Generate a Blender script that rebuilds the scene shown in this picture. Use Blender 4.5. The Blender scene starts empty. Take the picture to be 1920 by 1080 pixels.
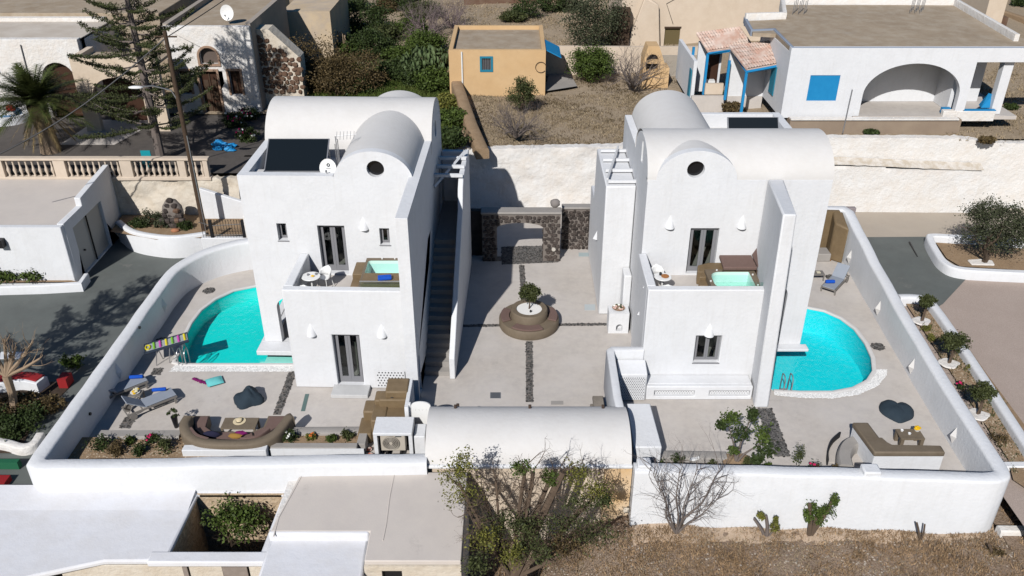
import bpy, math, random
import numpy as np
from mathutils import Vector, Matrix
from mathutils.geometry import tessellate_polygon
random.seed(7)
sc = bpy.context.scene
col = sc.collection
# ------------------------------------------------------------ camera, light, exposure
CAMH = 20.0; FPX = 1600.0; PITCH = math.radians(30)
cam = bpy.data.cameras.new('camera'); cam_o = bpy.data.objects.new('camera', cam); col.objects.link(cam_o)
cam_o.location = (0, 0, CAMH); cam_o.rotation_euler = (math.radians(60), 0, 0)
cam.sensor_width = 36; cam.lens = 36*FPX/1920; cam.clip_end = 3000; cam.clip_start = 0.1
sc.camera = cam_o
SUN = Vector((-0.46, -1.18, 1.0)).normalized()
w = bpy.data.worlds.new('World'); sc.world = w; w.use_nodes = True
nt = w.node_tree; bg = nt.nodes['Background']
sky = nt.nodes.new('ShaderNodeTexSky'); sky.sky_type = 'NISHITA'; sky.sun_disc = False
sky.sun_elevation = math.asin(SUN.z); sky.sun_rotation = math.atan2(SUN.x, SUN.y)
hs = nt.nodes.new('ShaderNodeHueSaturation'); hs.inputs['Saturation'].default_value = 1.7
nt.links.new(sky.outputs[0], hs.inputs['Color']); nt.links.new(hs.outputs[0], bg.inputs[0]); bg.inputs[1].default_value = 0.05
sl = bpy.data.lights.new('sun', 'SUN'); sl.energy = 4.35; sl.angle = math.radians(0.5); sl.color = (1, 0.975, 0.94)
so = bpy.data.objects.new('sun', sl); so.rotation_euler = SUN.to_track_quat('Z', 'Y').to_euler(); so.location = (0, 0, 60); col.objects.link(so)
sc.view_settings.view_transform = 'Standard'; sc.view_settings.look = 'None'
sc.view_settings.exposure = 0; sc.view_settings.gamma = 1; sc.view_settings.use_curve_mapping = False
sc.cycles.max_bounces = 6; sc.cycles.diffuse_bounces = 1; sc.cycles.transparent_max_bounces = 12
sc.cycles.caustics_reflective = False; sc.cycles.caustics_refractive = False

# ------------------------------------------------------------ pixel (1920x1080) to world
cp, sp = math.cos(PITCH), math.sin(PITCH)
def ray(u, v):
    t = (540-v)/FPX
    return Vector(((u-960)/FPX, cp+sp*t, -sp+cp*t))
def G(u, v, z=0.0):
    d = ray(u, v); s = (z-CAMH)/d.z; return Vector((d.x*s, d.y*s, z))
def YP(u, v, y):
    d = ray(u, v); s = y/d.y; return Vector((d.x*s, y, CAMH+d.z*s))
def XP(u, v, x):
    d = ray(u, v); s = x/d.x; return Vector((x, d.y*s, CAMH+d.z*s))
def GP(pts, z=0.0): return [tuple(G(u, v, z).xy) for u, v in pts]
def yrect(u0, v0, u1, v1, y):
    a = YP(u0, v0, y); b = YP(u1, v1, y); return (min(a.x, b.x), min(a.z, b.z), max(a.x, b.x), max(a.z, b.z))

# ------------------------------------------------------------ mesh builder
def sharp(me, deg=35):
    me.polygons.foreach_set('use_smooth', [True]*len(me.polygons)); me.set_sharp_from_angle(angle=math.radians(deg))
class MB:
    def __init__(s): s.v = []; s.f = []
    def add(s, vs, fs):
        n = len(s.v); s.v += [tuple(p) for p in vs]; s.f += [tuple(i+n for i in f) for f in fs]; return s
    def box(s, x0, x1, y0, y1, z0, z1):
        if x0 > x1: x0, x1 = x1, x0
        if y0 > y1: y0, y1 = y1, y0
        return s.add([(x0,y0,z0),(x1,y0,z0),(x1,y1,z0),(x0,y1,z0),(x0,y0,z1),(x1,y0,z1),(x1,y1,z1),(x0,y1,z1)],
                     [(3,2,1,0),(4,5,6,7),(0,1,5,4),(1,2,6,5),(2,3,7,6),(3,0,4,7)])
    def obox(s, c, sx, sy, sz, rz=0, rx=0, ry=0):
        m = Matrix.Translation(c) @ Matrix.Rotation(rz, 4, 'Z') @ Matrix.Rotation(ry, 4, 'Y') @ Matrix.Rotation(rx, 4, 'X')
        b = MB().box(-sx/2, sx/2, -sy/2, sy/2, -sz/2, sz/2)
        return s.add([m @ Vector(p) for p in b.v], b.f)
    def plate(s, outline, holes, plane, a, b):
        loops = [outline]+list(holes)
        tri = tessellate_polygon([[Vector((p[0], p[1], 0)) for p in l] for l in loops])
        flat = [p for l in loops for p in l]; n = len(flat)
        def m(p, c):
            if plane == 'y': return (p[0], c, p[1])
            if plane == 'x': return (c, p[0], p[1])
            return (p[0], p[1], c)
        vs = [m(p, a) for p in flat]+[m(p, b) for p in flat]
        fs = []
        for t in tri:
            p, q, r = [flat[i] for i in t]
            if (q[0]-p[0])*(r[1]-p[1])-(q[1]-p[1])*(r[0]-p[0]) < 0: t = (t[0], t[2], t[1])
            fs.append(tuple(t)); fs.append(tuple(i+n for i in reversed(t)))
        k = 0
        for li, l in enumerate(loops):
            ar = sum(l[i][0]*l[(i+1) % len(l)][1]-l[(i+1) % len(l)][0]*l[i][1] for i in range(len(l)))
            fl = (ar > 0) == (li == 0)
            for i in range(len(l)):
                A, B = k+i, k+(i+1) % len(l)
                fs.append((B, A, A+n, B+n) if fl else (A, B, B+n, A+n))
            k += len(l)
        # orientation: 'y' plane is mirrored
        flip = {'x': True, 'y': False, 'z': True}[plane]
        if (b < a): flip = not flip
        if flip: fs = [tuple(reversed(f)) for f in fs]
        return s.add(vs, fs)
    def tube(s, pts, r, n=8, caps=True):
        pts = [Vector(p) for p in pts]; rs = r if isinstance(r, (list, tuple)) else [r]*len(pts)
        vs = []; fs = []
        up = None
        for i, p in enumerate(pts):
            d = (pts[min(i+1, len(pts)-1)]-pts[max(i-1, 0)]).normalized()
            if up is None or abs(d.dot(up)) > .98: up = Vector((0, 0, 1)) if abs(d.z) < .9 else Vector((1, 0, 0))
            a = d.cross(up).normalized(); b = a.cross(d).normalized(); up = b
            for k in range(n):
                t = 2*math.pi*k/n; vs.append(p+(a*math.cos(t)+b*math.sin(t))*rs[i])
        for i in range(len(pts)-1):
            for k in range(n):
                A = i*n+k; B = i*n+(k+1) % n; fs.append((A, A+n, B+n, B))
        if caps: fs.append(tuple(range(n))); fs.append(tuple(reversed(range((len(pts)-1)*n, len(pts)*n))))
        return s.add(vs, fs)
    def lathe(s, prof, c, n=16, sx=1, sy=1, cap=True):
        c = Vector(c); vs = []; fs = []; rings = []
        for r, z in prof:
            if r < 1e-6: rings.append([len(vs)]*n); vs.append((c.x, c.y, c.z+z)); continue
            rings.append(list(range(len(vs), len(vs)+n)))
            for k in range(n):
                t = 2*math.pi*k/n; vs.append((c.x+r*sx*math.cos(t), c.y+r*sy*math.sin(t), c.z+z))
        for A, B in zip(rings[:-1], rings[1:]):
            for k in range(n):
                q = (A[k], A[(k+1) % n], B[(k+1) % n], B[k]); u = []
                for t in q:
                    if t not in u: u.append(t)
                if len(u) > 2: fs.append(tuple(u))
        if prof[0][0] > 1e-6: fs.append(tuple(reversed(rings[0])))
        if prof[-1][0] > 1e-6 and cap and prof[0][0] > 1e-6: fs.append(tuple(rings[-1]))
        return s.add(vs, fs)
    def blob(s, c, rx, ry, rz, jit=.15, n=8, m=5, rnd=random, e=1.0):
        pr = []; c = Vector(c); vs = []; fs = []
        for i in range(m+1):
            a = -math.pi/2+math.pi*i/m
            for k in range(n):
                t = 2*math.pi*k/n; q = 1+rnd.uniform(-jit, jit)
                cx = math.cos(a); 
                def pw(x): return math.copysign(abs(x)**e, x)
                vs.append((c.x+rx*pw(cx)*pw(math.cos(t))*q, c.y+ry*pw(cx)*pw(math.sin(t))*q, c.z+rz*pw(math.sin(a))*(1+rnd.uniform(-jit, jit)*.5)))
        for i in range(m):
            for k in range(n):
                A = i*n+k; B = i*n+(k+1) % n; fs.append((A, B, B+n, A+n))
        return s.add(vs, fs)
    def path(s, pts, th, z0, cap=.12, closed=False, wob=0):
        """wall swept along (x, y, ztop) with a rounded top"""
        pts = [Vector(p) for p in pts]
        if wob:      # hand finished: break long straights and let them wander a little
            q = []; rw = random.Random(len(pts))
            for a, b in zip(pts[:-1], pts[1:]):
                k = max(1, int((b-a).length/.8)); q += [a.lerp(b, i/k)+(Vector((rw.uniform(-wob, wob), rw.uniform(-wob, wob), rw.uniform(-wob, wob)*1.2)) if i else Vector((0, 0, 0))) for i in range(k)]
            pts = q+[pts[-1]]
        n = len(pts); rings = []
        for i, p in enumerate(pts):
            if closed: a = pts[i-1]; b = pts[(i+1) % n]
            else: a = pts[max(i-1, 0)]; b = pts[min(i+1, n-1)]
            d1 = (p-a).xy; d2 = (b-p).xy
            if d1.length < 1e-6: d1 = d2
            if d2.length < 1e-6: d2 = d1
            d1.normalize(); d2.normalize(); d = (d1+d2).normalized()
            nn = Vector((-d.y, d.x)); k = th/2/max(.4, abs(nn.dot(Vector((-d1.y, d1.x)))))
            zt = p.z; r = []
            zb = z0(p.x, p.y) if callable(z0) else z0
            for o, z in ((-1, zb), (-1, zt-cap), (-.93, zt-cap*.38), (-.72, zt), (.72, zt), (.93, zt-cap*.38), (1, zt-cap), (1, zb)):
                r.append((p.x+nn.x*k*o, p.y+nn.y*k*o, z))
            rings.append(r)
        vs = [q for r in rings for q in r]; m = 8; fs = []
        for i in range(n if closed else n-1):
            j = (i+1) % n
            for k in range(m-1): fs.append((i*m+k, i*m+k+1, j*m+k+1, j*m+k))
            fs.append((i*m+m-1, i*m, j*m, j*m+m-1))
        if not closed: fs.append(tuple(reversed(range(m)))); fs.append(tuple(range((n-1)*m, n*m)))
        return s.add(vs, fs)
    def build(s, name, mat=None, parent=None, label=None, cat=None, group=None, kind=None, bevel=0, smooth=35, origin=None, recalc=True):
        me = bpy.data.meshes.new(name)
        if parent is not None: off = parent_loc(parent)
        elif origin is not None: off = Vector(origin)
        elif kind == 'structure': off = Vector((0, 0, 0))
        else:
            a = np.array(s.v); off = Vector(((a[:, 0].min()+a[:, 0].max())/2, (a[:, 1].min()+a[:, 1].max())/2, a[:, 2].min()))
        me.from_pydata([(x-off.x, y-off.y, z-off.z) for x, y, z in s.v], [], s.f)
        if recalc:
            import bmesh
            bm = bmesh.new(); bm.from_mesh(me); bmesh.ops.recalc_face_normals(bm, faces=bm.faces); bm.to_mesh(me); bm.free()
        if smooth: sharp(me, smooth)
        return link(me, name, mat, parent, label, cat, group, kind, bevel, off)
def parent_loc(p):
    v = Vector((0, 0, 0))
    while p is not None: v += Vector(p.location); p = p.parent
    return v
def link(me, name, mat, parent=None, label=None, cat=None, group=None, kind=None, bevel=0, off=Vector((0, 0, 0))):
    o = bpy.data.objects.new(name, me); col.objects.link(o)
    if mat is not None and not len(me.materials): me.materials.append(mat)
    if parent is not None: o.parent = parent
    else: o.location = off
    tag(o, label, cat, group, kind)
    if bevel:
        b = o.modifiers.new('bevel', 'BEVEL'); b.width = bevel; b.segments = 2; b.limit_method = 'ANGLE'; b.angle_limit = math.radians(40)
        b.harden_normals = False
    return o
def tag(o, label=None, cat=None, group=None, kind=None):
    if label: o['label'] = label
    if cat: o['category'] = cat
    if group: o['group'] = group
    if kind: o['kind'] = kind
    return o
def thing(name, label, cat, loc=(0, 0, 0), rz=0, group=None):
    o = bpy.data.objects.new(name, None); col.objects.link(o); o.location = loc; o.rotation_euler = (0, 0, rz)
    o.empty_display_size = .3
    return tag(o, label, cat, group)
def kids(o): return [c for c in bpy.data.objects if c.parent == o]
def dup(o, loc=None, rz=None, label=None, sc_=None, parent=None, top=True):
    c = o.copy(); col.objects.link(c)
    if parent is not None: c.parent = parent
    for ch in kids(o): dup(ch, parent=c)
    if loc is not None: c.location = loc
    if rz is not None: c.rotation_euler = (c.rotation_euler[0], c.rotation_euler[1], rz)
    if label: c['label'] = label
    if sc_ is not None: c.scale = sc_ if isinstance(sc_, tuple) else (sc_,)*3
    return c
def qmesh(name, V, quads=None, tris=None):
    me = bpy.data.meshes.new(name); V = np.asarray(V, dtype=np.float32); me.vertices.add(len(V)); me.vertices.foreach_set('co', V.ravel())
    F = quads if quads is not None else tris; k = F.shape[1]
    me.loops.add(F.size); me.loops.foreach_set('vertex_index', F.ravel().astype(np.int32))
    me.polygons.add(len(F)); me.polygons.foreach_set('loop_start', np.arange(0, F.size, k, dtype=np.int32))
    me.update(calc_edges=True); me.validate(); return me
def arc(cx, cz, rx, rz, a0, a1, n=20):
    return [(cx+rx*math.cos(math.radians(a0+(a1-a0)*i/n)), cz+rz*math.sin(math.radians(a0+(a1-a0)*i/n))) for i in range(n+1)]
def circ(cx, cz, r, n=24): return arc(cx, cz, r, r, 0, 360, n)[:-1]
def rect(a0, b0, a1, b1): return [(a0, b0), (a1, b0), (a1, b1), (a0, b1)]
def archhole(a0, a1, b0, b1, rz=None):
    r = (a1-a0)/2; rz = rz or r
    return [(a0, b0), (a1, b0)]+arc((a0+a1)/2, b1-rz, r, rz, 0, 180, 14)
def curve(pts, n=6, closed=False):
    P = [Vector(p) for p in pts]; out = []; m = len(P)
    rng = range(m if closed else m-1)
    for i in rng:
        p0 = P[(i-1) % m] if closed or i > 0 else P[0]; p1 = P[i]; p2 = P[(i+1) % m]; p3 = P[(i+2) % m] if closed or i+2 < m else P[-1]
        for k in range(n):
            t = k/n
            out.append(.5*((2*p1)+(p2-p0)*t+(2*p0-5*p1+4*p2-p3)*t*t+(3*p1-p0-3*p2+p3)*t**3))
    if not closed: out.append(P[-1])
    return out

# ------------------------------------------------------------ materials
MATS = {}
def mat(name, c, rough=.85, c2=None, vs=1.5, vamt=.5, bump=0, bs=20, bdist=.01, spec=.3, metal=0, c3=None, v3=6, a3=.4, island=0, stretch=None, fine=None, streak=0, spots=0):
    """base colour c mixed with c2 by noise of scale vs; optional second mottling c3; bump from noise of scale bs"""
    m = bpy.data.materials.new(name); m.use_nodes = True; t = m.node_tree; N = t.nodes; L = t.links
    b = N['Principled BSDF']; b.inputs['Roughness'].default_value = rough; b.inputs['Metallic'].default_value = metal
    b.inputs['Specular IOR Level'].default_value = spec
    geo = N.new('ShaderNodeNewGeometry'); co = geo.outputs['Position']
    if stretch:
        mp = N.new('ShaderNodeMapping'); mp.inputs['Scale'].default_value = stretch; L.new(co, mp.inputs[0]); co = mp.outputs[0]
    def noise(s, det=5, r=.6):
        n = N.new('ShaderNodeTexNoise'); n.inputs['Scale'].default_value = s; n.inputs['Detail'].default_value = det; n.inputs['Roughness'].default_value = r
        L.new(co, n.inputs['Vector']); return n.outputs[0]
    def ramp(src, lo, hi):
        r = N.new('ShaderNodeMapRange'); r.inputs[1].default_value = lo; r.inputs[2].default_value = hi; r.clamp = True; L.new(src, r.inputs[0]); return r.outputs[0]
    def mix(f, a, bb, k=1.0):
        x = N.new('ShaderNodeMix'); x.data_type = 'RGBA'
        if k != 1.0:
            q = N.new('ShaderNodeMath'); q.operation = 'MULTIPLY'; q.inputs[1].default_value = k; L.new(f, q.inputs[0]); f = q.outputs[0]
        L.new(f, x.inputs[0])
        for i, val in ((6, a), (7, bb)):
            if isinstance(val, tuple): x.inputs[i].default_value = (*val, 1)
            else: L.new(val, x.inputs[i])
        return x.outputs[2]
    cur = c
    if c2: cur = mix(ramp(noise(vs), .38, .64), cur, c2, vamt)
    if c3: cur = mix(ramp(noise(v3, 8, .7), .42, .66), cur, c3, a3)
    if fine: cur = mix(ramp(noise(fine[0], 3, .7), .35, .65), cur, fine[1], fine[2])
    if streak:      # rain streaks and patchy limewash
        mp = N.new('ShaderNodeMapping'); mp.inputs['Scale'].default_value = (3.2, 3.2, .35); L.new(geo.outputs['Position'], mp.inputs[0])
        n_ = N.new('ShaderNodeTexNoise'); n_.inputs['Scale'].default_value = 2.2; n_.inputs['Detail'].default_value = 6; L.new(mp.outputs[0], n_.inputs['Vector'])
        cur = mix(ramp(n_.outputs[0], .52, .72), cur, (.50, .48, .45), streak)
    if spots:
        n_ = noise(.55, 9, .78); cur = mix(ramp(n_, .60, .68), cur, (.33, .30, .275), spots)
    if island:
        r = N.new('ShaderNodeMapRange'); r.inputs[3].default_value = 1-island; r.inputs[4].default_value = 1+island; L.new(geo.outputs['Random Per Island'], r.inputs[0])
        x = N.new('ShaderNodeVectorMath'); x.operation = 'SCALE'
        if isinstance(cur, tuple): x.inputs[0].default_value = cur
        else: L.new(cur, x.inputs[0])
        L.new(r.outputs[0], x.inputs['Scale']); cur = x.outputs[0]
    if isinstance(cur, tuple): b.inputs['Base Color'].default_value = (*cur, 1)
    else: L.new(cur, b.inputs['Base Color'])
    if bump:
        bp = N.new('ShaderNodeBump'); bp.inputs['Strength'].default_value = bump; bp.inputs['Distance'].default_value = bdist
        L.new(noise(bs, 6), bp.inputs['Height']); L.new(bp.outputs[0], b.inputs['Normal'])
    MATS[name] = m; return m
WH = mat('white plaster', (.72, .73, .75), .92, (.685, .69, .705), .6, .6, .4, 8, .035, .15, c3=(.585, .59, .60), v3=1.7, a3=.25, streak=.12)
WHR = mat('roof lime wash', (.655, .64, .625), .92, (.61, .595, .575), .8, .5, .35, 7, .03, .15, c3=(.57, .54, .51), v3=2.4, a3=.25)
WHO = mat('old white wash', (.75, .735, .715), .95, (.67, .62, .56), .9, .4, .9, 5, .06, .1, c3=(.62, .48, .34), v3=1.7, a3=.22)
RUB = mat('whitewashed rubble', (.66, .60, .51), .95, (.52, .43, .32), 1.3, .45, .8, 6, .05, .1, c3=(.45, .36, .27), v3=3, a3=.25)
CON = mat('beige screed', (.555, .515, .485), .85, (.47, .42, .375), .33, .75, .2, 30, .004, .25, c3=(.40, .37, .345), v3=.9, a3=.45, fine=(3.2, (.60, .555, .50), .45), spots=.35)
CONG = mat('grey screed', (.33, .31, .29), .85, (.27, .25, .23), 1, .5, .3, 18, .01, .25, c3=(.40, .37, .34), v3=3, a3=.3)
OCH = mat('ochre screed', (.185, .13, .07), .6, (.13, .09, .05), 1.6, .5, .2, 14, .01, .35, c3=(.25, .18, .11), v3=4, a3=.3)
TAU = mat('taupe screed', (.17, .135, .095), .7, (.13, .10, .07), 2, .5, .2, 14, .01, .3, c3=(.22, .175, .13), v3=5, a3=.3)
DRV = mat('grey painted drive', (.125, .137, .13), .8, (.155, .165, .155), .5, .5, .15, 40, .004, .25, c3=(.10, .105, .10), v3=1.2, a3=.45, spots=.25)
GRV = mat('pinkish gravel', (.50, .41, .355), .95, (.42, .34, .29), .5, .5, .8, 55, .02, .1, fine=(26, (.30, .235, .20), .55))
RDB = mat('dusty road', (.44, .38, .31), .95, (.37, .315, .26), .5, .5, .3, 60, .01, .15, c3=(.43, .38, .32), v3=1.3, a3=.4)
SOIL = mat('garden soil', (.34, .235, .145), .97, (.24, .165, .10), 1.2, .5, .8, 22, .04, .1, c3=(.45, .34, .23), v3=4, a3=.4, fine=(20, (.20, .14, .09), .35))
FLD = mat('dry field', (.22, .15, .10), .97, (.34, .26, .195), .45, .75, 1, 14, .08, .1, c3=(.15, .085, .045), v3=.9, a3=.6, fine=(18, (.46, .38, .31), .4))
FLU = mat('upper field', (.31, .24, .165), .97, (.40, .32, .235), .3, .6, 1, 9, .08, .1, c3=(.21, .16, .095), v3=1.2, a3=.45, fine=(8, (.48, .39, .29), .4))
GRS = mat('weedy ground', (.085, .11, .02), .97, (.13, .10, .05), .5, .6, 1, 8, .1, .1, c3=(.045, .06, .012), v3=1.6, a3=.6)
PAVD = mat('dark paving', (.09, .08, .075), .9, (.13, .115, .10), .6, .5, .4, 18, .02, .2, c3=(.06, .055, .05), v3=3, a3=.4)
RFB = mat('weathered roof screed', (.37, .295, .215), .95, (.29, .225, .16), .5, .6, .4, 12, .02, .1, c3=(.48, .42, .34), v3=1.4, a3=.5, spots=.35)
RFC = mat('pale roof screed', (.60, .545, .50), .95, (.53, .48, .44), .5, .5, .3, 16, .01, .1, c3=(.64, .58, .52), v3=1.2, a3=.5, spots=.3)
YEL = mat('yellow ochre render', (.60, .40, .21), .9, (.66, .47, .27), .6, .5, .3, 10, .02, .15, c3=(.50, .33, .18), v3=2, a3=.25)
CRM = mat('cream render', (.62, .51, .40), .9, (.55, .45, .34), .5, .5, .4, 8, .03, .15, c3=(.72, .62, .50), v3=1.5, a3=.35)
BLU = mat('blue paint', (.012, .22, .48), .5, (.02, .27, .55), 3, .4)
BLD = mat('teal paint', (.02, .20, .30), .6)
STN = mat('volcanic stone', (.045, .038, .035), .9, (.095, .075, .065), 2.5, .7, .6, 25, .02, .2, island=.35)
STR = mat('red brown stone', (.13, .075, .05), .9, (.20, .14, .10), 2, .6, .6, 25, .02, .2)
MOR = mat('dark mortar', (.21, .185, .165), .95, (.13, .11, .10), 3, .5, .6, 20, .02, .1)
PEBD = mat('dark pebbles', (.10, .095, .09), .8, island=.75)
PEBW = mat('white pebbles', (.78, .77, .75), .7, island=.22)
POOL = mat('turquoise pool plaster', (.0, .74, .69), .6, (.0, .80, .75), .8, .5, c3=(.10, .86, .80), v3=7, a3=.2)
POOLR = mat('aqua pool plaster', (.0, .70, .79), .6, (.0, .76, .84), 1.2, .6, c3=(.12, .88, .92), v3=7, a3=.35)
POOLL = mat('pale aqua pool plaster', (.40, .86, .76), .6)
TUB = mat('tub plaster', (.62, .87, .78), .5)
GRY = mat('grey window frame', (.22, .22, .235), .5, spec=.4)
BLK = mat('black iron', (.012, .012, .014), .45, spec=.4)
NAV = mat('navy canvas', (.022, .036, .05), .9, (.03, .046, .062), 3, .5, .4, 14, .02)
MAU = mat('mauve cushion', (.155, .10, .085), .9, (.175, .115, .10), 6, .5, .3, 60, .005)
LGF = mat('grey sling fabric', (.27, .30, .35), .8, (.30, .33, .38), 4, .5)
FRG = mat('brushed grey frame', (.20, .185, .17), .6)
TWL = mat('royal blue towel', (.006, .07, .42), .9, (.008, .09, .50), 8, .5, .5, 60, .01)
SOL = mat('solar collector', (.006, .010, .014), .35, spec=.3)
MET = mat('galvanised metal', (.42, .42, .43), .4, metal=.8)
WPL = mat('white plastic', (.78, .78, .77), .4, spec=.4)
ACM = mat('beige metal', (.50, .45, .38), .5)
WOOD = mat('weathered wood', (.06, .038, .024), .85, (.09, .06, .04), 5, .5, .3, 30, .01)
BRK = mat('brown door wood', (.05, .022, .012), .6)
STF = mat('stone surround', (.36, .24, .17), .9, (.28, .19, .13), 4, .5)
BAL = mat('cream baluster', (.62, .52, .42), .9, (.50, .41, .32), 3, .4, .3, 20, .01)
TILE = mat('lime washed tile', (.62, .50, .43), .9, (.45, .19, .11), 2.2, .55, .4, 20, .01, island=.12)
RED = mat('red paint', (.28, .018, .02), .6)
TRQ = mat('turquoise fabric', (.13, .50, .50), .9, (.18, .56, .56), 8, .5)
PUR = mat('purple fabric', (.16, .008, .10), .9)
STRAW = mat('straw', (.66, .55, .36), .9)
YFL = mat('yellow petals', (.75, .45, .01), .7)
PFL = mat('pink petals', (.55, .02, .12), .7)
WFL = mat('white petals', (.78, .78, .72), .7)
BRN = mat('branch bark', (.12, .085, .06), .95, (.075, .055, .04), 5, .5, .5, 30, .01)
BRG = mat('grey twig bark', (.17, .14, .125), .95, (.12, .10, .09), 5, .5)
BTW = mat('tan bark', (.30, .22, .15), .95, (.22, .16, .11), 5, .5)
def leafmat(name, c, c2, isl=.45, vs=2.0): return mat(name, c, .65, c2, vs, .6, spec=.25, island=isl)
LF1 = leafmat('olive leaf', (.062, .072, .024), (.035, .046, .015))
LF2 = leafmat('dark green leaf', (.028, .045, .012), (.045, .062, .016))
LF3 = leafmat('bright green leaf', (.065, .095, .018), (.04, .065, .012))
LF4 = leafmat('dry brown foliage', (.10, .07, .03), (.06, .045, .02))
LF5 = leafmat('grey green leaf', (.06, .068, .036), (.035, .042, .02))
LF6 = leafmat('yellow green leaf', (.15, .145, .03), (.075, .085, .02))
LFP = leafmat('palm leaf', (.04, .055, .014), (.075, .085, .02))
LFD = leafmat('dry palm leaf', (.26, .19, .09), (.17, .12, .05))
def glassy(name, tint, ior=1.33, rough=.02, bump=0, bs=3, trans=1.0, tintamt=1.0):
    m = bpy.data.materials.new(name); m.use_nodes = True; t = m.node_tree; N = t.nodes; L = t.links
    for n in list(N):
        if n.type == 'BSDF_PRINCIPLED': N.remove(n)
    out = [n for n in N if n.type == 'OUTPUT_MATERIAL'][0]
    tr = N.new('ShaderNodeBsdfTransparent'); tr.inputs[0].default_value = (*tint, 1)
    gl = N.new('ShaderNodeBsdfGlossy'); gl.inputs['Roughness'].default_value = rough
    fr = N.new('ShaderNodeLayerWeight'); fr.inputs[0].default_value = .5
    pw = N.new('ShaderNodeMath'); pw.operation = 'POWER'; pw.inputs[1].default_value = 4.2; L.new(fr.outputs['Facing'], pw.inputs[0])
    ad = N.new('ShaderNodeMath'); ad.operation = 'ADD'; ad.inputs[1].default_value = ((ior-1)/(ior+1))**2; ad.use_clamp = True; L.new(pw.outputs[0], ad.inputs[0])
    mx = N.new('ShaderNodeMixShader'); L.new(ad.outputs[0], mx.inputs[0]); L.new(tr.outputs[0], mx.inputs[1]); L.new(gl.outputs[0], mx.inputs[2])
    if bump:
        n = N.new('ShaderNodeTexNoise'); n.inputs['Scale'].default_value = bs; n.inputs['Detail'].default_value = 4
        g = N.new('ShaderNodeNewGeometry'); L.new(g.outputs['Position'], n.inputs['Vector'])
        bp = N.new('ShaderNodeBump'); bp.inputs['Strength'].default_value = bump; bp.inputs['Distance'].default_value = .05
        L.new(n.outputs[0], bp.inputs['Height']); L.new(bp.outputs[0], gl.inputs['Normal']); L.new(bp.outputs[0], fr.inputs['Normal'])
    L.new(mx.outputs[0], out.inputs[0]); return m
GLS = glassy('window glass', (.74, .77, .76), 1.5)
GLC = glassy('clear glass', (.86, .95, .92), 1.35)
WAT = glassy('pool water', (.86, .985, .985), 1.33, .05, .8, 4)

# ------------------------------------------------------------ vegetation helpers
def leaf_arrays(C, size, rs, flat=.0, long=1.6):
    n = len(C); a = rs.normal(size=(n, 3)); a[:, 2] += flat*0
    a /= np.linalg.norm(a, axis=1)[:, None]; b = rs.normal(size=(n, 3)); b -= (b*a).sum(1)[:, None]*a; b /= np.linalg.norm(b, axis=1)[:, None]
    s = (size*rs.uniform(.6, 1.3, n))[:, None]; a = a*s*long; b = b*s
    V = np.stack([C-a*.5, C+b*.5, C+a*.5, C-b*.5], 1).reshape(-1, 3)
    return V, np.arange(4*n).reshape(-1, 4)
def crown(name, C, size, m, parent, seed=1, **k):
    rs = np.random.RandomState(seed); V, F = leaf_arrays(np.asarray(C), size, rs, **k)
    off = np.array(parent_loc(parent)) if parent is not None else 0
    me = qmesh(name, V-off, F); return link(me, name, m, parent)
def clump_pts(c, r, nclump, nleaf, seed, sig=.16, shell=.6):
    rs = np.random.RandomState(seed); c = np.array(c, float); r = np.array(r, float); out = []
    for i in range(nclump):
        d = rs.normal(size=3); d /= np.linalg.norm(d); k = rs.uniform(shell, 1.0)**.8
        p = d*k; q = rs.normal(size=(nleaf, 3))*sig*rs.uniform(.7, 1.3)
        out.append(c+(p+q)*r)
    return np.concatenate(out)
def branches(mb, p, d, L, r, depth, rs, spread=.6, nb=3, segs=3, wig=.18, up=.1, tips=None, shrink=.68, sides=5):
    pts = [Vector(p)]; rr = [r]; d = Vector(d).normalized()
    for i in range(segs):
        d = (d+Vector(rs.normal(size=3))*wig+Vector((0, 0, up))).normalized(); pts.append(pts[-1]+d*L/segs); rr.append(r*(1-(1-.55)*(i+1)/segs))
    mb.tube(pts, rr, sides, caps=False)
    if depth == 0:
        if tips is not None: tips.append(pts[-1])
        return
    for k in range(nb):
        q = pts[-1] if k == 0 else pts[rs.randint(1, len(pts))]
        dd = (d+Vector(rs.normal(size=3))*spread).normalized()
        branches(mb, q, dd, L*shrink*rs.uniform(.75, 1.2), rr[-1]*.8, depth-1, rs, spread, nb, max(2, segs-1), wig, up, tips, shrink, 4 if depth < 3 else sides)
def bush(label, c, r, m, n=(40, 60), size=.09, seed=1, name='bush', cat='bush', group=None, sig=.16, shell=.35, stems=True):
    """c = base centre on the ground"""
    t = thing(name, label, cat, c, 0, group); cc = (c[0], c[1], c[2]+r[2]*.85)
    P = clump_pts(cc, r, n[0], n[1], seed, sig, shell); P[:, 2] = np.maximum(P[:, 2], c[2]+.02)
    crown('foliage', P, size, m, t, seed)
    if stems:
        rs = np.random.RandomState(seed+5); b = MB()
        for k in range(5): branches(b, c, (rs.uniform(-.6, .6), rs.uniform(-.6, .6), 1), r[2]*.7, .03, 1, rs, .6, 3)
        b.build('stem', BRN, t, recalc=False)
    return t
def bare(label, c, h, seed, m=BRG, nst=6, depth=4, spread=.55, lean=.5, r=.03, up=.08, name='bare_shrub', cat='shrub', group=None, nb=3):
    rs = np.random.RandomState(seed); b = MB()
    for k in range(nst):
        a = 2*math.pi*k/nst+rs.uniform(-.4, .4)
        branches(b, c, (math.cos(a)*lean, math.sin(a)*lean, 1), h*.42, r, depth, rs, spread, nb, 3, .15, up)
    return b.build(name, m, label=label, cat=cat, group=group, recalc=False, origin=c)
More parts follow.
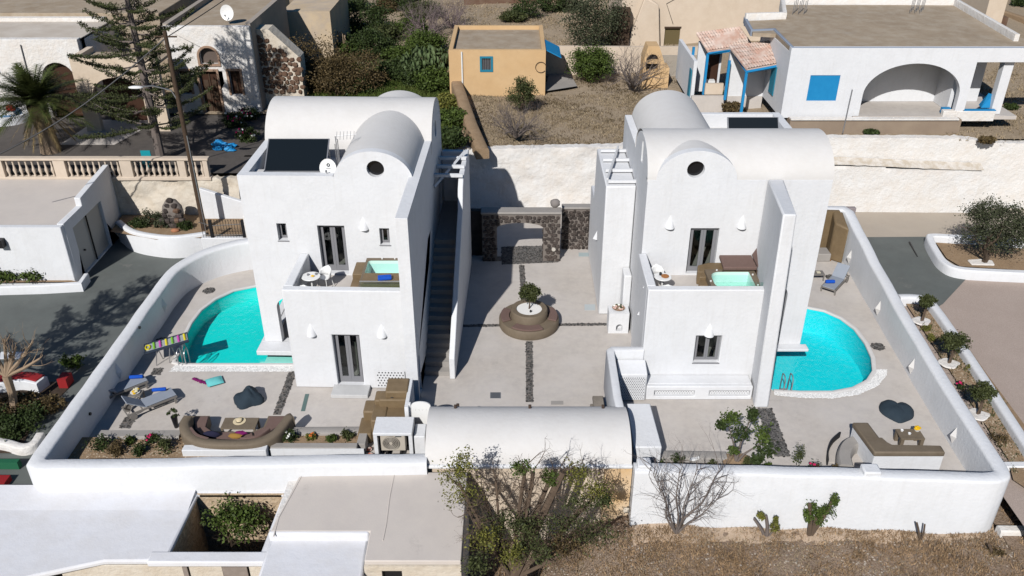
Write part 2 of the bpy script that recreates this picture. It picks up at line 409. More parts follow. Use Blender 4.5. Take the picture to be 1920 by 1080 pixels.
# ============================================================ SETTING
def poly_sheet(name, pts, z, m, holes=(), kind='structure', label=None):
    loops = [pts]+list(holes); tri = tessellate_polygon([[Vector((p[0], p[1], 0)) for p in l] for l in loops])
    flat = [p for l in loops for p in l]; b = MB(); fs = []
    for t in tri:
        p, q, r = [flat[i] for i in t]
        fs.append(tuple(t) if (q[0]-p[0])*(r[1]-p[1])-(q[1]-p[1])*(r[0]-p[0]) > 0 else (t[0], t[2], t[1]))
    b.add([(p[0], p[1], z) for p in flat], fs); return b.build(name, m, kind=kind, label=label, recalc=False, smooth=0)
def sstep(a, b, x): t = min(1, max(0, (x-a)/(b-a))); return t*t*(3-2*t)
def hfun(x, y):        # upper terrain behind the retaining wall
    z = 3.35+.55*sstep(9, 16, x)-.15*sstep(-10, -14, x)+.028*max(0, y-46)
    return z+.05*math.sin(x*1.3+y*.7)*sstep(44, 47, y)
def grid_sheet(name, x0, x1, y0, y1, nx, ny, f, m, kind='structure', skip=None, label=None):
    b = MB(); vs = []; fs = []
    for j in range(ny+1):
        for i in range(nx+1):
            x = x0+(x1-x0)*i/nx; y = y0+(y1-y0)*j/ny; vs.append((x, y, f(x, y)))
    for j in range(ny):
        for i in range(nx):
            if skip and skip(x0+(x1-x0)*(i+.5)/nx, y0+(y1-y0)*(j+.5)/ny): continue
            a = j*(nx+1)+i; fs.append((a, a+1, a+nx+2, a+nx+1))
    b.add(vs, fs); return b.build(name, m, kind=kind, label=label, recalc=False, smooth=60)
def fz(x, y):          # front field
    return -1.08-1.35*sstep(4.6, .8, x)-.10*sstep(8,16,x)*-1+.07*math.sin(x*.9+1)*math.sin(y*1.1)+.05*math.sin(x*2.7+y*2.1)-.35*sstep(20, 14, y)
poly_sheet('ground', [(-900, -700), (900, -700), (900, 1200), (-900, 1200)], -6.0, FLU)
grid_sheet('front_field', -1.45, 40, 3, 21.35, 90, 46, fz, FLD)
grid_sheet('upper_terrain', -9.8, 90, 44.0, 220, 90, 120, hfun, FLU, skip=lambda x, y: False)
grid_sheet('upper_terrain', -90, -9.8, 50, 220, 50, 90, hfun, FLU)
grid_sheet('sandy_margin', 3.95, 16.2, 19.85, 20.8, 60, 6, lambda x, y: fz(x, y)+.014-(.05 if y < 19.95 else 0)*(1+math.sin(x*3)), mat('sandy margin', (.50, .37, .26), .97, (.40, .29, .20), 2, .6, .8, 22, .03, .1, fine=(20, (.60, .50, .41), .4)))
poly_sheet('weedy_lot', [(-10.0, 44.02), (-2.9, 44.02), (-3.6, 52), (-4.4, 60), (-4.6, 66), (-14.5, 66), (-13.2, 50.5), (-10.0, 50.5)], 3.62, GRS)
poly_sheet('garden_paving', [(-60, 40.9), (-9.8, 40.9), (-9.8, 50.4), (-60, 50.4)], 3.2, PAVD)
# pools: plan outlines
LP = GP([(553, 683), (345, 683), (329, 680), (341, 655), (349, 630), (360, 607), (378, 583), (405, 562), (438, 546), (483, 537)], 0)+[(-8.35, 34.4), (-8.35, 29)]
LPI = [Vector((p[0], p[1])) for p in LP]
RPc = GP([(1450, 732), (1500, 735), (1560, 735), (1598, 728), (1625, 714), (1636, 697), (1634, 672), (1622, 645), (1602, 618), (1576, 598), (1545, 584), (1508, 577)], 0)+[(9.3, 33.2), (9.3, 28.2)]
fl = GP([(150, 800)], 0)
courtp = [(-15.4, 21.35), (-2.8, 21.6), (4.0, 21.6), (4.1, 21.15), (15.6, 20.75), (15.85, 25), (16.1, 31), (16.45, 38.9), (9.0, 38.9), (9.0, 44.0), (-10, 44.0), (-10.0, 37.2), (-12.7, 37.0), (-14.0, 36.3), (-15.0, 35.2), (-15.5, 33.8)]
poly_sheet('courtyard_floor', courtp, 0.0, CON, holes=[LP, RPc])
def basin(pts, depth, m, name, label, lvl=-.09):
    t = thing(name, label, 'swimming pool', (sum(p[0] for p in pts)/len(pts), sum(p[1] for p in pts)/len(pts), 0))
    b = MB(); n = len(pts)
    b.add([(p[0], p[1], .02) for p in pts]+[(p[0], p[1], -depth) for p in pts], [(i, (i+1) % n, n+(i+1) % n, n+i) for i in range(n)])
    tri = tessellate_polygon([[Vector((p[0], p[1], 0)) for p in pts]])
    b.add([(p[0], p[1], -depth) for p in pts], [tuple(q) for q in tri])
    b.build('basin', m, t, recalc=False, smooth=50)
    b = MB(); fs = []
    for q in tri:
        A, B, C = [pts[i] for i in q]
        fs.append(tuple(q) if (B[0]-A[0])*(C[1]-A[1])-(B[1]-A[1])*(C[0]-A[0]) > 0 else tuple(reversed(q)))
    b.add([(p[0], p[1], lvl) for p in pts], fs); b.build('water', WAT, t, recalc=False, smooth=0)
    return t
poolL = basin(LP, .72, POOL, 'swimming_pool', 'turquoise curved swimming pool beside the left white house')
poolR = basin(RPc, 1.25, POOLR, 'swimming_pool', 'aqua rounded swimming pool beside the right white house')
def coping(pts, th, parent, z=.06, name='coping', m=WHR):
    b = MB(); b.path([(p[0], p[1], z) for p in pts], th, -.02, .03); b.build(name, m, parent, smooth=40)
def offs(pts, d):
    out = []
    for i, p in enumerate(pts):
        a = Vector(pts[max(0, i-1)]); c = Vector(pts[min(len(pts)-1, i+1)]); t = (c-a).normalized(); out.append((p[0]+t.y*d, p[1]-t.x*d))
    return out
coping(offs(LP[1:10], -.06), .16, poolL)
coping(offs([LP[0], LP[1]], -.06)+[], .17, poolL)
coping(offs(RPc[:12], .06), .18, poolR)
# shallow shelves
b = MB(); b.box(-10.4, -8.3, 28.05, 29.0, -.71, -.26); b.box(-10.3, -8.36, 29.0, 34.2, -.71, -.45); b.build('shelf', POOLL, poolL)
b = MB(); b.box(9.35, 10.6, 28.3, 30.2, -1.24, -.35); b.build('shelf', POOLR, poolR)
st = curve([(RPc[4][0]-.9, RPc[4][1]+.3, 0), (RPc[5][0]-.95, RPc[5][1]+.2, 0), (RPc[7][0]-.9, RPc[7][1]-.4, 0), (RPc[9][0]-.7, RPc[9][1]-.8, 0), (RPc[11][0]-.2, RPc[11][1]-1.1, 0)], 5)
# pebble fields (nobody could count them)
def pebbles(name, label, area, n, size, m, z=0.0, seed=3, parent=None, flat=.5, base=None):
    """area: function(rs)->(x,y)"""
    rs = np.random.RandomState(seed); V = []; F = []; ico = []
    t = [(0, 0, 1)]+[(math.cos(a)*.95, math.sin(a)*.95, .15) for a in [i*2*math.pi/6 for i in range(6)]]
    t = np.array(t)
    fs = [(0, i+1, (i+1) % 6+1) for i in range(6)]
    for i in range(n):
        x, y = area(rs); a = rs.uniform(0, 6.3); s = size*rs.uniform(.55, 1.25); sx = s*rs.uniform(.8, 1.3); ca, sa = math.cos(a), math.sin(a)
        q = t*np.array([sx, s, s*flat]); q = np.stack([q[:, 0]*ca-q[:, 1]*sa+x, q[:, 0]*sa+q[:, 1]*ca+y, q[:, 2]+(z(x, y) if callable(z) else z)], 1)
        V.append(q); F += [tuple(k+7*i for k in f) for f in fs]
    V = np.concatenate(V); c = V.mean(0) if parent is None else np.array(parent_loc(parent))
    me = qmesh(name, V-c, tris=np.array(F)); o = link(me, name, m, parent, label, kind='stuff', off=Vector(c))
    return o
def in_poly(p, x, y):
    c = False; n = len(p)
    for i in range(n):
        a, b = p[i], p[i-1]
        if (a[1] > y) != (b[1] > y) and x < (b[0]-a[0])*(y-a[1])/(b[1]-a[1])+a[0]: c = not c
    return c
def parea(pts):
    xs = [p[0] for p in pts]; ys = [p[1] for p in pts]
    def f(rs):
        while True:
            x = rs.uniform(min(xs), max(xs)); y = rs.uniform(min(ys), max(ys))
            if in_poly(pts, x, y): return x, y
    return f
def strip(a, b_, w_):
    a = Vector(a[:2]); b_ = Vector(b_[:2]); d = (b_-a).normalized(); n = Vector((-d.y, d.x))*w_/2
    return [tuple(a-n), tuple(b_-n), tuple(b_+n), tuple(a+n)]
def pstrip(label, u0, v0, u1, v1, wd, dens=170, seed=1):
    P = strip(G(u0, v0), G(u1, v1), wd); L = (G(u0, v0)-G(u1, v1)).length
    poly_sheet('pebble_bed', P, .004, MOR); pebbles('pebble_strip', label, parea(P), int(L*wd*dens*2), .045, PEBD, .006, seed)
pstrip('dark pebble strip crossing the courtyard below the round planter', 993, 754, 992, 640, .27, seed=1)
pstrip('dark pebble strip running from the planter to the stone arch', 983, 566, 978, 497, .25, seed=2)
pstrip('dark pebble strip from the stair wall to the round planter', 868, 611, 938, 610, .2, seed=3)
pstrip('dark pebble strip from the round planter to the white pedestal', 1047, 609, 1138, 608, .2, seed=4)
pstrip('dark pebble strip beside the front corner of the left house', 549, 697, 519, 778, .3, seed=5)
pstrip('short dark pebble strip below the grey sunbeds', 246, 782, 233, 803, .42, seed=6)
pstrip('short dark pebble strip between sunbeds and pool', 298, 690, 291, 703, .38, seed=7)
P = GP([(1420, 766), (1447, 766), (1482, 856), (1452, 856)]); poly_sheet('pebble_bed', P, .004, MOR)
pebbles('pebble_strip', 'dark pebble wedge at the front foot of the right house', parea(P), 900, .05, PEBD, .006, 9)
P = GP([(1452, 742), (1500, 747), (1560, 748), (1610, 741), (1645, 725), (1661, 705), (1663, 694), (1640, 694), (1637, 705), (1622, 722), (1596, 735), (1560, 740), (1500, 739), (1452, 736)])
poly_sheet('pebble_bed', P, .03, WHR); pebbles('pebble_border', 'white pebble border along the right pool', parea(P), 2600, .035, PEBW, .035, 10)
P = GP([(553, 684), (553, 697), (318, 697), (328, 685)]); poly_sheet('pebble_bed', P, .008, WHR)
pebbles('pebble_border', 'white pebble border along the front of the left pool', parea(P), 2200, .035, PEBW, .012, 11)
P = GP([(940, 463), (1046, 460), (1046, 492), (941, 496)]); poly_sheet('pebble_bed', P, .004, MOR)
pebbles('pebble_threshold', 'dark pebble threshold under the stone arch', parea(P), 2600, .045, PEBD, .006, 12)
def pebble_disc(u, v, label, seed, r=.35):
    c = G(u, v); poly_sheet('pebble_bed', [(c.x+r*math.cos(a*.3927), c.y+r*math.sin(a*.3927)) for a in range(16)], .004, MOR)
    def f(rs):
        a = rs.uniform(0, 6.3); q = r*math.sqrt(rs.uniform(0, 1)); return c.x+q*math.cos(a), c.y+q*math.sin(a)
    pebbles('pebble_disc', label, f, 130, .05, PEBD, .006, seed)
pebble_disc(392, 545, 'dark pebble drain disc behind the left pool', 21, .27)
pebble_disc(305, 640, 'dark pebble drain disc under the inflatable mat', 22, .3)
pebble_disc(1646, 650, 'dark pebble drain disc beside the right pool', 23, .28)
pebble_disc(1560, 520, 'dark pebble drain disc under the right lounger', 24, .28)

# roads and drives outside the compound
poly_sheet('road', [(9.0, 38.9), (16.5, 38.9), (16.7, 37), (60, 37), (60, 44.1), (9.0, 44.1)], -.02, RDB)
poly_sheet('road', [(16.2, 15), (60, 15), (60, 37), (16.2, 37)], -.03, GRV)
poly_sheet('right_drive', GP([(1590, 445), (1742, 444), (1762, 492), (1822, 512), (1768, 570), (1755, 578), (1690, 560), (1660, 560)], -.02), -.012, DRV)
poly_sheet('left_drive', [(-60, 20.5), (-15.5, 20.5), (-15.5, 33.8), (-15, 35.2), (-14.0, 36.3), (-12, 37.3), (-12, 41), (-60, 41)], -.02, DRV)
P = GP([(-60, 716), (140, 716), (60, 800), (40, 840), (20, 850), (-60, 850)], 0); poly_sheet('flower_bed', P, .01, mat('dark bed soil', (.05, .035, .025), .97, (.09, .065, .045), 2, .6, .8, 20, .05))
P = [(tuple(G(u, v, .1).xy)) for u, v in [(1690, 556), (1735, 558), (1765, 580), (1850, 700), (1990, 890), (1990, 960), (1900, 900), (1890, 860)]]
poly_sheet('planting_strip', P, .1, SOIL)
P = [(tuple(G(u, v, .1).xy)) for u, v in [(1748, 446), (1790, 452), (1990, 462), (1990, 512), (1800, 500), (1775, 485)]]
poly_sheet('planting_strip', P, .12, SOIL)
poly_sheet('field_corner', [(15.9, 12), (60, 12), (60, 22.3), (16.0, 22.3)], -.9, FLD)
poly_sheet('soil_bed', [(-15.2, 21.5), (-9.8, 21.5), (-9.8, 23.5), (-15.2, 23.5)], .34, SOIL)
poly_sheet('soil_bed', [(4.2, 20.9), (11.3, 20.9), (11.3, 22.05), (4.2, 22.05)], .2, SOIL)
poly_sheet('courtyard_floor', [(-9.9, 21.3), (-2.8, 21.3), (-2.8, 22.7), (-9.9, 22.7)], .006, CON)

# ============================================================ WALLS
def wallpath(name, pts, th, z0, label, m=WH, cap=.1, cat='wall', closed=False, group=None, n=5, smooth=45):
    b = MB(); b.path(pts, th, z0, cap, closed); return b.build(name, m, label=label, cat=cat, smooth=smooth, group=group)
LW = thing('compound_wall', 'white rounded boundary wall around the left pool terrace', 'wall', (-15.4, 28, 0))
b = MB()
pts = [Vector((-2.78, 21.35, 1.28)), Vector((-9, 21.2, 1.28)), Vector((-15.25, 21.05, 1.28)), Vector((-15.47, 21.2, 1.28)), Vector((-15.5, 21.6, 1.28)), Vector((-15.5, 28, 1.28))]
pts += curve([(-15.5, 32.8, 1.3), (-15.35, 34.2, 1.35), (-14.7, 35.4, 1.4), (-13.8, 36.2, 1.45), (-12.5, 36.75, 1.5), (-10.4, 37.0, 1.5)], 5)
b.path(pts, .55, -1.9, .12, wob=.014); b.build('wall', WH, LW, smooth=50)
RW = thing('compound_wall', 'white rounded boundary wall around the right pool terrace', 'wall', (15.9, 28, 0))
b = MB()
pts = [Vector((3.95, 21.0, 1.22)), Vector((11.2, 20.7, 1.24)), Vector((15.0, 20.45, 1.28))]+curve([(15.3, 20.45, 1.3), (15.62, 20.6, 1.3), (15.72, 21.0, 1.3)], 4)
pts += [Vector((15.9, 25.5, 1.36)), Vector((16.12, 29.5, 1.48)), Vector((16.4, 34, 1.72)), Vector((16.68, 38.4, 2.2)), Vector((16.5, 38.75, 2.25)), Vector((12.5, 38.85, 2.25))]
b.path(pts, .5, -2.0, .1, wob=.014); b.build('wall', WH, RW, smooth=50)
b = MB().box(4.05, 4.5, 20.85, 21.3, .9, 1.36); b.box(11.2, 11.75, 20.5, 20.95, .9, 1.4); b.build('pier', WH, RW, bevel=.05)
def wall_light(parent, x, y, z, side):
    b = MB(); d = side
    b.add([(x, y-.17, z-.0), (x, y+.17, z), (x, y, z+.38), (x, y, z-.38), (x+.16*d, y, z)], [(0, 2, 4), (2, 1, 4), (1, 3, 4), (3, 0, 4)])
    b.build('wall_light', WHR if side < 0 else WH, parent, smooth=0)
for u, v in [(1594, 482), (1648, 578), (1711, 687), (1790, 816)]:
    x = 15.6
    for k in range(12):       # settle on the inner face of the wall
        p = XP(u, v, x); x = float(np.interp(p.y, [21, 25.5, 29.5, 34, 38.4], [15.47, 15.65, 15.87, 16.15, 16.43]))
    wall_light(RW, x-.005, p.y, p.z, -1)
for u, v in [(303, 556), (214, 668), (195, 690)][:2]:
    p = XP(u, v, -15.2); wall_light(LW, -15.215, p.y, min(.75, max(.5, p.z)), 1)
for u, v, W_ in [(262, 614, LW), (169, 776, LW)]:
    p = XP(u, v, -15.2); b = MB().tube([(-15.25, p.y, p.z), (-15.17, p.y, p.z)], .06, 10); b.build('spotlight', BLK, W_)
# back retaining wall (lumpy whitewashed stone), built as one solid with a rough face
def rough_wall(name, label, x0, x1, yf, z0, zt, th, m, amp=.07, res=.16, seed=2, cat='retaining wall', ledge=None):
    rs = np.random.RandomState(seed); nx = int((x1-x0)/res); nz = 26; b = MB(); vs = []; fs = []
    ph = rs.uniform(0, 6.3, 12)
    def nz_(x, z): return (math.sin(x*2.1+ph[0]+1.3*math.sin(z*2.7+ph[1]))+math.sin(z*3.9+ph[2]+1.7*math.sin(x*1.7+ph[3]))+.6*math.sin(x*5.3+z*4.1+ph[4]))/2.6
    for j in range(nz+1):
        for i in range(nx+1):
            x = x0+(x1-x0)*i/nx; T = zt(x) if callable(zt) else zt; Z = z0(x) if callable(z0) else z0; z = Z+(T-Z)*j/nz
            y = (yf(x) if callable(yf) else yf)+.16*(z-Z)/max(.5, T-Z)+amp*nz_(x, z)+rs.normal()*amp*.22
            if ledge and z < ledge(x): y -= .62
            vs.append((x, y, z+(rs.normal()*.02 if j == nz else 0)))
    W1 = nx+1
    for j in range(nz):
        for i in range(nx): a = j*W1+i; fs.append((a, a+1, a+W1+1, a+W1))
    k = len(vs)
    for i in range(nx+1):
        p = vs[nz*W1+i]; vs.append((p[0], p[1]+th, p[2]))
    for i in range(nx): a = nz*W1+i; fs.append((a, a+1, k+i+1, k+i))
    for i in range(nx+1): vs.append((vs[i][0], vs[k+i][1], vs[i][2]))
    k2 = k+nx+1
    for i in range(nx): fs.append((k+i, k+i+1, k2+i+1, k2+i))
    b.add(vs, fs); return b.build(name, m, label=label, cat=cat, recalc=False, smooth=70)
rough_wall('retaining_wall', 'long whitewashed rubble retaining wall behind the courtyard arch', -10.0, 9.4, 43.6, -.1, lambda x: 3.45+.02*x, .5, WHO, .05, .14)
rough_wall('retaining_wall', 'two tier white retaining wall behind the right house and road', 9.4, 60, lambda x: 43.9-.018*(x-9.4), -.1, lambda x: 3.75+.25*sstep(10, 14, x)-.25*sstep(24, 27, x)-.6*sstep(27, 40, x), .5, WHO, .02, .2, 5, ledge=lambda x: 2.7-.3*sstep(16, 26, x) if x < 25.6 else -9)

b = MB(); n = 40
for s_ in (0, 1):
    for i in range(n+1):
        x = 9.4+(25.5-9.4)*i/n; yf = 43.9-.018*(x-9.4); b.v.append((x, yf-.55+.60*s_+.02*math.sin(x*5), 2.76-.3*sstep(16, 26, x)+.22*s_+.012*math.sin(x*7+s_)))
b.f = [(i, i+1, n+2+i, n+1+i) for i in range(n)]
b.build('ledge_soil', mat('ledge earth', (.52, .45, .36), .97, (.70, .66, .61), 2.5, .9, .8, 20, .03), kind='structure', recalc=False)
# ============================================================ HOUSES
def shell(mb, axis, c, half, zs, rise, a, b_, t=.16, n=26):
    o = arc(c, zs, half, rise, 0, 180, n)+list(reversed(arc(c, zs, half-t, rise-t, 0, 180, n)))
    mb.plate(o, [], 'y' if axis == 'y' else 'x', a, b_)
DKG = mat('opaque interior dark', (.008, .009, .011), .15, spec=.5)  # opaque disc, its dark colour stands in for the unlit interior
def cone_lamp(parent, x, y, z, s=1.25):
    b = MB(); n = 9; vs = [(x, y, z+.30*s)]; 
    for i in range(n+1):
        a = math.pi*i/n; vs.append((x-math.cos(a)*.15*s, y-math.sin(a)*.16*s, z-.12*s))
    vs.append((x, y, z-.12*s))
    b.add(vs, [(0, i+2, i+1) for i in range(n)]+[tuple(range(1, n+2))+()]); b.build('wall_lamp', WH, parent, smooth=30)
def glazed(parent, x0, x1, z0, z1, y, leaves=2, name='window', rail=.09, sill=None, m=GRY, low=0):
    b = MB(); f = .06; yy = y; d = .07
    b.box(x0+.004, x0+f, yy, yy+d, z0+.004, z1-.004).box(x1-f, x1-.004, yy, yy+d, z0+.004, z1-.004).box(x0+f, x1-f, yy, yy+d, z1-f, z1-.004).box(x0+f, x1-f, yy, yy+d, z0+.004, z0+f)
    fr = b.build(name, m, parent, smooth=0)
    w_ = (x1-x0-2*f)/leaves
    for k in range(leaves):
        a = x0+f+k*w_+.003; c = a+w_-.006; b = MB(); y1 = yy-.02
        zb = z0+f+.003; zt = z1-f-.003
        b.box(a, a+rail, y1, y1+.06, zb, zt).box(c-rail, c, y1, y1+.06, zb, zt).box(a+rail, c-rail, y1, y1+.06, zt-rail, zt).box(a+rail, c-rail, y1, y1+.06, zb, zb+rail+low)
        b.build('sash', m, fr, smooth=0)
        b = MB().box(a+rail, c-rail, y1+.025, y1+.035, zb+rail+low, zt-rail); b.build('pane', GLS, fr, smooth=0)
    if sill:
        b = MB().box(x0-.04, x1+.04, sill, y-.03, z0-.05, z0-.004); b.build('sill', GRY, parent, bevel=.01)
    return fr
YF, YB = 29.75, 37.3
H1 = thing('white_house', 'left white cycladic house with crossed barrel vaults and side staircase', 'house', (-6.9, YF, 0), math.radians(-1.5))
def wpart(name, mb, parent, m=WH, bevel=.05, smooth=30): return mb.build(name, m, parent, bevel=bevel, smooth=smooth)
# --- left house: facade
d_up = yrect(594, 423, 655, 512, YF); w_a = yrect(517, 420, 540, 452, YF); w_b = yrect(711, 427, 732, 458, YF)
pc = YP(704, 316, YF)
o = [(-10.33, 0), (-3.86, 0), (-3.86, 7.66)]+[(-3.88, 7.66)]+arc(-5.2, 7.45, 1.5, 1.2, 8, 172, 22)+[(-6.72, 7.66), (-10.33, 7.66)]
porch = archhole(-9.62, -8.45, .16, 2.35, .5)
b = MB().plate(o, [rect(d_up[0], 3.5, d_up[2], d_up[3]), rect(*w_a), rect(*w_b), circ(pc.x, pc.z, .33), porch], 'y', YF, YF+.35)
wpart('front_wall', b, H1, bevel=.04)
# left side wall: parapet then the end of the cross vault
o = [(YF+.35, 0), (YB, 0), (YB, 7.1)]+arc(35.4, 7.06, 1.84, 1.68, 0, 180, 22)+[(33.5, 7.66), (YF+.35, 7.66)]
b = MB().plate(o, [archhole(30.8, 33.0, .16, 2.5)], 'x', -10.33, -9.98); wpart('side_wall', b, H1, bevel=.04)
# right side wall and projecting fin
o = [(26.15, 0), (26.35, 0)]+list(reversed(arc(26.72, 1.2, .3, .55, 0, 180, 8)))[0:0]+[(YB, 0), (YB, 7.1)]+arc(35.4, 7.08, 1.86, 1.70, 0, 160, 22)+[(33.55, 7.66), (26.15, 7.66)]
b = MB().plate(o, [archhole(26.42, 26.85, .0+.01, 1.75), circ(35.3, 7.6, .35), archhole(35.6, 36.6, 3.5, 5.6)], 'x', -3.86, -3.43)
wpart('side_wall', b, H1, bevel=.04)
b = MB().plate([(-9.98, 0), (-3.86, 0), (-3.86, 7.1), (-9.98, 7.1)], [], 'y', YB-.3, YB)
b.plate(arc(-5.2, 7.1, 1.5, 1.5, 0, 180, 20), [circ(-5.2, 7.6, .3)], 'y', YB-.25, YB+.02); wpart('back_wall', b, H1)
# vaults
b = MB(); shell(b, 'y', -5.2, 1.5, 7.42, 1.22, YF+.33, YB+.01); wpart('vault', b, H1, WHR, 0)
b = MB(); shell(b, 'x', 35.4, 1.9, 7.08, 1.76, -10.34, -3.42); wpart('vault', b, H1, WHR, 0)
b = MB().box(-9.98, -6.7, YF+.35, 33.52, 6.8, 6.95).box(-6.8, -6.68, YF+.35, 33.6, 6.9, 7.5).box(-9.98, -3.86, 33.5, 33.62, 6.0, 7.12).box(-3.86-.3, -3.86, YF+.35, 33.6, 6.5, 7.3)
wpart('terrace_slab', b, H1, WHR, 0)
b = MB().box(-9.98, -3.86, YF+.35, YB-.3, 3.28, 3.44).box(-8.0, -3.86, 27.2, YF, 3.2, 3.42); b.build('floor_slab', CON, H1, smooth=0)
b = MB().box(-9.98, -8.0, 29.4, YB-.3, .0, .05).box(-8.0, -3.86, 27.2, YB-.3, .01, .04); b.build('floor_slab', CON, H1, smooth=0)
# lower front block with balcony
d_lo = yrect(626, 628, 686, 714, 26.87)
b = MB().plate([(-8.34, 0), (-3.87, 0), (-3.87, 4.38), (-8.34, 4.38)], [rect(d_lo[0], .12, d_lo[2], d_lo[3])], 'y', 26.87, 27.2)
b.box(-8.34, -8.0, 27.2, YF-.002, 0, 4.38).box(-8.34, -8.0, YF+.36, YB-.3, 0, 3.3); wpart('balcony_block', b, H1, bevel=.04)
b = MB().plate([(-10.5, .0), (-8.34, .0), (-8.34, .2), (-10.5, .2)], [], 'y', 29.0, YF); b.box(-10.5, -10.2, YF, 34.2, 0, .2); wpart('plinth', b, H1, bevel=.02)
b = MB().box(d_lo[0]-.15, d_lo[2]+.25, 26.2, 26.87, 0, .16); b.build('door_step', mat('pale marble', (.50, .50, .50), .5, (.62, .62, .61), 1.5, .6), H1, bevel=.015)
glazed(H1, d_up[0], d_up[2], 3.5, d_up[3], YF+.24, 2, 'glazed_door', .1, YF+.01, low=.1)
glazed(H1, *[w_a[0], w_a[2], w_a[1], w_a[3]], YF+.24, 1, 'window', .05, YF-.02)
glazed(H1, *[w_b[0], w_b[2], w_b[1], w_b[3]], YF+.20, 1, 'window', .05, YF-.02)
glazed(H1, d_lo[0], d_lo[2], .12, d_lo[3], 26.87+.24, 2, 'glazed_door', .1, 26.86, low=.12)
for u, v, y in [(682, 422, YF), (587, 622, 26.87), (720, 622, 26.87)]:
    p = YP(u, v, y); cone_lamp(H1, p.x, y, p.z)
b = MB().tube([(pc.x, YF+.2, pc.z), (pc.x, YF+.22, pc.z)], .32, 24); b.build('round_window', DKG, H1)
b = MB(); n = 12
for i in range(n+1):
    x = d_lo[2]-.42+.36*i/n
    for z in (.06, 1.55): b.v.append((x, 27.75+.05*math.sin(i*1.9), z))
b.f = [(2*i, 2*i+2, 2*i+3, 2*i+1) for i in range(n)]; b.build('curtain', mat('pale curtain', (.62, .64, .56), .9), H1, recalc=False, smooth=60)
b = MB().box(-7.4, -5.0, 28.3, 29.4, .04, .55); b.build('bed', mat('bed linen', (.6, .6, .58), .9), H1, bevel=.08)
# lattice vent on the lower block
def lattice(parent, x0, x1, z0, z1, y, nx, nz, r=.03, th=.03, m=WH):
    hs = []
    for j in range(nz):
        for i in range(nx-(j % 2)):
            cx = x0+(x1-x0)*(i+.5+.5*(j % 2))/nx; cz = z0+(z1-z0)*(j+.5)/nz
            hs.append([(cx-r, cz), (cx, cz-r*1.25), (cx+r, cz), (cx, cz+r*1.25)])
    b = MB().plate(rect(x0, z0, x1, z1), hs, 'y', y-th, y-.004); b.build('lattice_vent', m, parent, smooth=0)
    b = MB().box(x0+.01, x1-.01, y-.003, y-.001, z0+.01, z1-.01); b.build('vent_back', BLK, parent, smooth=0)
lattice(H1, -5.15, -4.05, .12, .85, 26.84, 9, 6, .038)
# staircase
S1y, S1r = 27.75, .215
for i in range(16):
    b = MB().box(-3.42, -2.42, S1y+i*.345, S1y+(i+1)*.345 if i < 15 else YB, 0 if i < 1 else S1r*i-.05, S1r*(i+1)); b.build('step', CONG, H1, smooth=0)
o = [(27.55, 0), (YB, 0), (YB, 5.9), (34.1, 5.9), (33.6, 5.55), (33.2, 4.75), (27.6, 1.02), (27.55, .95)]
b = MB().plate(o, [], 'x', -2.40, -2.18); wpart('stair_wall', b, H1, bevel=.03)
b = MB().box(-3.42, -2.42, YB-.25, YB, 3.3, 5.9); wpart('stair_wall', b, H1)
for y in (33.9, 34.9, 35.9):
    b = MB().box(-3.42, -2.2, y, y+.14, 5.92, 6.06); b.build('pergola_beam', WH, H1, bevel=.01)
b = MB(); b.tube([(-3.4, 33.6, 5.6), (-2.3, 36.4, 6.15)], .07, 4); b.build('pergola_beam', WH, H1, smooth=0)

# --- right house (mirrored plan, lower wing to the right)
H2 = thing('white_house', 'right white cycladic house with crossed vaults and tall projecting fin', 'house', (8.4, YF, 0))
d_up = yrect(1290, 428, 1352, 512, YF); d_up = (YP(1284, 510, YF).x+.04, 3.5, YP(1350, 430, YF).x-.02, d_up[3])
pc = YP(1305, 318, YF)
o = [(5.1, 0), (12.05, 0), (12.05, 7.5), (8.45, 7.5)]+arc(6.93, 7.45, 1.52, 1.2, 2, 178, 24)+[(5.4, 7.5), (5.1, 7.5)]
arch2 = archhole(10.45, 11.15, .1, 2.9, .45)
b = MB().plate(o, [rect(*d_up), circ(pc.x, pc.z, .33), arch2], 'y', YF, YF+.35); wpart('front_wall', b, H2, bevel=.04)
o = [(YF+.35, 0), (YB, 0), (YB, 7.5), (33.5, 7.5)]+arc(31.6, 7.38, 1.80, 1.24, 4, 176, 22)+[(YF+.35, 7.4)]
b = MB().plate(o, [archhole(31.4, 31.75, 7.5, 8.4)], 'x', 5.1, 5.42); wpart('side_wall', b, H2, bevel=.04)
o = [(YF+.35, 0), (YB, 0), (YB, 7.62), (33.45, 7.62)]+arc(31.6, 7.38, 1.80, 1.24, 4, 176, 22)+[(YF+.35, 7.4)]
b = MB().plate(o, [archhole(30.5, 32.6, .16, 2.5)], 'x', 11.7, 12.05); wpart('side_wall', b, H2, bevel=.04)
b = MB().plate([(5.42, 0), (11.7, 0), (11.7, 7.62), (8.5, 7.62), (5.42, 7.3)], [], 'y', YB-.3, YB)
b.plate(arc(6.93, 7.3, 1.5, 1.3, 0, 180, 20), [], 'y', YB-.25, YB+.02); wpart('back_wall', b, H2)
b = MB(); shell(b, 'y', 6.93, 1.5, 7.42, 1.22, YF+.33, YB+.01, n=30); wpart('vault', b, H2, WHR, 0)
b = MB(); NX, NA = 110, 44; vs = []      # cross vault, left out where the front barrel runs inside it
for i in range(NX+1):
    for k in range(NA+1):
        a_ = math.pi*k/NA; vs.append((5.08+(12.07-5.08)*i/NX, 31.6+1.84*math.cos(a_), 7.42+1.30*math.sin(a_)))
def inside(p): return p[1] < 31.2 and abs(p[0]-6.93) < 1.38 and p[2] < 7.42+1.10*math.sqrt(max(0, 1-((p[0]-6.93)/1.40)**2))
fs = []
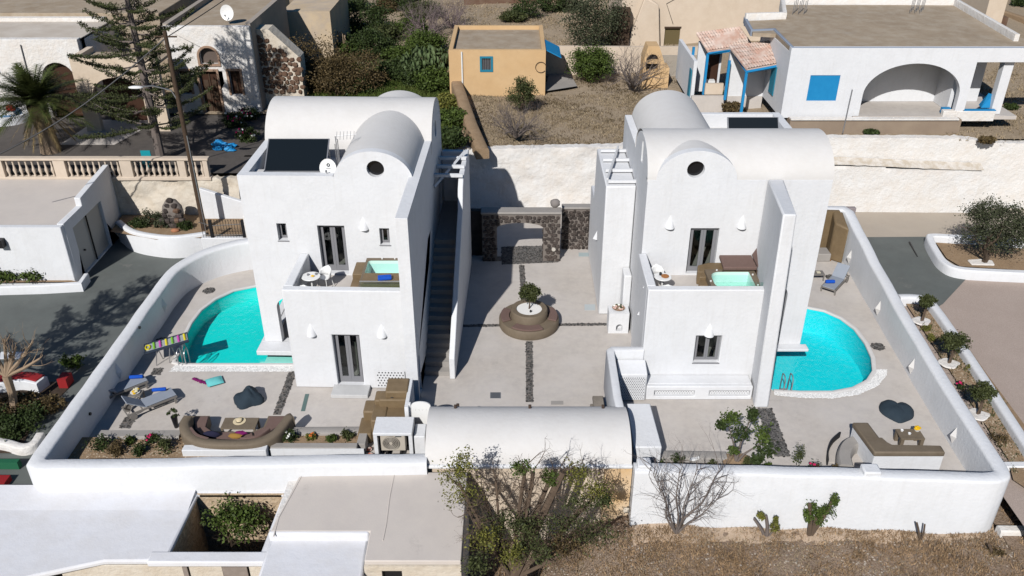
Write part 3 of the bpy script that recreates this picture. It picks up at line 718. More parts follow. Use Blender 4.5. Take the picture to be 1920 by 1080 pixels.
for i in range(NX):
    for k in range(NA):
        q = (i*(NA+1)+k, (i+1)*(NA+1)+k, (i+1)*(NA+1)+k+1, i*(NA+1)+k+1)
        if not all(inside(vs[t]) for t in q): fs.append(q)
b.add(vs, fs); b.build('vault', WHR, H2, recalc=False, smooth=50)
b = MB().box(8.4, 11.7, 33.3, YB-.3, 6.85, 7.0).box(5.42, 11.7, 33.25, 33.43, 6.5, 7.43).box(8.3, 8.42, 33.3, YB-.3, 6.8, 7.45); wpart('terrace_slab', b, H2, WHR, 0)
b = MB().box(5.42, 11.7, YF+.35, YB-.3, 3.28, 3.44).box(5.3, 9.2, 27.2, YF, 3.2, 3.42); b.build('floor_slab', CON, H2, smooth=0)
b = MB().box(5.42, 10.2, YF+.35, YB-.3, .01, .04); b.build('floor_slab', CON, H2, smooth=0)
w_lo = yrect(1306, 630, 1347, 680, 26.87)
b = MB().plate([(4.97, 0), (9.4, 0), (9.4, 4.4), (4.97, 4.4)], [rect(*w_lo)], 'y', 26.87, 27.2)
b.box(4.97, 5.3, 27.2, YF-.002, 0, 4.4); wpart('balcony_block', b, H2, bevel=.04)
# fin: slightly splayed slab
b = MB(); zt = 7.95
fv = [(9.12, 25.6, 0), (9.66, 25.6, 0), (10.2, YF+.02, 0), (9.58, YF+.02, 0), (9.0, 25.75, zt), (9.46, 25.75, zt), (10.2, YF+.02, 7.52), (9.6, YF+.02, 7.52)]
b.add(fv, [(3, 2, 1, 0), (4, 5, 6, 7), (0, 1, 5, 4), (1, 2, 6, 5), (2, 3, 7, 6), (3, 0, 4, 7)]); wpart('fin_wall', b, H2, bevel=.06)
b = MB().box(10.2, 12.3, 29.35, YF, 0, .12); wpart('plinth', b, H2, bevel=.02)
glazed(H2, d_up[0], d_up[2], 3.5, d_up[3], YF+.2, 2, 'glazed_door', .1, YF+.01, low=.06)
glazed(H2, w_lo[0], w_lo[2], w_lo[1], w_lo[3], 26.87+.2, 2, 'window', .07, 26.85)
for u, v, y in [(1256, 420, YF), (1391, 420, YF), (1330, 622, 26.87)]:
    p = YP(u, v, y); cone_lamp(H2, p.x, y, p.z)
b = MB().tube([(pc.x, YF+.2, pc.z), (pc.x, YF+.22, pc.z)], .32, 24); b.build('round_window', DKG, H2)
# niche arch on the fin side: shallow recess frame
# built-in bench with lattice slots
s1 = yrect(1228, 727, 1302, 741, 26.1); s2 = yrect(1331, 730, 1405, 744, 26.1)
b = MB().plate(rect(5.1, 0, 9.13, .62), [rect(s1[0], .16, s1[2], .42), rect(s2[0], .16, s2[2], .42)], 'y', 26.1, 26.3)
b.box(5.1, 9.13, 26.3, 26.86, .5, .62).box(5.1, 5.2, 26.3, 26.86, 0, .5).box(9.03, 9.13, 26.3, 26.86, 0, .5); wpart('built_in_bench', b, H2, bevel=.03)
lattice(H2, s1[0], s1[2], .16, .42, 26.29, 16, 4, .025); lattice(H2, s2[0], s2[2], .16, .42, 26.29, 16, 4, .025)
# stair block on the left side of the right house
b = MB().plate([(32.3, 0), (38.4, 0), (38.4, 3.6), (36.9, 3.6), (36.6, 6.15), (32.3, 6.15)], [], 'x', 3.85, 5.08); wpart('stair_block', b, H2, bevel=.05)
b = MB().box(4.75, 5.08, 31.5, 32.28, 0, 2.4); wpart('stair_wall', b, H2, bevel=.05)
for y in (32.5, 33.7, 34.9, 36.0):
    b = MB().box(3.95, 5.1, y, y+.14, 6.2, 6.32); b.build('pergola_beam', WH, H2, bevel=.01)
b = MB(); b.tube([(3.92, 32.6, 6.36), (4.75, 36.2, 6.42)], .05, 4); b.build('pergola_beam', WH, H2, smooth=0)
def arrow_light(parent, x, y, z, s=1):
    b = MB().add([(x, y-.15*s, z), (x, y+.15*s, z), (x, y, z+.42*s), (x-.18*s, y, z), (x, y, z-.05)], [(0, 2, 3), (2, 1, 3), (0, 3, 1)]); b.build('wall_lamp', WH, parent, smooth=0)
arrow_light(H2, 3.84, 34.6, 2.6); arrow_light(H2, 5.08, 28.4, 2.4); arrow_light(H2, 5.08, 27.9, 3.9, .8)
b = MB().tube([(10.9, 37.9, 2.3), (10.9, 38.0, 2.9)], .02, 6); 

# pedestal with flower bowl
pd = MB().plate(rect(4.12, 0, 4.98, 1.0), [archhole(4.45, 4.72, .12, .45)], 'y', 30.75, 31.0); pd.box(4.12, 4.98, 31.0, 31.4, 0, 1.0)
pd.build('pedestal', WH, label='white pedestal with a little arched niche beside the stair block', cat='pedestal', smooth=0)
# yard enclosure and lattice cabinet at the left front of the right house
wallpath('yard_wall', [(5.0, 26.95, 1.8), (3.85, 26.95, 1.8), (3.72, 26.8, 1.8), (3.70, 24.0, 1.75), (3.75, 23.2, 1.7)], .3, 0, 'white L shaped yard wall beside the lattice cabinet', cap=.06)
t = thing('cabinet', 'white lattice fronted cabinet in the yard left of the built in bench', 'cabinet', (4.5, 26.1, 0))
b = MB().add([(3.98, 26.05, 0), (5.08, 26.05, 0), (5.08, 26.75, 0), (3.98, 26.75, 0), (3.98, 26.05, 1.22), (5.08, 26.05, 1.22), (5.08, 26.75, 1.42), (3.98, 26.75, 1.42)],
      [(3, 2, 1, 0), (4, 5, 6, 7), (0, 1, 5, 4), (1, 2, 6, 5), (2, 3, 7, 6), (3, 0, 4, 7)]); b.build('body', WH, t, bevel=.04)
lattice(t, 4.05, 5.02, .08, 1.12, 26.03, 12, 14, .028)
# ------------------------------------------------ long vaulted store in front of the courtyard
V = thing('vaulted_store', 'long low barrel vaulted white store closing the courtyard front', 'building', (.5, 22.7, 0))
b = MB(); b.plate([(21.3, .98)]+[(21.3, .99)]+list(reversed(arc(22.65, .95, 1.35, .95, 0, 180, 24)))[1:], [], 'x', -2.84, 3.92); wpart('vault', b, V, WHR, .03, 40)
b = MB().box(-2.8, 3.88, 21.42, 23.95, -2.8, .96); wpart('wall', b, V, CRM, 0)
b = MB().box(-2.86, 3.95, 21.22, 21.45, .9, 1.03).box(-2.6, 1.0, 23.95, 24.2, .0, 1.1).box(1.0, 3.9, 23.95, 24.1, 0, 1.0); wpart('eave', b, V, WH, .04)
b = MB().box(3.05, 3.94, 21.25, 21.42, -2.2, .92); wpart('wall', b, V, mat('stained ochre render', (.62, .40, .19), .95, (.74, .62, .48), .9, .6, .4, 8, .03), 0)
for u, v in [(858, 763), (993, 803), (855, 798), (1128, 812)]:
    y = 23.85 if v < 790 else 23.25; p = YP(u, v, y); z = .95+.95*math.sqrt(max(0, 1-((y-22.65)/1.35)**2))
    b = MB(); b.tube([(p.x, y+.05, z-.05), (p.x, y+.12, z+.08)], .055, 7); b.build('drain_spout', mat('clay spout', (.06, .04, .03)) if 'clay spout' not in MATS else MATS['clay spout'], V)
b = MB().add([(4.1, 22.2, 0), (5.05, 22.2, 0), (4.95, 24.4, 0), (4.1, 24.4, 0), (4.1, 22.2, 1.0), (5.05, 22.2, 1.0), (4.95, 24.4, 1.15), (4.1, 24.4, 1.15)],
      [(3, 2, 1, 0), (4, 5, 6, 7), (0, 1, 5, 4), (1, 2, 6, 5), (2, 3, 7, 6), (3, 0, 4, 7)]); b.build('plinth_block', WH, label='white masonry block right of the vaulted store end', cat='block', bevel=.04)
# ============================================================ FRONT BUILDINGS (bottom left)
WHL = mat('blue white lime wash', (.72, .725, .76), .95, (.68, .675, .69), .5, .6, .3, 3.5, .05, .1, c3=(.60, .57, .54), v3=1.6, a3=.28)
FB = thing('farm_building', 'old lime washed building with sunken open yard at the lower left', 'building', (-8.5, 19, 0))
xr = -1.48
b = MB()
b.plate([(-40, 17.3), (-30, 17.3), (-14.5, 17.3), (-12.2, 18.0), (-7.36, 18.05), (-7.36, 18.5), (-6.95, 21.12), (-16, 21.12), (-40, 21.06)],
        [[(-10.35, 18.35), (-7.6, 18.35), (-7.5, 20.82), (-10.3, 20.82)]], 'z', .0, .2)
b.build('roof', WHL, FB, bevel=.06)
b = MB().plate([(20.0, .19), (21.1, .19), (21.1, .33)], [], 'x', -40, -10.36); b.build('roof_fillet', WHL, FB, smooth=60)
# pit walls
b = MB().box(-10.6, -7.3, 20.82, 21.08, -2.6, .19).box(-10.62, -10.36, 18.3, 20.95, -2.6, .1).box(-7.48, -7.2, 18.3, 20.95, -2.6, .19).box(-10.5, -7.3, 18.15, 18.36, -2.6, .1)
b.build('yard_wall', mat('pale rubble', (.50, .38, .25), .95, (.36, .26, .17), 2, .6, 1, 6, .08, .1, c3=(.62, .52, .40), v3=5, a3=.5), FB, smooth=0)
rs = random.Random(4)
proto = None
for j in range(7):
    for i in range(8):
        x = -10.1+i*.33+(j % 2)*.15; z = -2.1+j*.31
        if rs.random() < .2: continue
        b = MB().blob((0, 0, 0), .14, .06, .12, .12, 7, 4, rs, .7)
        if i < 3 and j < 2 or proto is None:
            o = b.build('stone', RUB, FB, origin=(0, 0, 0), smooth=60); proto = o; o.location = (x+8.5, 20.84-19, z)
            o.data.transform(Matrix.Translation((8.5, 19, 0)))
        else:
            o = proto.copy(); col.objects.link(o); o.location = (x+8.5, 20.84-19, z); o.scale = (rs.uniform(.8, 1.2), 1, rs.uniform(.7, 1.2))
b = MB().box(-10.4, -7.4, 18.3, 20.95, -2.62, -2.5); b.build('yard_floor', SOIL, FB, smooth=0)
# facade below the roofs
def fac(x0, x1, y, z0, z1, holes, m, name='facade'):
    b = MB().plate(rect(x0, z0, x1, z1), [rect(*h) for h in holes], 'y', y, y+.2); return b.build(name, m, FB, bevel=.02)
h1 = yrect(338, 1056, 392, 1200, 18.0); h2 = yrect(413, 1056, 497, 1200, 18.0)
fac(-13.6, -7.2, 18.0, -3.2, .0, [(h1[0], -2.6, h1[2], h1[3]), (h2[0], -2.6, h2[2], h2[3])], RUB)
b = MB()
for (a, z0, c, z1) in (h1, h2):
    b.box(a+.05, c-.05, 17.93, 17.98, -2.5, z1-.10)
b.build('shutter', mat('grey boards', (.30, .25, .215), .9, (.20, .165, .14), 4, .5), FB)
b = MB().box(h1[0], h1[2], 18.03, 18.07, h1[3]-.14, h1[3]-.04).box(h1[0], h1[0]+.08, 18.03, 18.07, -2.6, h1[3]).box(h1[2]-.08, h1[2], 18.03, 18.07, -2.6, h1[3]); b.build('shutter_frame', WOOD, FB, smooth=0)
b = MB().box(-10.9, -7.25, 17.93, 18.36, .0, .22); b.build('lintel_ledge', WHL, FB, bevel=.05)
b = MB().box(-40, -14.0, 17.4, 18.1, -3.2, .02); b.build('facade', WHO, FB, bevel=.03)
# right wing with pale roof
FR = thing('farm_building', 'low building with pale cracked screed roof beside the bare tree', 'building', (-4.5, 19, 0))
b = MB().plate([(-7.28, 18.6), (-4.28, 18.6), (-4.28, 17.45), (xr, 17.45), (-1.46, 21.2), (-6.9, 21.2)], [], 'z', .62, .8); b.build('roof', RFC, FR, bevel=.03)
b = MB().plate([(-7.34, 17.0), (-4.32, 17.0), (-4.32, 18.62), (-7.34, 18.62)], [], 'z', .2, .5); b.box(-7.34, -4.30, 18.5, 18.7, .2, .79); b.build('lower_roof', WHL, FR, bevel=.08)
b = MB().box(-7.3, -4.28, 18.66, 21.05, -3.2, .63).box(-4.28, xr+.02, 17.6, 21.05, -3.2, .63).box(-7.34, -4.3, 17.1, 18.5, -3.2, .3); b.build('wall', WHO, FR)
hh = yrect(716, 1068, 766, 1200, 17.45)
b = MB().plate(rect(-4.3, -3.2, xr, .62), [rect(hh[0], -2.6, hh[2], hh[3])], 'y', 17.4, 17.58); b.build('facade', RUB, FR)
b = MB().box(hh[0], hh[2], 17.56, 17.59, -2.6, hh[3]); b.build('door', BLK, FR)
b = MB(); pts = [G(740, 886, .8), G(731, 930, .8), G(724, 985, .8), G(718, 1014, .8)]
b.tube([(p.x, p.y, .80) for p in pts], .022, 6); b.build('roof_seam', RFC, FR)
b = MB(); pts = [G(565, 888, .8), G(545, 925, .8), G(520, 970, .8), G(510, 1006, .8)]
b.tube([(p.x+.05, p.y, .80) for p in pts], .022, 6); b.build('roof_seam', RFC, FR)

# ============================================================ UPPER LEFT: garage, garden, balustrade, house
GA = thing('garage', 'low white garage with pale flat roof at the left edge', 'garage', (-26, 37, 0))
def bx(m, name, *a, bevel=.04): return MB().box(*a).build(name, m, GA, bevel=bevel)
bx(RFC, 'roof', -40, -20.8, 35.1, 40.6, 2.85, 2.98)
b = MB().plate(rect(-40, 0, -20.5, 3.02), [], 'y', 34.9, 35.2); b.build('front_wall', WH, GA, bevel=.04)
b = MB().plate([(35.2, 0), (40.7, 0), (40.7, 3.75), (37.2, 3.45), (37.2, 3.05), (35.2, 3.05)], [rect(35.9, .05, 39.0, 2.5)], 'x', -20.8, -20.5); b.build('side_wall', WH, GA, bevel=.03)
b = MB().box(-20.72, -20.66, 35.9, 39.0, .05, 2.5); b.build('garage_door', mat('grey garage door', (.42, .42, .40), .6), GA)
b = MB().box(-20.62, -20.56, 37.4, 37.45, .05, 2.5); b.build('door_post', BLK, GA)
b = MB().tube([(-20.66, 36.6, 1.0), (-20.58, 36.6, 1.0)], .05, 8); b.build('handle', BLK, GA)
b = MB().box(*yrect(-8, 440, 10, 456, 34.85)[0:1], yrect(-8, 440, 10, 456, 34.85)[2], 34.6, 34.9, 2.1, 2.5); b.build('wall_lamp', BLK, GA)
wallpath('planter_wall', [tuple(G(-60, 540, .35).xy)+(.4,), tuple(G(80, 536, .35).xy)+(.4,), tuple(G(150, 532, .35).xy)+(.42,), tuple(G(162, 515, .35).xy)+(.42,)], .22, -.1, 'low white planter wall in front of the garage', cap=.05)
poly_sheet('soil_bed', [tuple(G(-60, 530, .28).xy), tuple(G(145, 528, .28).xy), (-20.7, 34.9), (-30, 34.9)], .27, SOIL)
# balustrade
BA = thing('balustrade', 'weathered cream balustrade along the edge of the upper left garden', 'balustrade', (-20, 40.85, 3.2))
yb = 40.8; posts = []
def ux(u, v, y=40.8): return YP(u, v, y).x
segs = [(-60, -3), (9, 104), (126, 228), (250, 336), (350, 385)]
for (a, c) in ((-4, 9), (104, 126), (228, 250), (336, 350), (383, 392)):
    x0, x1 = ux(a, 315), ux(c, 315); b = MB().box(x0, x1, yb-.16, yb+.16, 3.05, 4.02); b.build('post', BAL, BA, bevel=.02)
b = MB().box(ux(-80, 300), ux(392, 300), yb-.2, yb+.2, 3.98, 4.1); b.build('rail', BAL, BA, bevel=.03)
b = MB().box(ux(-80, 300), ux(392, 300), yb-.2, yb+.2, 2.9, 3.08); b.build('kerb', BAL, BA, bevel=.03)
pr = [(.06, 0), (.06, .08), (.045, .12), (.085, .28), (.095, .36), (.05, .52), (.04, .62), (.055, .66), (.04, .72), (.06, .82), (.06, .9)]
base = MB().lathe(pr, (0, 0, 0), 8); proto = None
for (a, c) in segs:
    x0, x1 = ux(a, 315), ux(c, 315); n = max(1, int((x1-x0)/.29))
    for i in range(n):
        x = x0+(i+.5)*(x1-x0)/n
        if proto is None:
            proto = base.build('baluster', BAL, BA, origin=None); me = proto.data; me.transform(Matrix.Translation((-20, 40.85, 3.2))); o = proto
        else: o = proto.copy(); col.objects.link(o)
        o.location = (x+20, -.05, -.13)
wx = lambda u, v: YP(u, v, 40.6).x
rough_wall('retaining_wall', 'cream rubble retaining wall under the right half of the balustrade', -20.4, -14.1, 40.55, .3, 3.0, .3, RUB, .09, .12, 8)
MB().box(-60, -20.4, 40.62, 40.8, -.1, 3.0).build('retaining_wall', RUB, label='plain retaining wall behind the garage roof below the balustrade', cat='retaining wall')
MB().box(-14.4, -9.9, 43.2, 43.4, -.1, 3.2).build('retaining_wall', RUB, label='short retaining wall beside the garden steps left of the house', cat='retaining wall')
# bed, curved front wall, sloping wall, gate
poly_sheet('soil_bed', [(-20.4, 40.7), (-20.2, 38.6), (-17.6, 37.7), (-15.4, 37.9), (-12.0, 38.4), (-12.0, 43.1), (-14.3, 43.1), (-14.3, 40.7)], 1.0, SOIL)
pp = curve([tuple(G(222, 415, 1.1).xy)+(1.15,), tuple(G(246, 432, 1.1).xy)+(1.15,), tuple(G(285, 441, 1.1).xy)+(1.15,), tuple(G(330, 444, 1.1).xy)+(1.15,), tuple(G(386, 437, 1.1).xy)+(1.15,)], 5)
wallpath('planter_wall', pp, .3, -.1, 'curved white bed wall below the cream rubble wall', cap=.06)
b = MB(); p0 = YP(374, 352, 40.2); p1 = YP(458, 378, 40.2)
b.plate([(p0.x, 0), (-9.5, 0), (-9.5, 2.1), (p1.x, p1.z), (p0.x, p0.z)], [], 'y', 40.1, 40.35); b.build('wing_wall', WH, label='sloping white wing wall behind the black garden gate', cat='wall', bevel=.04)
for i in range(6):
    b = MB().box(-13.8, -11.0, 40.9+i*.38, 43.05, 1.6+i*.25, 1.85+i*.25); b.build('garden_step', CONG, label=None)
for i, o in enumerate([o for o in bpy.data.objects if o.name.startswith('garden_step')]):
    tag(o, ['lowest', 'second lowest', 'third', 'fourth', 'fifth', 'topmost'][i]+' stone step climbing to the upper left garden', 'step', 'garden steps')
GT = thing('garden_gate', 'black wrought iron spiked gate left of the left house', 'gate', (-13, 37.9, .6))
a = YP(383, 452, 37.7); c = YP(458, 440, 37.7)
for x in (a.x+.45, c.x): 
    b = MB().box(x-.07, x+.07, 37.65, 37.78, .9, 2.05); b.build('post', BLK, GT)
b = MB().tube([(a.x, 37.7, 1.25), (c.x, 37.7, 1.25)], .02, 5).tube([(a.x-.1, 37.7, 1.95), (a.x+.5, 37.7, 1.75), (c.x, 37.7, 1.85)], .02, 5); b.build('rail', BLK, GT)
n = 16
for i in range(n):
    x = a.x+(c.x-a.x)*i/(n-1); b = MB().tube([(x, 37.7, 1.05), (x, 37.7, 2.0+.05*math.sin(i))], .012, 4).tube([(x, 37.7, 2.0), (x, 37.7, 2.12)], [.025, .002], 4); b.build('bar', BLK, GT, smooth=0)
MB().box(a.x-.1, c.x+.2, 37.6, 37.85, 0, 1.12).build('gate_wall', WH, label='white wall the black gate stands on', cat='wall', bevel=.03)
MB().box(c.x+.12, c.x+.42, 37.55, 37.85, 1.1, 2.35).build('gate_pillar', WHO, label='pale pointed pillar to the right of the black gate', cat='pillar', bevel=.04)
# cairn of dark stones
CA = thing('stone_cairn', 'cone shaped pile of dark volcanic stones against the cream wall', 'cairn', tuple(G(326, 425, 1.0)))
cx, cy, _ = CA.location; rs = random.Random(12)
for j in range(6):
    for i in range(6-j):
        b = MB().blob((cx-.62+(i+.5*j)*.26+rs.uniform(-.04, .04), cy+.25*j/5-.05+rs.uniform(-.08, .08), 1.12+j*.25), rs.uniform(.15, .19), .17, rs.uniform(.12, .15), .14, 7, 5, rs, .75)
        b.build('stone', STR if (i*3+j*5) % 7 == 0 else STN, CA, smooth=25)
b = MB().blob((cx, cy+.25, 1.7), .55, .3, .75, .1, 10, 6, rs); b.build('core', MOR, CA, smooth=60)
MB().blob((cx+.25, cy-.55, 1.05), .22, .16, .12, .12, 8, 5, rs).build('rock', mat('terracotta rock', (.38, .17, .09), .9), label='orange terracotta rock at the foot of the cairn', cat='rock', smooth=60)
# white garden house with fanlight
WHH = thing('garden_house', 'white house with brown door and arched fanlight in the upper left', 'house', (-17, 50.2, 3.2))
yh = 50.3; p1 = YP(488, 195, yh); x1 = p1.x; x0 = YP(322, 150, yh).x; zt = YP(400, 50, yh).z
fd = yrect(372, 134, 416, 196, yh); fw = yrect(428, 133, 456, 178, yh); fl_ = yrect(371, 90, 410, 120, yh); fw2 = yrect(333, 133, 361, 176, yh)
b = MB().plate(rect(x0, 3.1, x1, zt), [rect(fd[0], 3.2, fd[2], fd[3]), rect(*fw), rect(*fw2), archhole(fl_[0], fl_[2], fl_[1], fl_[3], .5)], 'y', yh, yh+.4); b.build('front_wall', WHO, WHH, bevel=.03)
b = MB().box(x0, x1, yh+.4, yh+9, 3.1, zt-.35).box(x0-.02, x0+.3, yh+.3, yh+9, 3.1, zt+.1).box(x1-.3, x1+.02, yh+.3, yh+9, 3.1, zt+.1); b.build('wall', mat('render with painted shade', (.38, .33, .28), .95, (.28, .25, .215), 1, .5), WHH)  # side walls coloured darker than the front, shade put into the render
b = MB().box(x0+.3, x1-.3, yh+.35, yh+9, zt-.34, zt-.22); b.build('roof', RFB, WHH)
def surround(parent, r, y, m=STF, top=None, t=.14):
    b = MB()
    if top is None: b.box(r[0]-t, r[0], y-.07, y+.12, r[1], r[3]+t).box(r[2], r[2]+t, y-.07, y+.12, r[1], r[3]+t).box(r[0], r[2], y-.07, y+.12, r[3], r[3]+t)
    else: b.plate(archhole(r[0]-t, r[2]+t, r[1]-t, r[3]+t, top+t), [archhole(r[0], r[2], r[1], r[3], top)], 'y', y-.06, y+.1)
    b.build('surround', m, parent, bevel=.02)
fdr = (fd[0], 3.2, fd[2], fd[3]); surround(WHH, fdr, yh); surround(WHH, fw, yh); surround(WHH, fw2, yh); surround(WHH, fl_, yh, top=.5)
b = MB().box(fd[0], fd[2], yh+.2, yh+.26, 3.2, fd[3]); dd = b.build('door', BRK, WHH)
b = MB().box((fd[0]+fd[2])/2-.03, (fd[0]+fd[2])/2+.03, yh+.15, yh+.2, 3.25, fd[3]-.05); b.build('door_bead', WOOD, dd)
for k in (0, 1, 2): MB().box(fd[0]+.15, (fd[0]+fd[2])/2-.1, yh+.17, yh+.2, 3.35+k*.7, 3.85+k*.7).box((fd[0]+fd[2])/2+.1, fd[2]-.15, yh+.17, yh+.2, 3.35+k*.7, 3.85+k*.7).build('door_panel', WOOD, dd)
for r in (fw, fw2):
    b = MB().box(r[0], r[2], yh+.25, yh+.28, r[1], r[3]); p = b.build('window', BRK, WHH)
    b = MB().box((r[0]+r[2])/2-.04, (r[0]+r[2])/2+.04, yh+.2, yh+.25, r[1], r[3]); b.build('mullion', WOOD, p)
b = MB().box(fl_[0], fl_[2], yh+.25, yh+.28, fl_[1], fl_[3]); b.build('fanlight', mat('dusty pane', (.13, .10, .085), .4), WHH)
# satellite dish on its roof
def dish(label, c, r, aim, cat='satellite dish', m=WPL, logo=False):
    t = thing('satellite_dish', label, cat, c); a = Vector(aim).normalized(); q = a.to_track_quat('Z', 'Y')
    b = MB(); n = 22; vs = []; fs = []
    for j in range(6):
        rr = r*j/5
        for k in range(n):
            th = 2*math.pi*k/n; v = q @ Vector((rr*math.cos(th), rr*1.08*math.sin(th), .22*r*(j/5)**2)); vs.append(tuple(v+Vector(c)+Vector((0, 0, r+.25))))
    for j in range(5):
        for k in range(n): A = j*n+k; B = j*n+(k+1) % n; fs.append((A, B, B+n, A+n))
    b.add(vs, fs); b.build('reflector', m, t, recalc=False, smooth=60)
    cc = Vector(c)+Vector((0, 0, r+.25)); tip = cc+a*r*.9+Vector((0, 0, -r*.35))
    b = MB().tube([Vector(c), cc-Vector((0, 0, .1))-a*.03], .03, 6); b.build('mast', MET, t)
    b = MB().tube([cc+(q @ Vector((0, -r, .1))), tip], .015, 5).blob(tip, .05, .05, .06, .02); b.build('feed_arm', MET, t)
    if logo:
        b = MB(); ringc = cc+(q @ Vector((0, .35*r, .06*r)))
        vs = []; n = 16
        for rr in (.2*r, .1*r):
            for k in range(n): vs.append(tuple(ringc+(q @ Vector((rr*math.cos(2*math.pi*k/n), rr*math.sin(2*math.pi*k/n), .012)))))
        b.add(vs, [(k, (k+1) % n, n+(k+1) % n, n+k) for k in range(n)])
        for k in range(8):
            o_ = cc+(q @ Vector((-.32*r+k*.085*r, -.08*r, .02*r))); o2 = o_+(q @ Vector((.05*r, .0, 0))); o3 = o2+(q @ Vector((0, .1*r, 0.002))); o4 = o_+(q @ Vector((0, .1*r, .002)))
            b.add([tuple(o_), tuple(o2), tuple(o3), tuple(o4)], [(0, 1, 2, 3)])
        b.build('logo_print', NAV, t, recalc=False, smooth=0)
    return t
dish('white satellite dish on the brown roof of the fanlight house', tuple(Vector((YP(433, 38, yh+2).x, yh+1.6, zt-.22))), .42, (-.15, -1, .15))
# arcaded white house and beige porch at far left
LH = thing('arcaded_house', 'long white house with shaded arch at the far upper left', 'house', (-28, 50, 3.2))
yl = 49.6; xa = YP(150, 100, yl).x; zt2 = YP(70, 74, yl).z
ar = YP(103, 118, yl); wl = yrect(-6, 148, 4, 166, yl)
b = MB().plate(rect(-48, 3.0, xa, zt2), [archhole(ar.x-.95, ar.x+.95, 3.2, ar.z+.0, .95)], 'y', yl, yl+.5); b.build('front_wall', WHO, LH, bevel=.03)
b = MB().box(-48, xa, yl+.5, yl+.9, 3.0, zt2-.05).box(xa-.3, xa, yl+.4, yl+5, 3, zt2-.1).box(-48, xa-.3, yl+4.6, yl+5, 3, zt2+.2); b.build('wall', WHO, LH)
b = MB().box(-48, xa, yl+.3, yl+5.0, zt2-.2, zt2-.03); b.build('roof', mat('pale stained roof', (.60, .54, .47), .95, (.44, .37, .30), .5, .6, .4, 8, .02), LH, bevel=.03)
b = MB().box(ar.x-.94, ar.x+.94, yl+.42, yl+.49, 3.2, ar.z); b.build('arched_door', BRK, LH)
b = MB().tube([YP(38, 84, yl-.05), YP(50, 130, yl-.05)], .03, 5); b.build('downpipe', MET, LH)
b = MB().box(-60, xa+3, yl+5, yl+40, 3, zt2+.4); b.build('upper_roof', RFB, LH, bevel=.05)
PO = thing('porch', 'beige arched porch with flat top between palm and norfolk pine', 'porch', (-22, 47, 3.2))
ypo = 47.2; a0 = YP(140, 150, ypo).x; a1 = YP(300, 150, ypo).x; zt3 = YP(200, 108, ypo).z; az = YP(225, 146, ypo).z
xl = YP(152, 200, ypo).x; xr_ = YP(180, 200, ypo).x; xe = YP(272, 200, ypo).x
b = MB().plate(rect(xl, 3.1, a1, zt3), [archhole(xr_, xe, 3.15, az, 1.0)], 'y', ypo, ypo+.35); b.box(xl, xl+.35, ypo+.35, yl, zt3-1.2, zt3); b.build('arch_wall', CRM, PO, bevel=.04)
b = MB().box(xl+.3, a1, ypo+.35, yl-.02, zt3-.45, zt3-.3).box(xl, xl+.3, ypo+.35, yl-.02, zt3-.4, zt3-.01); b.build('roof', RFB, PO)
b = MB().plate([(xl-.6, ypo-2.2), (xr_+1.6, ypo-2.2), (xr_+2.6, ypo+2), (xl-.3, ypo+2)], [], 'z', 3.15, 3.21); b.build('porch_floor', CON, PO)
b = MB().box(xr_-.2, xe+.2, ypo+1.9, ypo+2.0, 3.2, zt3-.5); b.build('back_wall', BRK, PO)
# round pool tub
PT = thing('paddling_pool', 'small round white rimmed paddling pool behind the palm', 'paddling pool', tuple(G(14, 226, 3.2)))
c = PT.location; b = MB(); b.path([(c.x+1.25*math.cos(t*.2618), c.y+1.05*math.sin(t*.2618), 3.7) for t in range(24)], .16, 3.2, .05, True); b.build('rim', WH, PT)
b = MB(); b.lathe([(0, 0), (1.2, 0)], (c.x, c.y, 3.35), 24, 1, .84); b.build('water', mat('blue liner', (.02, .16, .36), .3), PT, recalc=False)
MB().blob(tuple(G(20, 203, 3.9)), .3, .25, .22, .1).build('float_ball', mat('red plastic', (.6, .01, .02), .5), label='red bag lying on the paddling pool rim', cat='bag')
# blue sheets, teal chair
rs = random.Random(3)
b = MB()
for k in range(9): p = G(420+rs.uniform(-18, 16), 275+rs.uniform(-8, 7), 3.25); b.blob((p.x, p.y, 3.3), .28, .18, .14, .35, 9, 5, rs)
b.build('tarpaulin', mat('bright blue tarp', (.01, .20, .50), .4, (.05, .35, .62), 5, .5), label='crumpled bright blue tarpaulin on the garden floor', cat='tarpaulin', smooth=20)
p = G(276, 318, 3.2); t = thing('garden_chair', 'turquoise plastic chair behind the balustrade', 'chair', tuple(p)); TC = mat('turquoise plastic', (.01, .28, .33), .5)
MB().box(p.x-.25, p.x+.25, p.y-.25, p.y+.25, 3.6, 3.66).build('seat', TC, t); MB().box(p.x-.25, p.x+.25, p.y+.22, p.y+.27, 3.66, 4.15).build('backrest', TC, t)
for sx in (-.2, .2):
    for sy in (-.2, .2): MB().box(p.x+sx-.02, p.x+sx+.02, p.y+sy-.02, p.y+sy+.02, 3.2, 3.6).build('leg', TC, t)
# utility pole with lamp and cable
UP = thing('utility_pole', 'tall dark wooden utility pole with lamp arm left of the house', 'utility pole', (-15.3, 38.8, 1.0))
px = YP(383, 430, 38.8).x; zt4 = YP(312, 58, 38.8).z
MB().tube([(px, 38.8, .9), (px, 38.8, zt4)], [.13, .09], 10).build('pole', WOOD, UP)
MB().tube([(px+.1, 38.7, .9), (px+.1, 38.7, 6)], .025, 6).build('conduit', MET, UP)
q = YP(335, 180, 38.8); MB().tube([(px, 38.8, q.z-.3), (px-.2, 38.7, q.z+.3), (px-.9, 38.4, q.z+.6), (px-1.3, 38.2, q.z+.62)], .035, 6).build('lamp_arm', MET, UP)
MB().blob((px-1.55, 38.1, q.z+.62), .35, .14, .07, .02, 10, 5).build('lamp_head', WPL, UP)
MB().tube([(px-.5, 38.8, zt4-.25), (px+.5, 38.8, zt4-.25)], .04, 5).build('crossarm', WOOD, UP)
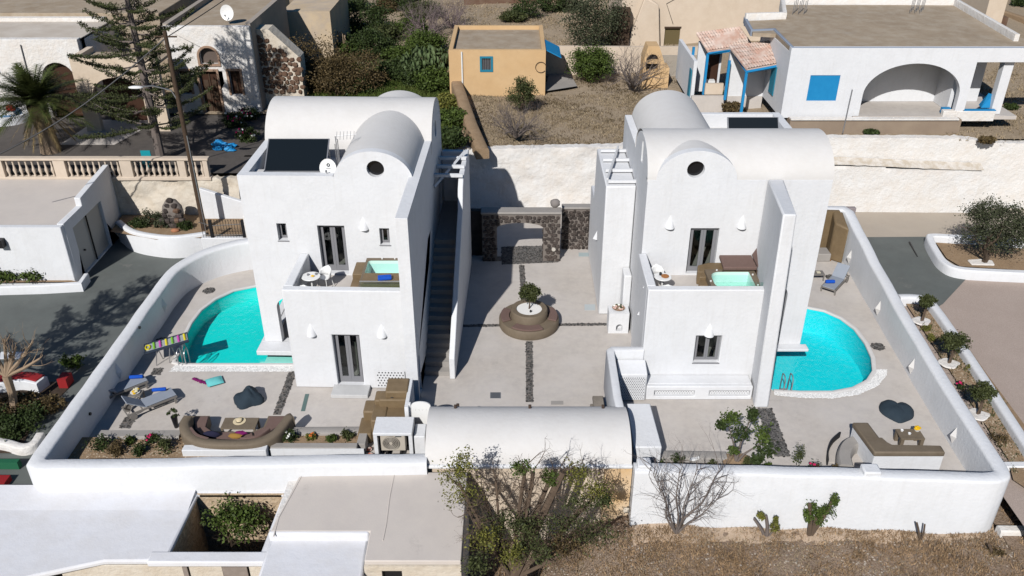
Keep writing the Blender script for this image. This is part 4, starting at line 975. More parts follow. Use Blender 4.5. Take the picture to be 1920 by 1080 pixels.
pe = Vector((px+1.6, 43.0, zt4+2.0)); 
A = Vector((px, 38.8, zt4-.3)); B = G(-70, 322, 6.0); n = 14
MB().tube([A.lerp(B, i/n)+Vector((0, 0, -.5*math.sin(math.pi*i/n))) for i in range(n+1)], .032, 6).build('cable', BLK, label='thick black cable sagging from the pole to the lower left', cat='cable')
B2 = Vector((px+4, 60, zt4+3)); MB().tube([A.lerp(B2, i/n)+Vector((0, 0, -.5*math.sin(math.pi*i/n))) for i in range(n+1)], .02, 6).build('cable', BLK, label='thin black cable running from the pole top over the roofs', cat='cable')
# ============================================================ BACKGROUND CENTRE
def stones_on(parent, region, n, sx, m, seed, y, depth=.07, kind=None, px=.16, pz=.13):
    """jittered grid of stones over a vertical face at y; region(x,z)->bool"""
    rs = random.Random(seed); x0, x1, z0, z1 = n; protos = []
    k = 0; j = 0; z = z0
    while z < z1:
        x = x0+(j % 2)*px*.5
        while x < x1:
            xx = x+rs.uniform(-.2, .2)*px; zz = z+rs.uniform(-.2, .2)*pz
            if region(xx, zz):
                if len(protos) < 7:
                    b = MB().blob((0, 0, 0), px*.47, depth, pz*.47, .13, 7, 4, rs, .75)
                    L = parent_loc(parent); o = b.build('stone', m, parent, smooth=35); o.data.transform(Matrix.Translation(L)); protos.append(o)
                else: o = rs.choice(protos).copy(); col.objects.link(o)
                L = parent_loc(parent); o.location = (xx-L.x, y-L.y, zz-L.z); o.scale = (rs.uniform(.75, 1.25), 1, rs.uniform(.75, 1.2)); o.rotation_euler = (0, rs.uniform(-.4, .4), 0); k += 1
            x += px
        z += pz; j += 1
    return k
SA = thing('stone_arch', 'dark volcanic stone gateway with grey coping behind the courtyard', 'gateway', (0, 37.3, 0))
ya = 37.3; x0 = YP(905, 490, ya).x; x1 = YP(1049, 490, ya).x; zt5 = YP(980, 402, ya).z; hx0 = YP(932, 495, ya).x; hx1 = YP(1018, 490, ya).x; hz = YP(980, 418, ya).z
b = MB().plate(rect(x0, 0, x1, zt5), [archhole(hx0, hx1, .005, hz, .3)], 'y', ya, ya+.5); b.build('wall', MOR, SA, smooth=0)
b = MB().box(x0-.05, x1+.05, ya-.05, ya+.6, zt5, zt5+.12); b.build('coping', CONG, SA, bevel=.04)
reg = lambda x, z: not (hx0-.06 < x < hx1+.06 and z < hz-.25+.32*math.sqrt(max(0, 1-((x-(hx0+hx1)/2)/((hx1-hx0)/2+.02))**2)))
print('stones', stones_on(SA, reg, (x0+.1, x1-.05, .1, zt5-.03), 0, STN, 5, ya-.01, px=.225, pz=.19))
for z in (.3, .7, 1.1, 1.5, 1.9):
    for y in (ya+.12, ya+.36):
        MB().blob((hx1+.0, y, z), .05, .12, .1, .12, 7, 4).build('stone', STN, SA, smooth=30)
SW2 = thing('stone_wall', 'lower dark volcanic stone wall right of the gateway', 'wall', (3, 38.2, 0))
yw = 38.6; x2 = YP(1052, 470, yw).x; x3 = YP(1110, 460, yw).x; z6 = YP(1080, 392, yw).z
MB().box(x2, x3, yw, yw+.4, 0, z6).build('wall', MOR, SW2, smooth=0); MB().box(x2-.02, x3+.03, yw-.05, yw+.45, z6, z6+.1).build('coping', CONG, SW2, bevel=.03)
print('stones', stones_on(SW2, lambda x, z: True, (x2+.1, x3, .1, z6-.03), 0, STN, 6, yw-.01, px=.21, pz=.18))
MB().box(x0-1.6, x0, 37.9, 38.2, 0, zt5-.1).build('stone_wall', STN, label='shaded dark stone wall between gateway and stair wall', cat='wall')
c = YP(1041, 384, 37.9); MB().blob((c.x, 37.9, zt5+.32), .25, .2, .22, .12, 9, 6).build('boulder', mat('grey boulder', (.22, .20, .19), .9), label='grey boulder resting on the gateway coping', cat='boulder', smooth=60)
MB().tube([(YP(1038, 462, ya).x, ya-.12, YP(1034, 466, ya).z), (YP(1038, 462, ya).x, ya-.02, YP(1034, 466, ya).z)], .1, 12).build('wall_lamp', mat('pale round lamp', (.5, .47, .42), .6), SA)
# yellow building
YB_ = thing('yellow_building', 'small flat roofed ochre yellow building with teal window', 'building', (-1, 52.8, 3.5))
yy = 52.8; a = YP(843, 150, yy).x; c = YP(1022, 170, yy).x; z7 = YP(930, 94, yy).z; yb2 = G(1003, 47, z7).y
hw = yrect(901, 107, 923, 133, yy)
b = MB().plate(rect(a, 3.2, c, z7), [rect(*hw)], 'y', yy, yy+.3).box(a, a+.25, yy+.3, yb2, 3.2, z7).box(c-.25, c, yy+.3, yb2, 3.2, z7).box(a+.25, c-.25, yb2-.25, yb2, 3.2, z7); b.build('wall', YEL, YB_)
MB().box(a+.25, c-.25, yy+.3, yb2-.25, z7-.4, z7-.25).build('roof', RFB, YB_)
b = MB().plate(rect(hw[0]-.05, hw[1]-.05, hw[2]+.05, hw[3]+.05), [rect(hw[0]+.07, hw[1]+.07, hw[2]-.07, hw[3]-.07)], 'y', yy-.04, yy+.06); fr = b.build('window_frame', BLD, YB_)
for k in range(6):
    x = hw[0]+.1+k*(hw[2]-hw[0]-.2)/5; MB().box(x-.012, x+.012, yy, yy+.02, hw[1]+.05, hw[3]-.05).build('bar', MET, fr)
MB().box(hw[0], hw[2], yy+.1, yy+.12, hw[1], hw[3]).build('pane', mat('dark pane', (.10, .10, .11), .3), fr)
x = YP(866, 110, yy).x; MB().tube([(x, yy-.05, z7-.1), (x, yy-.05, 3.9)], .05, 7).build('downpipe', WPL, YB_)
b = MB(); cc = YP(1014, 126, yy); b.tube([(cc.x+.33*math.cos(t*.35), yy-.04, cc.z+.33*math.sin(t*.35)) for t in range(17)], .02, 5); b.build('wire_ring', WOOD, YB_)
b = MB().add([(c, yy+.6, z7-.1), (c+1.0, yy+.6, z7-.6), (c+1.0, yy+3.2, z7-.6), (c, yy+3.2, z7-.1), (c, yy+.6, z7-.16), (c+1.0, yy+.6, z7-.66), (c+1.0, yy+3.2, z7-.66), (c, yy+3.2, z7-.16)], [(0, 1, 2, 3), (7, 6, 5, 4), (0, 4, 5, 1), (1, 5, 6, 2), (2, 6, 7, 3), (3, 7, 4, 0)])
b.build('canopy', BLU, YB_); MB().box(c+.0, c+2.3, yy+4.2, yy+4.4, 3.3, 5.6).build('side_wall', CRM, YB_)
q = GP([(1020, 176), (1082, 166), (1068, 140), (1030, 140)], 3.6); poly_sheet('paved_patch', q, 3.76, CONG)
# low walls, bread oven, cream houses
W1 = thing('boundary_wall', 'low cream wall running behind the yellow building and oven', 'wall', (12, 57, 3.5))
ybw = 57.5; MB().box(YP(1075, 100, ybw).x, YP(1310, 100, ybw).x, ybw, ybw+.3, 3.4, YP(1200, 88, ybw).z).build('wall', CRM, W1)
MB().box(YP(1212, 100, 56.5).x, YP(1310, 100, 56.5).x, 56.5, 56.7, 3.4, YP(1250, 105, 56.5).z).build('lower_wall', mat('old cement', (.36, .32, .27), .95, (.45, .38, .30), 1, .5), W1)
OV = thing('bread_oven', 'pointed ochre stone bread oven with two dark mouths', 'oven', (9.6, 54, 3.6))
yo = 54.2; l, r_ = YP(1205, 140, yo).x, YP(1254, 145, yo).x; cxo = YP(1225, 100, yo).x; zt6 = YP(1225, 87, yo).z
m1 = YP(1224, 108, yo); 
b = MB().plate([(l, 3.5), (r_, 3.5), (r_, YP(1250, 128, yo).z), (cxo+.9, YP(1250, 128, yo).z), (cxo+.35, zt6), (cxo-.35, zt6), (l, YP(1208, 110, yo).z)], [archhole(m1.x-.38, m1.x+.38, m1.z-.22, m1.z+.2, .38), rect(m1.x-.38, m1.z-.85, m1.x+.38, m1.z-.4)], 'y', yo, yo+1.3); b.build('body', YEL, OV, bevel=.1)
MB().box(m1.x-.37, m1.x+.37, yo+.5, yo+.6, m1.z-.84, m1.z+.2).build('mouth', BLK, OV)
BH = thing('cream_house', 'large cream rendered house at the top right centre', 'house', (13, 64, 3.8))
y8 = 63.5; xa = YP(1163, 60, y8).x; xb = YP(1420, 60, y8).x
dr = yrect(1247, 53, 1273, 84, y8)
b = MB().plate(rect(xa, 3.3, xb+3, 8.3), [rect(dr[0], 3.9, dr[2], dr[3])], 'y', y8, y8+.4).box(xa, xb+3, y8+.4, y8+9, 3.3, 8.25).box(xa+3.6, xb+3, y8+4.5, y8+12, 3.3, 11); b.build('wall', CRM, BH)
b = MB().plate([(xa+.2, 3.3), (xa+3.0, 3.3), (xa+2.6, 7.0), (xa+1.6, 7.6)], [], 'y', y8-.5, y8); b.build('buttress', CRM, BH, bevel=.1)
MB().box(dr[0], dr[2], y8+.15, y8+.2, 3.9, dr[3]).build('door', mat('khaki door', (.13, .10, .045), .7), BH); MB().box(dr[0]-.05, dr[2]+.05, y8-.04, y8+.1, dr[3], dr[3]+.12).build('lintel', WOOD, BH)
MB().tube([YP(1262, 45, y8-.03), YP(1222, 100, y8-.03)][:1]+[(YP(1245, 60, y8).x, y8-.03, 7.0), (YP(1290, 25, y8).x, y8-.03, 7.9)], .02, 4).build('wire', BLK, BH)
MB().box(YP(1155, 70, 62.6).x-.3, YP(1180, 70, 62.6).x, 62.6, 63.4, 3.4, 6.8).build('side_shed', WOOD, BH)
# stone sided shed left, cream shed
SD = thing('cream_shed', 'tall cream shed with grey plinth among the bushes at the top', 'shed', (-19, 60, 3.5))
y9 = 60; xa = YP(533, 60, y9).x; xb = YP(622, 60, y9).x
MB().box(xa, xb, y9, y9+7, 3.3, 7.2).build('wall', mat('stained shed render', (.58, .46, .32), .95, (.50, .38, .24), .6, .6, .4, 8, .03, c3=(.36, .32, .30), v3=.9, a3=.5), SD)
MB().box(xb, xb+.7, y9+1.4, y9+1.8, 3.3, 4.8).build('side_wall', CRM, SD)
for k in range(4): MB().box(xb+.1+k*.16, xb+.2+k*.16, y9+1.2, y9+1.3, 4.6, 5.6-.1*k).build('plank', BTW, SD)
MB().box(-24, xa-2.4, y9+8, y9+12, 3, 6.5).build('shed', mat('grey ochre render', (.42, .36, .25), .95), label='far grey ochre shed at the top edge beside the cream shed', cat='shed')
SG = thing('stone_wall', 'sloping wall of red brown stones beside the fanlight house', 'wall', (-15, 51.5, 3.2))
ys = 51.6; xs0 = YP(470, 90, ys).x; xs1 = YP(562, 110, ys).x; zs0 = YP(480, 55, ys).z; zs1 = YP(560, 108, ys).z
top = lambda x: zs0+(zs1-zs0)*sstep(xs0, xs1, x)
b = MB().plate([(xs0, 3.1), (xs1, 3.1), (xs1, zs1), (xs0+1.2, zs0), (xs0, zs0)], [], 'y', ys, ys+1.2); b.build('core', RUB, SG, smooth=0)
print('stones', stones_on(SG, lambda x, z: z < top(x)-.1, (xs0+.1, xs1, 4.2, zs0-.1), 0, STR, 15, ys-.02, .1, px=.36, pz=.28))
# dirt bank between weedy lot and upper field
b = MB().path([tuple(G(848, 140, 4.2).xy)+(4.6,), tuple(G(865, 180, 4.2).xy)+(4.4,), tuple(G(884, 230, 4.2).xy)+(4.2,), tuple(G(905, 278, 3.9).xy)+(3.9,)], .7, 3.3, .2)
b.build('lot_wall', SOIL, label='worn earth topped wall between weedy lot and dry yard', cat='wall', smooth=60)
# ============================================================ RIGHT HOUSE WITH BLUE PORCH
RH = thing('blue_porch_house', 'white flat roofed house with blue shutter, arched veranda and tiled porch', 'house', (20, 45.3, 4.7))
y5 = 45.3; zf = 4.75; xL = YP(1463, 222, y5).x; zT = YP(1650, 90, y5).z
zr = zT; rw = yrect(1520, 141, 1567, 189, y5)
xv0 = YP(1612, 205, y5).x; xv1 = YP(1795, 190, y5).x; zv = YP(1705, 119, y5).z; xq = YP(1815, 180, y5).x
o = [(xL, zf-.1), (xv0-.35, zf-.1), (xv0-.35, zf), (xv0, zf), (xv0, zf+1.2)]+list(reversed(arc((xv0+xv1)/2, zf+1.2, (xv1-xv0)/2, zv-zf-1.2, 0, 180, 26)))[1:]+[(xv1, zf), (xq, zf), (xq, zT), (xL, zT)]
b = MB().plate(o, [rect(*rw)], 'y', y5, y5+.35); b.build('front_wall', WH, RH, smooth=30)
MB().box(rw[0], rw[2], y5+.03, y5+.1, rw[1], rw[3]).build('shutter', BLU, RH)
xe = YP(1880, 170, y5).x+1.2
MB().box(xq+.002, xe+4, y5, y5+.35, zT-.75, zT).build('beam', WH, RH)
ybk = G(1790, 8, zT).y; xbR = G(1790, 8, zT).x
b = MB().plate([(xL+.02, y5+.02), (xe+4, y5+.02), (G(1920, 80, zT).x+.5, y5+.3), (xbR, ybk), (G(1468, 8, zT).x, ybk), (G(1465, 35, zT).x, G(1465, 35, zT).y), (G(1400, 38, zT).x, G(1400, 38, zT).y), (G(1412, 60, zT).x, G(1412, 60, zT).y), (G(1455, 62, zT).x, G(1455, 62, zT).y)], [], 'z', zT-.25, zT-.04); b.build('roof', RFB, RH)
b = MB(); b.path([(xe+4, y5+.1, zT+.02), (xL+.1, y5+.1, zT+.02), tuple(G(1452, 55, zT).xy)+(zT+.05,), tuple(G(1410, 57, zT).xy)+(zT+.05,), tuple(G(1397, 33, zT).xy)+(zT+.05,)], .16, zT-.3, .03); b.build('coping', mat('grey blue coping', (.25, .29, .36), .8), RH)
b = MB(); b.path([tuple(G(1397, 36, zT).xy)+(zT+.35,), tuple(G(1470, 34, zT).xy)+(zT+.35,), tuple(G(1466, 6, zT).xy)+(zT+.35,), (xbR, ybk, zT+.35), (G(1905, 76, zT).x, G(1905, 76, zT).y, zT+.35)], .25, zT-.4, .03); b.build('parapet', WHO, RH)
# side wall, veranda
MB().box(xL, xL+.3, y5+.35, y5+6, zf-.1, zT-.26).box(xv0-.5, xe-1.0, y5+2.6, y5+2.9, zf, zT-.26).box(xv0-.35, xv0-.05, y5+.35, y5+2.6, zf, zT-.26).build('wall', WH, RH)
MB().box(xv1+.0, xv1+.25, y5+.9, y5+2.6, zf, zT-.26).build('inner_wall', WH, RH)
b = MB().box(xv0-.3, xe, y5+.02, y5+5, zf-.2, zf-.01); b.build('veranda_floor', CON, RH)
MB().box(xv0+.02, xv0+.3, y5+2.5, y5+2.59, zf+.1, zf+1.9).build('veranda_door', BLU, RH)
xp = YP(1870, 200, y5).x
MB().plate([(xp-.1, zf), (xp+.42, zf), (xp+.42, zT-.76), (xp-.1, zT-.76)], [], 'y', y5+.3, y5+.75).build('corner_pillar', WH, RH, bevel=.02)
MB().box(xv1+.1, xp, y5-.02, y5+.3, zf-.3, zf+.28).box(xv1-.6, xv1+.1, y5-.03, y5+.3, zf-.3, zf+.3).build('veranda_parapet', WHO, RH, bevel=.03)
MB().box(xv1+.45, xp, y5, y5+.26, zf+.285, zf+.33).box(xv1-.5, xv1-.05, y5+.35, y5+.6, zf, zf+.33).build('blue_rail', BLU, RH)
b = MB(); p = YP(1852, 192, y5+.6)
b.add([(p.x-.35, y5+.5, zf+.3), (p.x+.4, y5+.5, zf+.3), (p.x+.45, y5+.9, zf+.35), (p.x-.3, y5+.9, zf+.35), (p.x-.1, y5+.6, zf+1.1), (p.x+.25, y5+.7, zf+1.0)], [(0, 1, 5, 4), (1, 2, 5), (2, 3, 4, 5), (3, 0, 4), (0, 3, 2, 1)])
b.build('folded_parasol', BLU, label='blue folded canvas lying on the veranda parapet', cat='canvas', smooth=0)
# terrace wall under it
MB().box(YP(1480, 235, 44.9).x, YP(1800, 235, 44.9).x, 44.85, y5+.2, 3.6, zf-.06).build('terrace_wall', mat('grey brown cement', (.26, .20, .15), .95, (.34, .27, .20), .8, .5, .4, 10, .02), label='grey brown terrace wall below the house with blue shutter', cat='wall')
MB().box(YP(1480, 235, 44.9).x, YP(1793, 235, 44.9).x, 44.75, 45.1, zf-.06, zf+.02).build('terrace_coping', WHO, label='whitewashed coping strip on top of the terrace wall', cat='coping')
x = YP(1590, 200, 44.7).x; MB().tube([YP(1598, 168, 44.7), YP(1580, 250, 44.7)], .035, 6).build('metal_post', MET, label='thin leaning metal post in front of the terrace wall', cat='post')
# porch with tiled roof
PR = thing('tiled_porch', 'porch with blue posts and whitewashed L shaped tile roof', 'porch', (12.5, 46.5, 4.6))
def tileroof(P4, rows, name='roof_tiles'):
    """P4: eave-left, eave-right, ridge-right, ridge-left"""
    a, b_, c, d = [Vector(p) for p in P4]; n = int((b_-a).length/.2); mb = MB(); rs = random.Random(5)
    for i in range(n):
        for j in range(rows):
            s0 = (i+.5)/n; e0 = a.lerp(b_, s0); r0 = d.lerp(c, s0); p0 = e0.lerp(r0, j/rows); p1 = e0.lerp(r0, (j+1.12)/rows)
            up = Vector((0, 0, .02)); w_ = ((b_-a)/n)*.5
            k = 5; vs = []
            for q, z in ((p0, .03), (p1, .0)):
                for t in range(k+1):
                    an = math.pi*t/k; vs.append(q+w_*(-math.cos(an))+Vector((0, 0, math.sin(an)*.075+z)))
            mb.add(vs, [(t, t+1, t+k+2, t+k+1) for t in range(k)])
    o = mb.build(name, TILE, PR, kind='stuff', recalc=False, smooth=40)
    mb = MB().add([a, b_, c, d, a-Vector((0, 0, .08)), b_-Vector((0, 0, .08)), c-Vector((0, 0, .08)), d-Vector((0, 0, .08))], [(0, 1, 2, 3), (7, 6, 5, 4), (0, 4, 5, 1), (1, 5, 6, 2), (2, 6, 7, 3), (3, 7, 4, 0)]); mb.build('roof_board', TILE, PR, smooth=0)
ze, zrg = 7.0, 7.75
eL, eR = G(1401, 131, ze), G(1482, 116, ze); rR, rL = G(1447, 78, zrg), G(1368, 88, zrg-.15)
tileroof([eL, eR, rR, rL], 6)
eL2, eR2 = G(1328, 97, ze+.1), G(1372, 91, ze+.1); rR2, rL2 = G(1388, 52, zrg+.3), G(1306, 63, zrg+.1)
tileroof([eL2, G(1411, 84, ze+.15), rR2, rL2], 6)
MB().tube([eL-Vector((0, 0, .12)), eR-Vector((0, 0, .12))], .09, 4).build('beam', BLU, PR, smooth=0)
MB().tube([eL2-Vector((0, 0, .12)), eR2-Vector((0, 0, .12)), eL-Vector((0, 0, .12))], .08, 4).build('beam', BLU, PR, smooth=0)
for p in (eL, eL2, eL2+Vector((-.6, 1.2, .1)), eR2, eL+Vector((-.4, 2.4, 0))):
    MB().box(p.x-.07, p.x+.07, p.y, p.y+.14, zf-.2, p.z-.15).build('post', BLU, PR)
MB().box(eL2.x-.8, eL2.x-.6, eL2.y-.2, eL2.y+5, zf-.6, 6.6).box(eL.x-.3, xL, rR.y-.3, rR.y-.1, zf-.4, 7.35).box(eL2.x-.3, eL.x-.3, rR2.y-.5, rR2.y-.3, zf-.4, 7.35).build('wall', WH, PR)
MB().box(eL2.x-.8, xL, eL2.y-.4, eL.y+2.8, 3.6, zf-.1).build('porch_floor', CON, PR); MB().box(eL2.x, eL.x-.4, eL2.y-.3, eL2.y-.1, zf-.1, zf+.55).build('low_wall', CRM, PR)
MB().box(xL-.06, xL-.01, eL.y+.8, eL.y+1.7, 5.3, 6.9).build('shutter', BLD, PR); MB().box(eL2.x-.86, eL2.x-.81, eL2.y, eL2.y+.6, 4.3, 6.0).build('shutter', BLD, PR)
MB().box(eL2.x+.3, eL2.x+1.0, rR2.y-.56, rR2.y-.51, zf-.1, 6.7).build('door', BRK, PR); MB().box(eL2.x+.3, eL2.x+.8, eL2.y+.8, eL2.y+1.2, zf-.1, zf+.4).build('bench', WPL, PR)
# rebar stubs on roof
for u, v, n in ((1500, 22, 8), (1720, 20, 9)):
    g = thing('rebar', 'bundle of rusty starter bars on the '+('left' if u < 1600 else 'right')+' part of the brown roof', 'rebar', tuple(G(u, v, zT)))
    for k in range(n): p = G(u-14+k*28/n, v+4-(k % 3)*3, zT); MB().tube([p, p+Vector((.05, .05, .75))], .02, 4).build('bar', MET, g, smooth=0)
# far right bits
FS = thing('far_gable', 'cream gable of a building beyond the brown roof at top right', 'building', (28, 60, 4))
q = G(1850, 60, 4.2); MB().box(YP(1850, 20, 60).x, YP(1884, 20, 60).x, 60, 64, 3.5, 9).build('wall', CRM, FS); MB().box(YP(1884, 20, 60).x, YP(1884, 20, 60).x+.4, 60, 61, 3.5, 6.8).build('quoin', STR, FS)
for (u0, v0, u1, v1, lb) in ((1860, 30, 1990, 75, 'low earth field wall at the upper right corner'), (1640, 5, 1500, 3, 'low dry stone field wall far behind the brown roof'), (870, 8, 1060, 3, 'dark dry stone wall at the top centre edge')):
    a = G(u0, v0, 4.2); c = G(u1, v1, 4.2); wallpath('field_wall', [(a.x, a.y, 4.9), (c.x, c.y, 4.9)], .5, 3.4, lb, m=STR if 'dark' in lb else SOIL, cap=.1)
MB().box(-30, 30, 86, 87, 4, 6.3).build('field_wall', CRM, label='long cream wall along the top edge of the view', cat='wall')
# ============================================================ FURNITURE AND THINGS
def lounger(label, hinge, foot, back=38, group='grey sunbeds', z=0.0):
    H = G(*hinge, z+.33); F = G(*foot, z+.33); rz = math.atan2(F.y-H.y, F.x-H.x)
    t = thing('sunbed', label, 'sunbed', (H.x, H.y, z), rz, group)
    L = 1.2; Bk = .72; w_ = .32; ofs = Vector((H.x, H.y, z))
    def P(x, y, zz): return Vector((x, y, zz))+ofs
    def bo(x0, x1, y0, y1, z0, z1, name, m, bev=0):
        return MB().box(x0+ofs.x, x1+ofs.x, y0+ofs.y, y1+ofs.y, z0+z, z1+z).build(name, m, t, bevel=bev, smooth=0)
    fr = MB()
    for s in (-1, 1): fr.box(ofs.x-.65, ofs.x+L, ofs.y+s*w_-.02, ofs.y+s*w_+.02, z+.24, z+.31)
    for x in (-.65, -.1, .5, L-.04): fr.box(ofs.x+x, ofs.x+x+.04, ofs.y-w_+.02, ofs.y+w_-.02, z+.25, z+.3)
    fr.build('frame', FRG, t, smooth=0)
    for s in (-1, 1):
        bo(L-.12, L-.06, s*w_-.03, s*w_+.03, 0, .24, 'leg', FRG)
        MB().tube([P(-.45, s*w_, .14), P(-.1, s*w_, .27)], .022, 5).build('leg', FRG, t)
        MB().tube([P(-.45, s*w_-.03, .14), P(-.45, s*w_+.03, .14)], .13, 14).build('wheel', FRG, t)
    bo(0, L, -w_+.03, w_-.03, .312, .35, 'seat', LGF, .012)
    a = math.radians(back); c, s_ = math.cos(a), math.sin(a)
    b = MB(); q = []
    for (x, zz) in ((0, .33), (-Bk*c, .33+Bk*s_), (-Bk*c+.03*s_, .33+Bk*s_+.04), (0.02, .37)):
        q.append((x, zz))
    vs = [P(x, -w_+.03, zz) for x, zz in q]+[P(x, w_-.03, zz) for x, zz in q]
    b.add(vs, [(0, 1, 2, 3), (7, 6, 5, 4), (0, 4, 5, 1), (1, 5, 6, 2), (2, 6, 7, 3), (3, 7, 4, 0)]); b.build('backrest', LGF, t, smooth=0)
    for s in (-1, 1): MB().tube([P(-Bk*c*.6, s*.25, .33+Bk*s_*.6), P(-.6, s*.25, .26)], .016, 5).build('strut', FRG, t)
    return t
lounger('grey sunbed on the left terrace nearest the curved sofa, rolled blue towel on it', (266, 757), (327, 733))
lounger('grey sunbed on the left terrace nearest the boundary wall, rolled blue towel on it', (213, 730), (276, 705))
lounger('grey sunbed with raised pale back beside the right boundary wall', (1571, 521), (1545, 548), 42)
def roll(label, c, L, r, rz, m=TWL, cat='towel', name='towel', group='rolled blue towels', n=1):
    b = MB(); d = Vector((math.cos(rz), math.sin(rz), 0)); nn = Vector((-d.y, d.x, 0))
    for k in range(n):
        o_ = Vector(c)+nn*(k*r*1.5); pts = [o_-d*L/2, o_-d*L*.42, o_+d*L*.42, o_+d*L/2]; b.tube(pts, [r*.85, r, r, r*.85], 10)
    b.build(name, m, label=label, cat=cat, group=group, smooth=50)
c = G(253, 706, .36); roll('rolled blue towel on the sunbed nearest the boundary wall', (c.x+.1, c.y-.1, .42), .5, .075, .1)
c = G(299, 733, .36); roll('rolled blue towel on the sunbed nearest the curved sofa', (c.x, c.y, .43), .5, .075, .15)
c = G(1556, 530, .36); roll('rolled blue towel on the sunbed beside the right wall', (c.x, c.y, .42), .42, .09, .0)
def table(name, label, x0, x1, y0, y1, z0, zt, m, leg=.05, cat='table', th=.05, slant=0):
    t = thing(name, label, cat, ((x0+x1)/2, (y0+y1)/2, z0))
    MB().box(x0, x1, y0, y1, zt-th, zt).build('table_top', m, t, bevel=.008)
    for x in (x0+.01, x1-leg-.01):
        for y in (y0+.01, y1-leg-.01): MB().box(x, x+leg, y, y+leg, z0, zt-th).build('leg', m, t, smooth=0)
    return t
a = G(255, 735, .4); table('side_table', 'low grey side table between the two left sunbeds', a.x-.24, a.x+.22, a.y-.22, a.y+.2, 0, .36, FRG)
def bouquet(label, c, r, mats, seed=1, n=14, name='bowl', cat='flower bowl', dishm=WPL, pr=.06):
    t = thing(name, label, cat, c); rs = random.Random(seed)
    MB().lathe([(0, 0), (r*.9, .0), (r*1.15, .05), (r*1.05, .05), (0, .02)], c, 16).build('dish', dishm, t, recalc=False, smooth=50)
    for k in range(n):
        a_ = rs.uniform(0, 6.3); q = r*math.sqrt(rs.random())*.9
        MB().blob((c[0]+q*math.cos(a_), c[1]+q*math.sin(a_), c[2]+.07+rs.uniform(0, .05)), pr, pr, pr*.7, .15, 7, 4, rs).build('flower', mats[k % len(mats)], t, smooth=40)
bouquet('round tray of cream and yellow flowers on the low grey side table', (a.x-.03, a.y, .362), .16, [mat('cream petals', (.68, .62, .40), .8), YFL, mat('cream petals', (.70, .66, .5), .8)], 3, 12)
# inflatable mat on a stand
IM = thing('pool_float', 'clear inflatable mat with rows of yellow, green and pink balls by the left pool', 'pool float', tuple(G(310, 660, 0)))
A = G(272, 655, .75); B = G(352, 632, .9); d = (B-A); L = d.length; dn = d.normalized(); nn = Vector((0, 0, 1)).cross(dn).normalized(); up = dn.cross(nn)
CLR = mat('clear vinyl over silver', (.42, .45, .46), .15, (.30, .32, .34), 8, .5, spec=.7)
EDG = mat('dark vinyl edge', (.03, .04, .06), .3)
b = MB(); cor = [A-nn*.3, B-nn*.3, B+nn*.3, A+nn*.3]
b.tube(cor+[cor[0]], .06, 7); b.build('edge_tube', EDG, IM)
b = MB(); q = [p-up*.02 for p in cor]+[p+up*.03 for p in cor]; b.add(q, [(3, 2, 1, 0), (4, 5, 6, 7), (0, 1, 5, 4), (1, 2, 6, 5), (2, 3, 7, 6), (3, 0, 4, 7)]); b.build('sheet', CLR, IM, smooth=0)
cols = [mat('yellow ball', (.62, .52, .02), .4), mat('green ball', (.16, .42, .03), .4), mat('magenta ball', (.50, .06, .36), .4)]
seq = [0, 1, 2, 0, 1, 2, 0]
for k in range(7):
    cc = A+d*(k+.5)/7
    if k == 0:
        b = MB(); b.tube([cc+(dn*.09*math.cos(t*.7)+nn*.16*math.sin(t*.7))+up*.05 for t in range(10)], .035, 6); b.build('ring', cols[0], IM); continue
    for s in (-.18, -.06, .06, .18):
        p = cc+nn*s+up*.05; MB().blob(p, .055, .055, .055, .02, 8, 5).build('ball', cols[seq[k]], IM, smooth=60)
for s in (.25, .55, .85):
    for t_ in (-1, 1):
        p = A.lerp(B, s)+nn*.25*t_; MB().tube([p-up*.03, Vector((p.x+.15*t_, p.y, .0))], .02, 5).build('leg', MET, IM)
# pool ladders
def ladder(label, u, v, ax=1, gap=.3):
    p = G(u, v, 0); t = thing('pool_ladder', label, 'pool ladder', tuple(p))
    for s in (0, gap):
        x = p.x+s; pts = [(x, p.y-.35, .02), (x, p.y-.35, .45), (x, p.y-.25, .62), (x, p.y-.05, .62), (x, p.y+.05, .45), (x, p.y+.05, -.7)]
        MB().tube(curve(pts, 4), .022, 7).build('rail', MET, t)
    for z in (-.2, -.45): MB().box(p.x, p.x+gap, p.y+.02, p.y+.09, z, z+.03).build('rung', MET, t)
ladder('steel pool ladder at the left pool beside the inflatable mat', 341, 676); ladder('steel pool ladder at the front edge of the right pool', 1464, 724)
# beanbags: closed polar mounds
def mound(name, label, c, rfun, h, m, cat, seed=1, n=40, rings=8, prof=2.4, jit=.02, grp=None, fold=0):
    rs = random.Random(seed); b = MB(); vs = []; fs = []
    for j in range(rings+1):
        q = j/rings
        for k in range(n):
            a_ = 2*math.pi*k/n; r = rfun(a_)
            z = h*(1-q**prof)*(1+.12*math.sin(3*a_+seed)*q) if j < rings else 0
            rr = r*min(1, q*1.02)*(1 if j < rings else .93)
            if fold and j < rings: z += fold*(1-q*q)*(math.sin(9*rr*math.cos(a_)+1+4*rr*math.sin(a_))+.8*math.sin(7*rr*math.sin(a_)-5*rr*math.cos(a_)+2)+1.2*(rr*math.cos(a_-.9) > .1))
            vs.append((c[0]+rr*math.cos(a_)+rs.uniform(-jit, jit)*(j > 0), c[1]+rr*math.sin(a_)+rs.uniform(-jit, jit)*(j > 0), c[2]+max(0, z+rs.uniform(-jit, jit)*(0 < j < rings))))
    for j in range(rings):
        for k in range(n): A_ = j*n+k; B_ = j*n+(k+1) % n; fs.append((A_, A_+n, B_+n, B_))
    b.add(vs, fs); return b.build(name, m, label=label, cat=cat, smooth=60, group=grp)
c = G(1682, 768, .12)
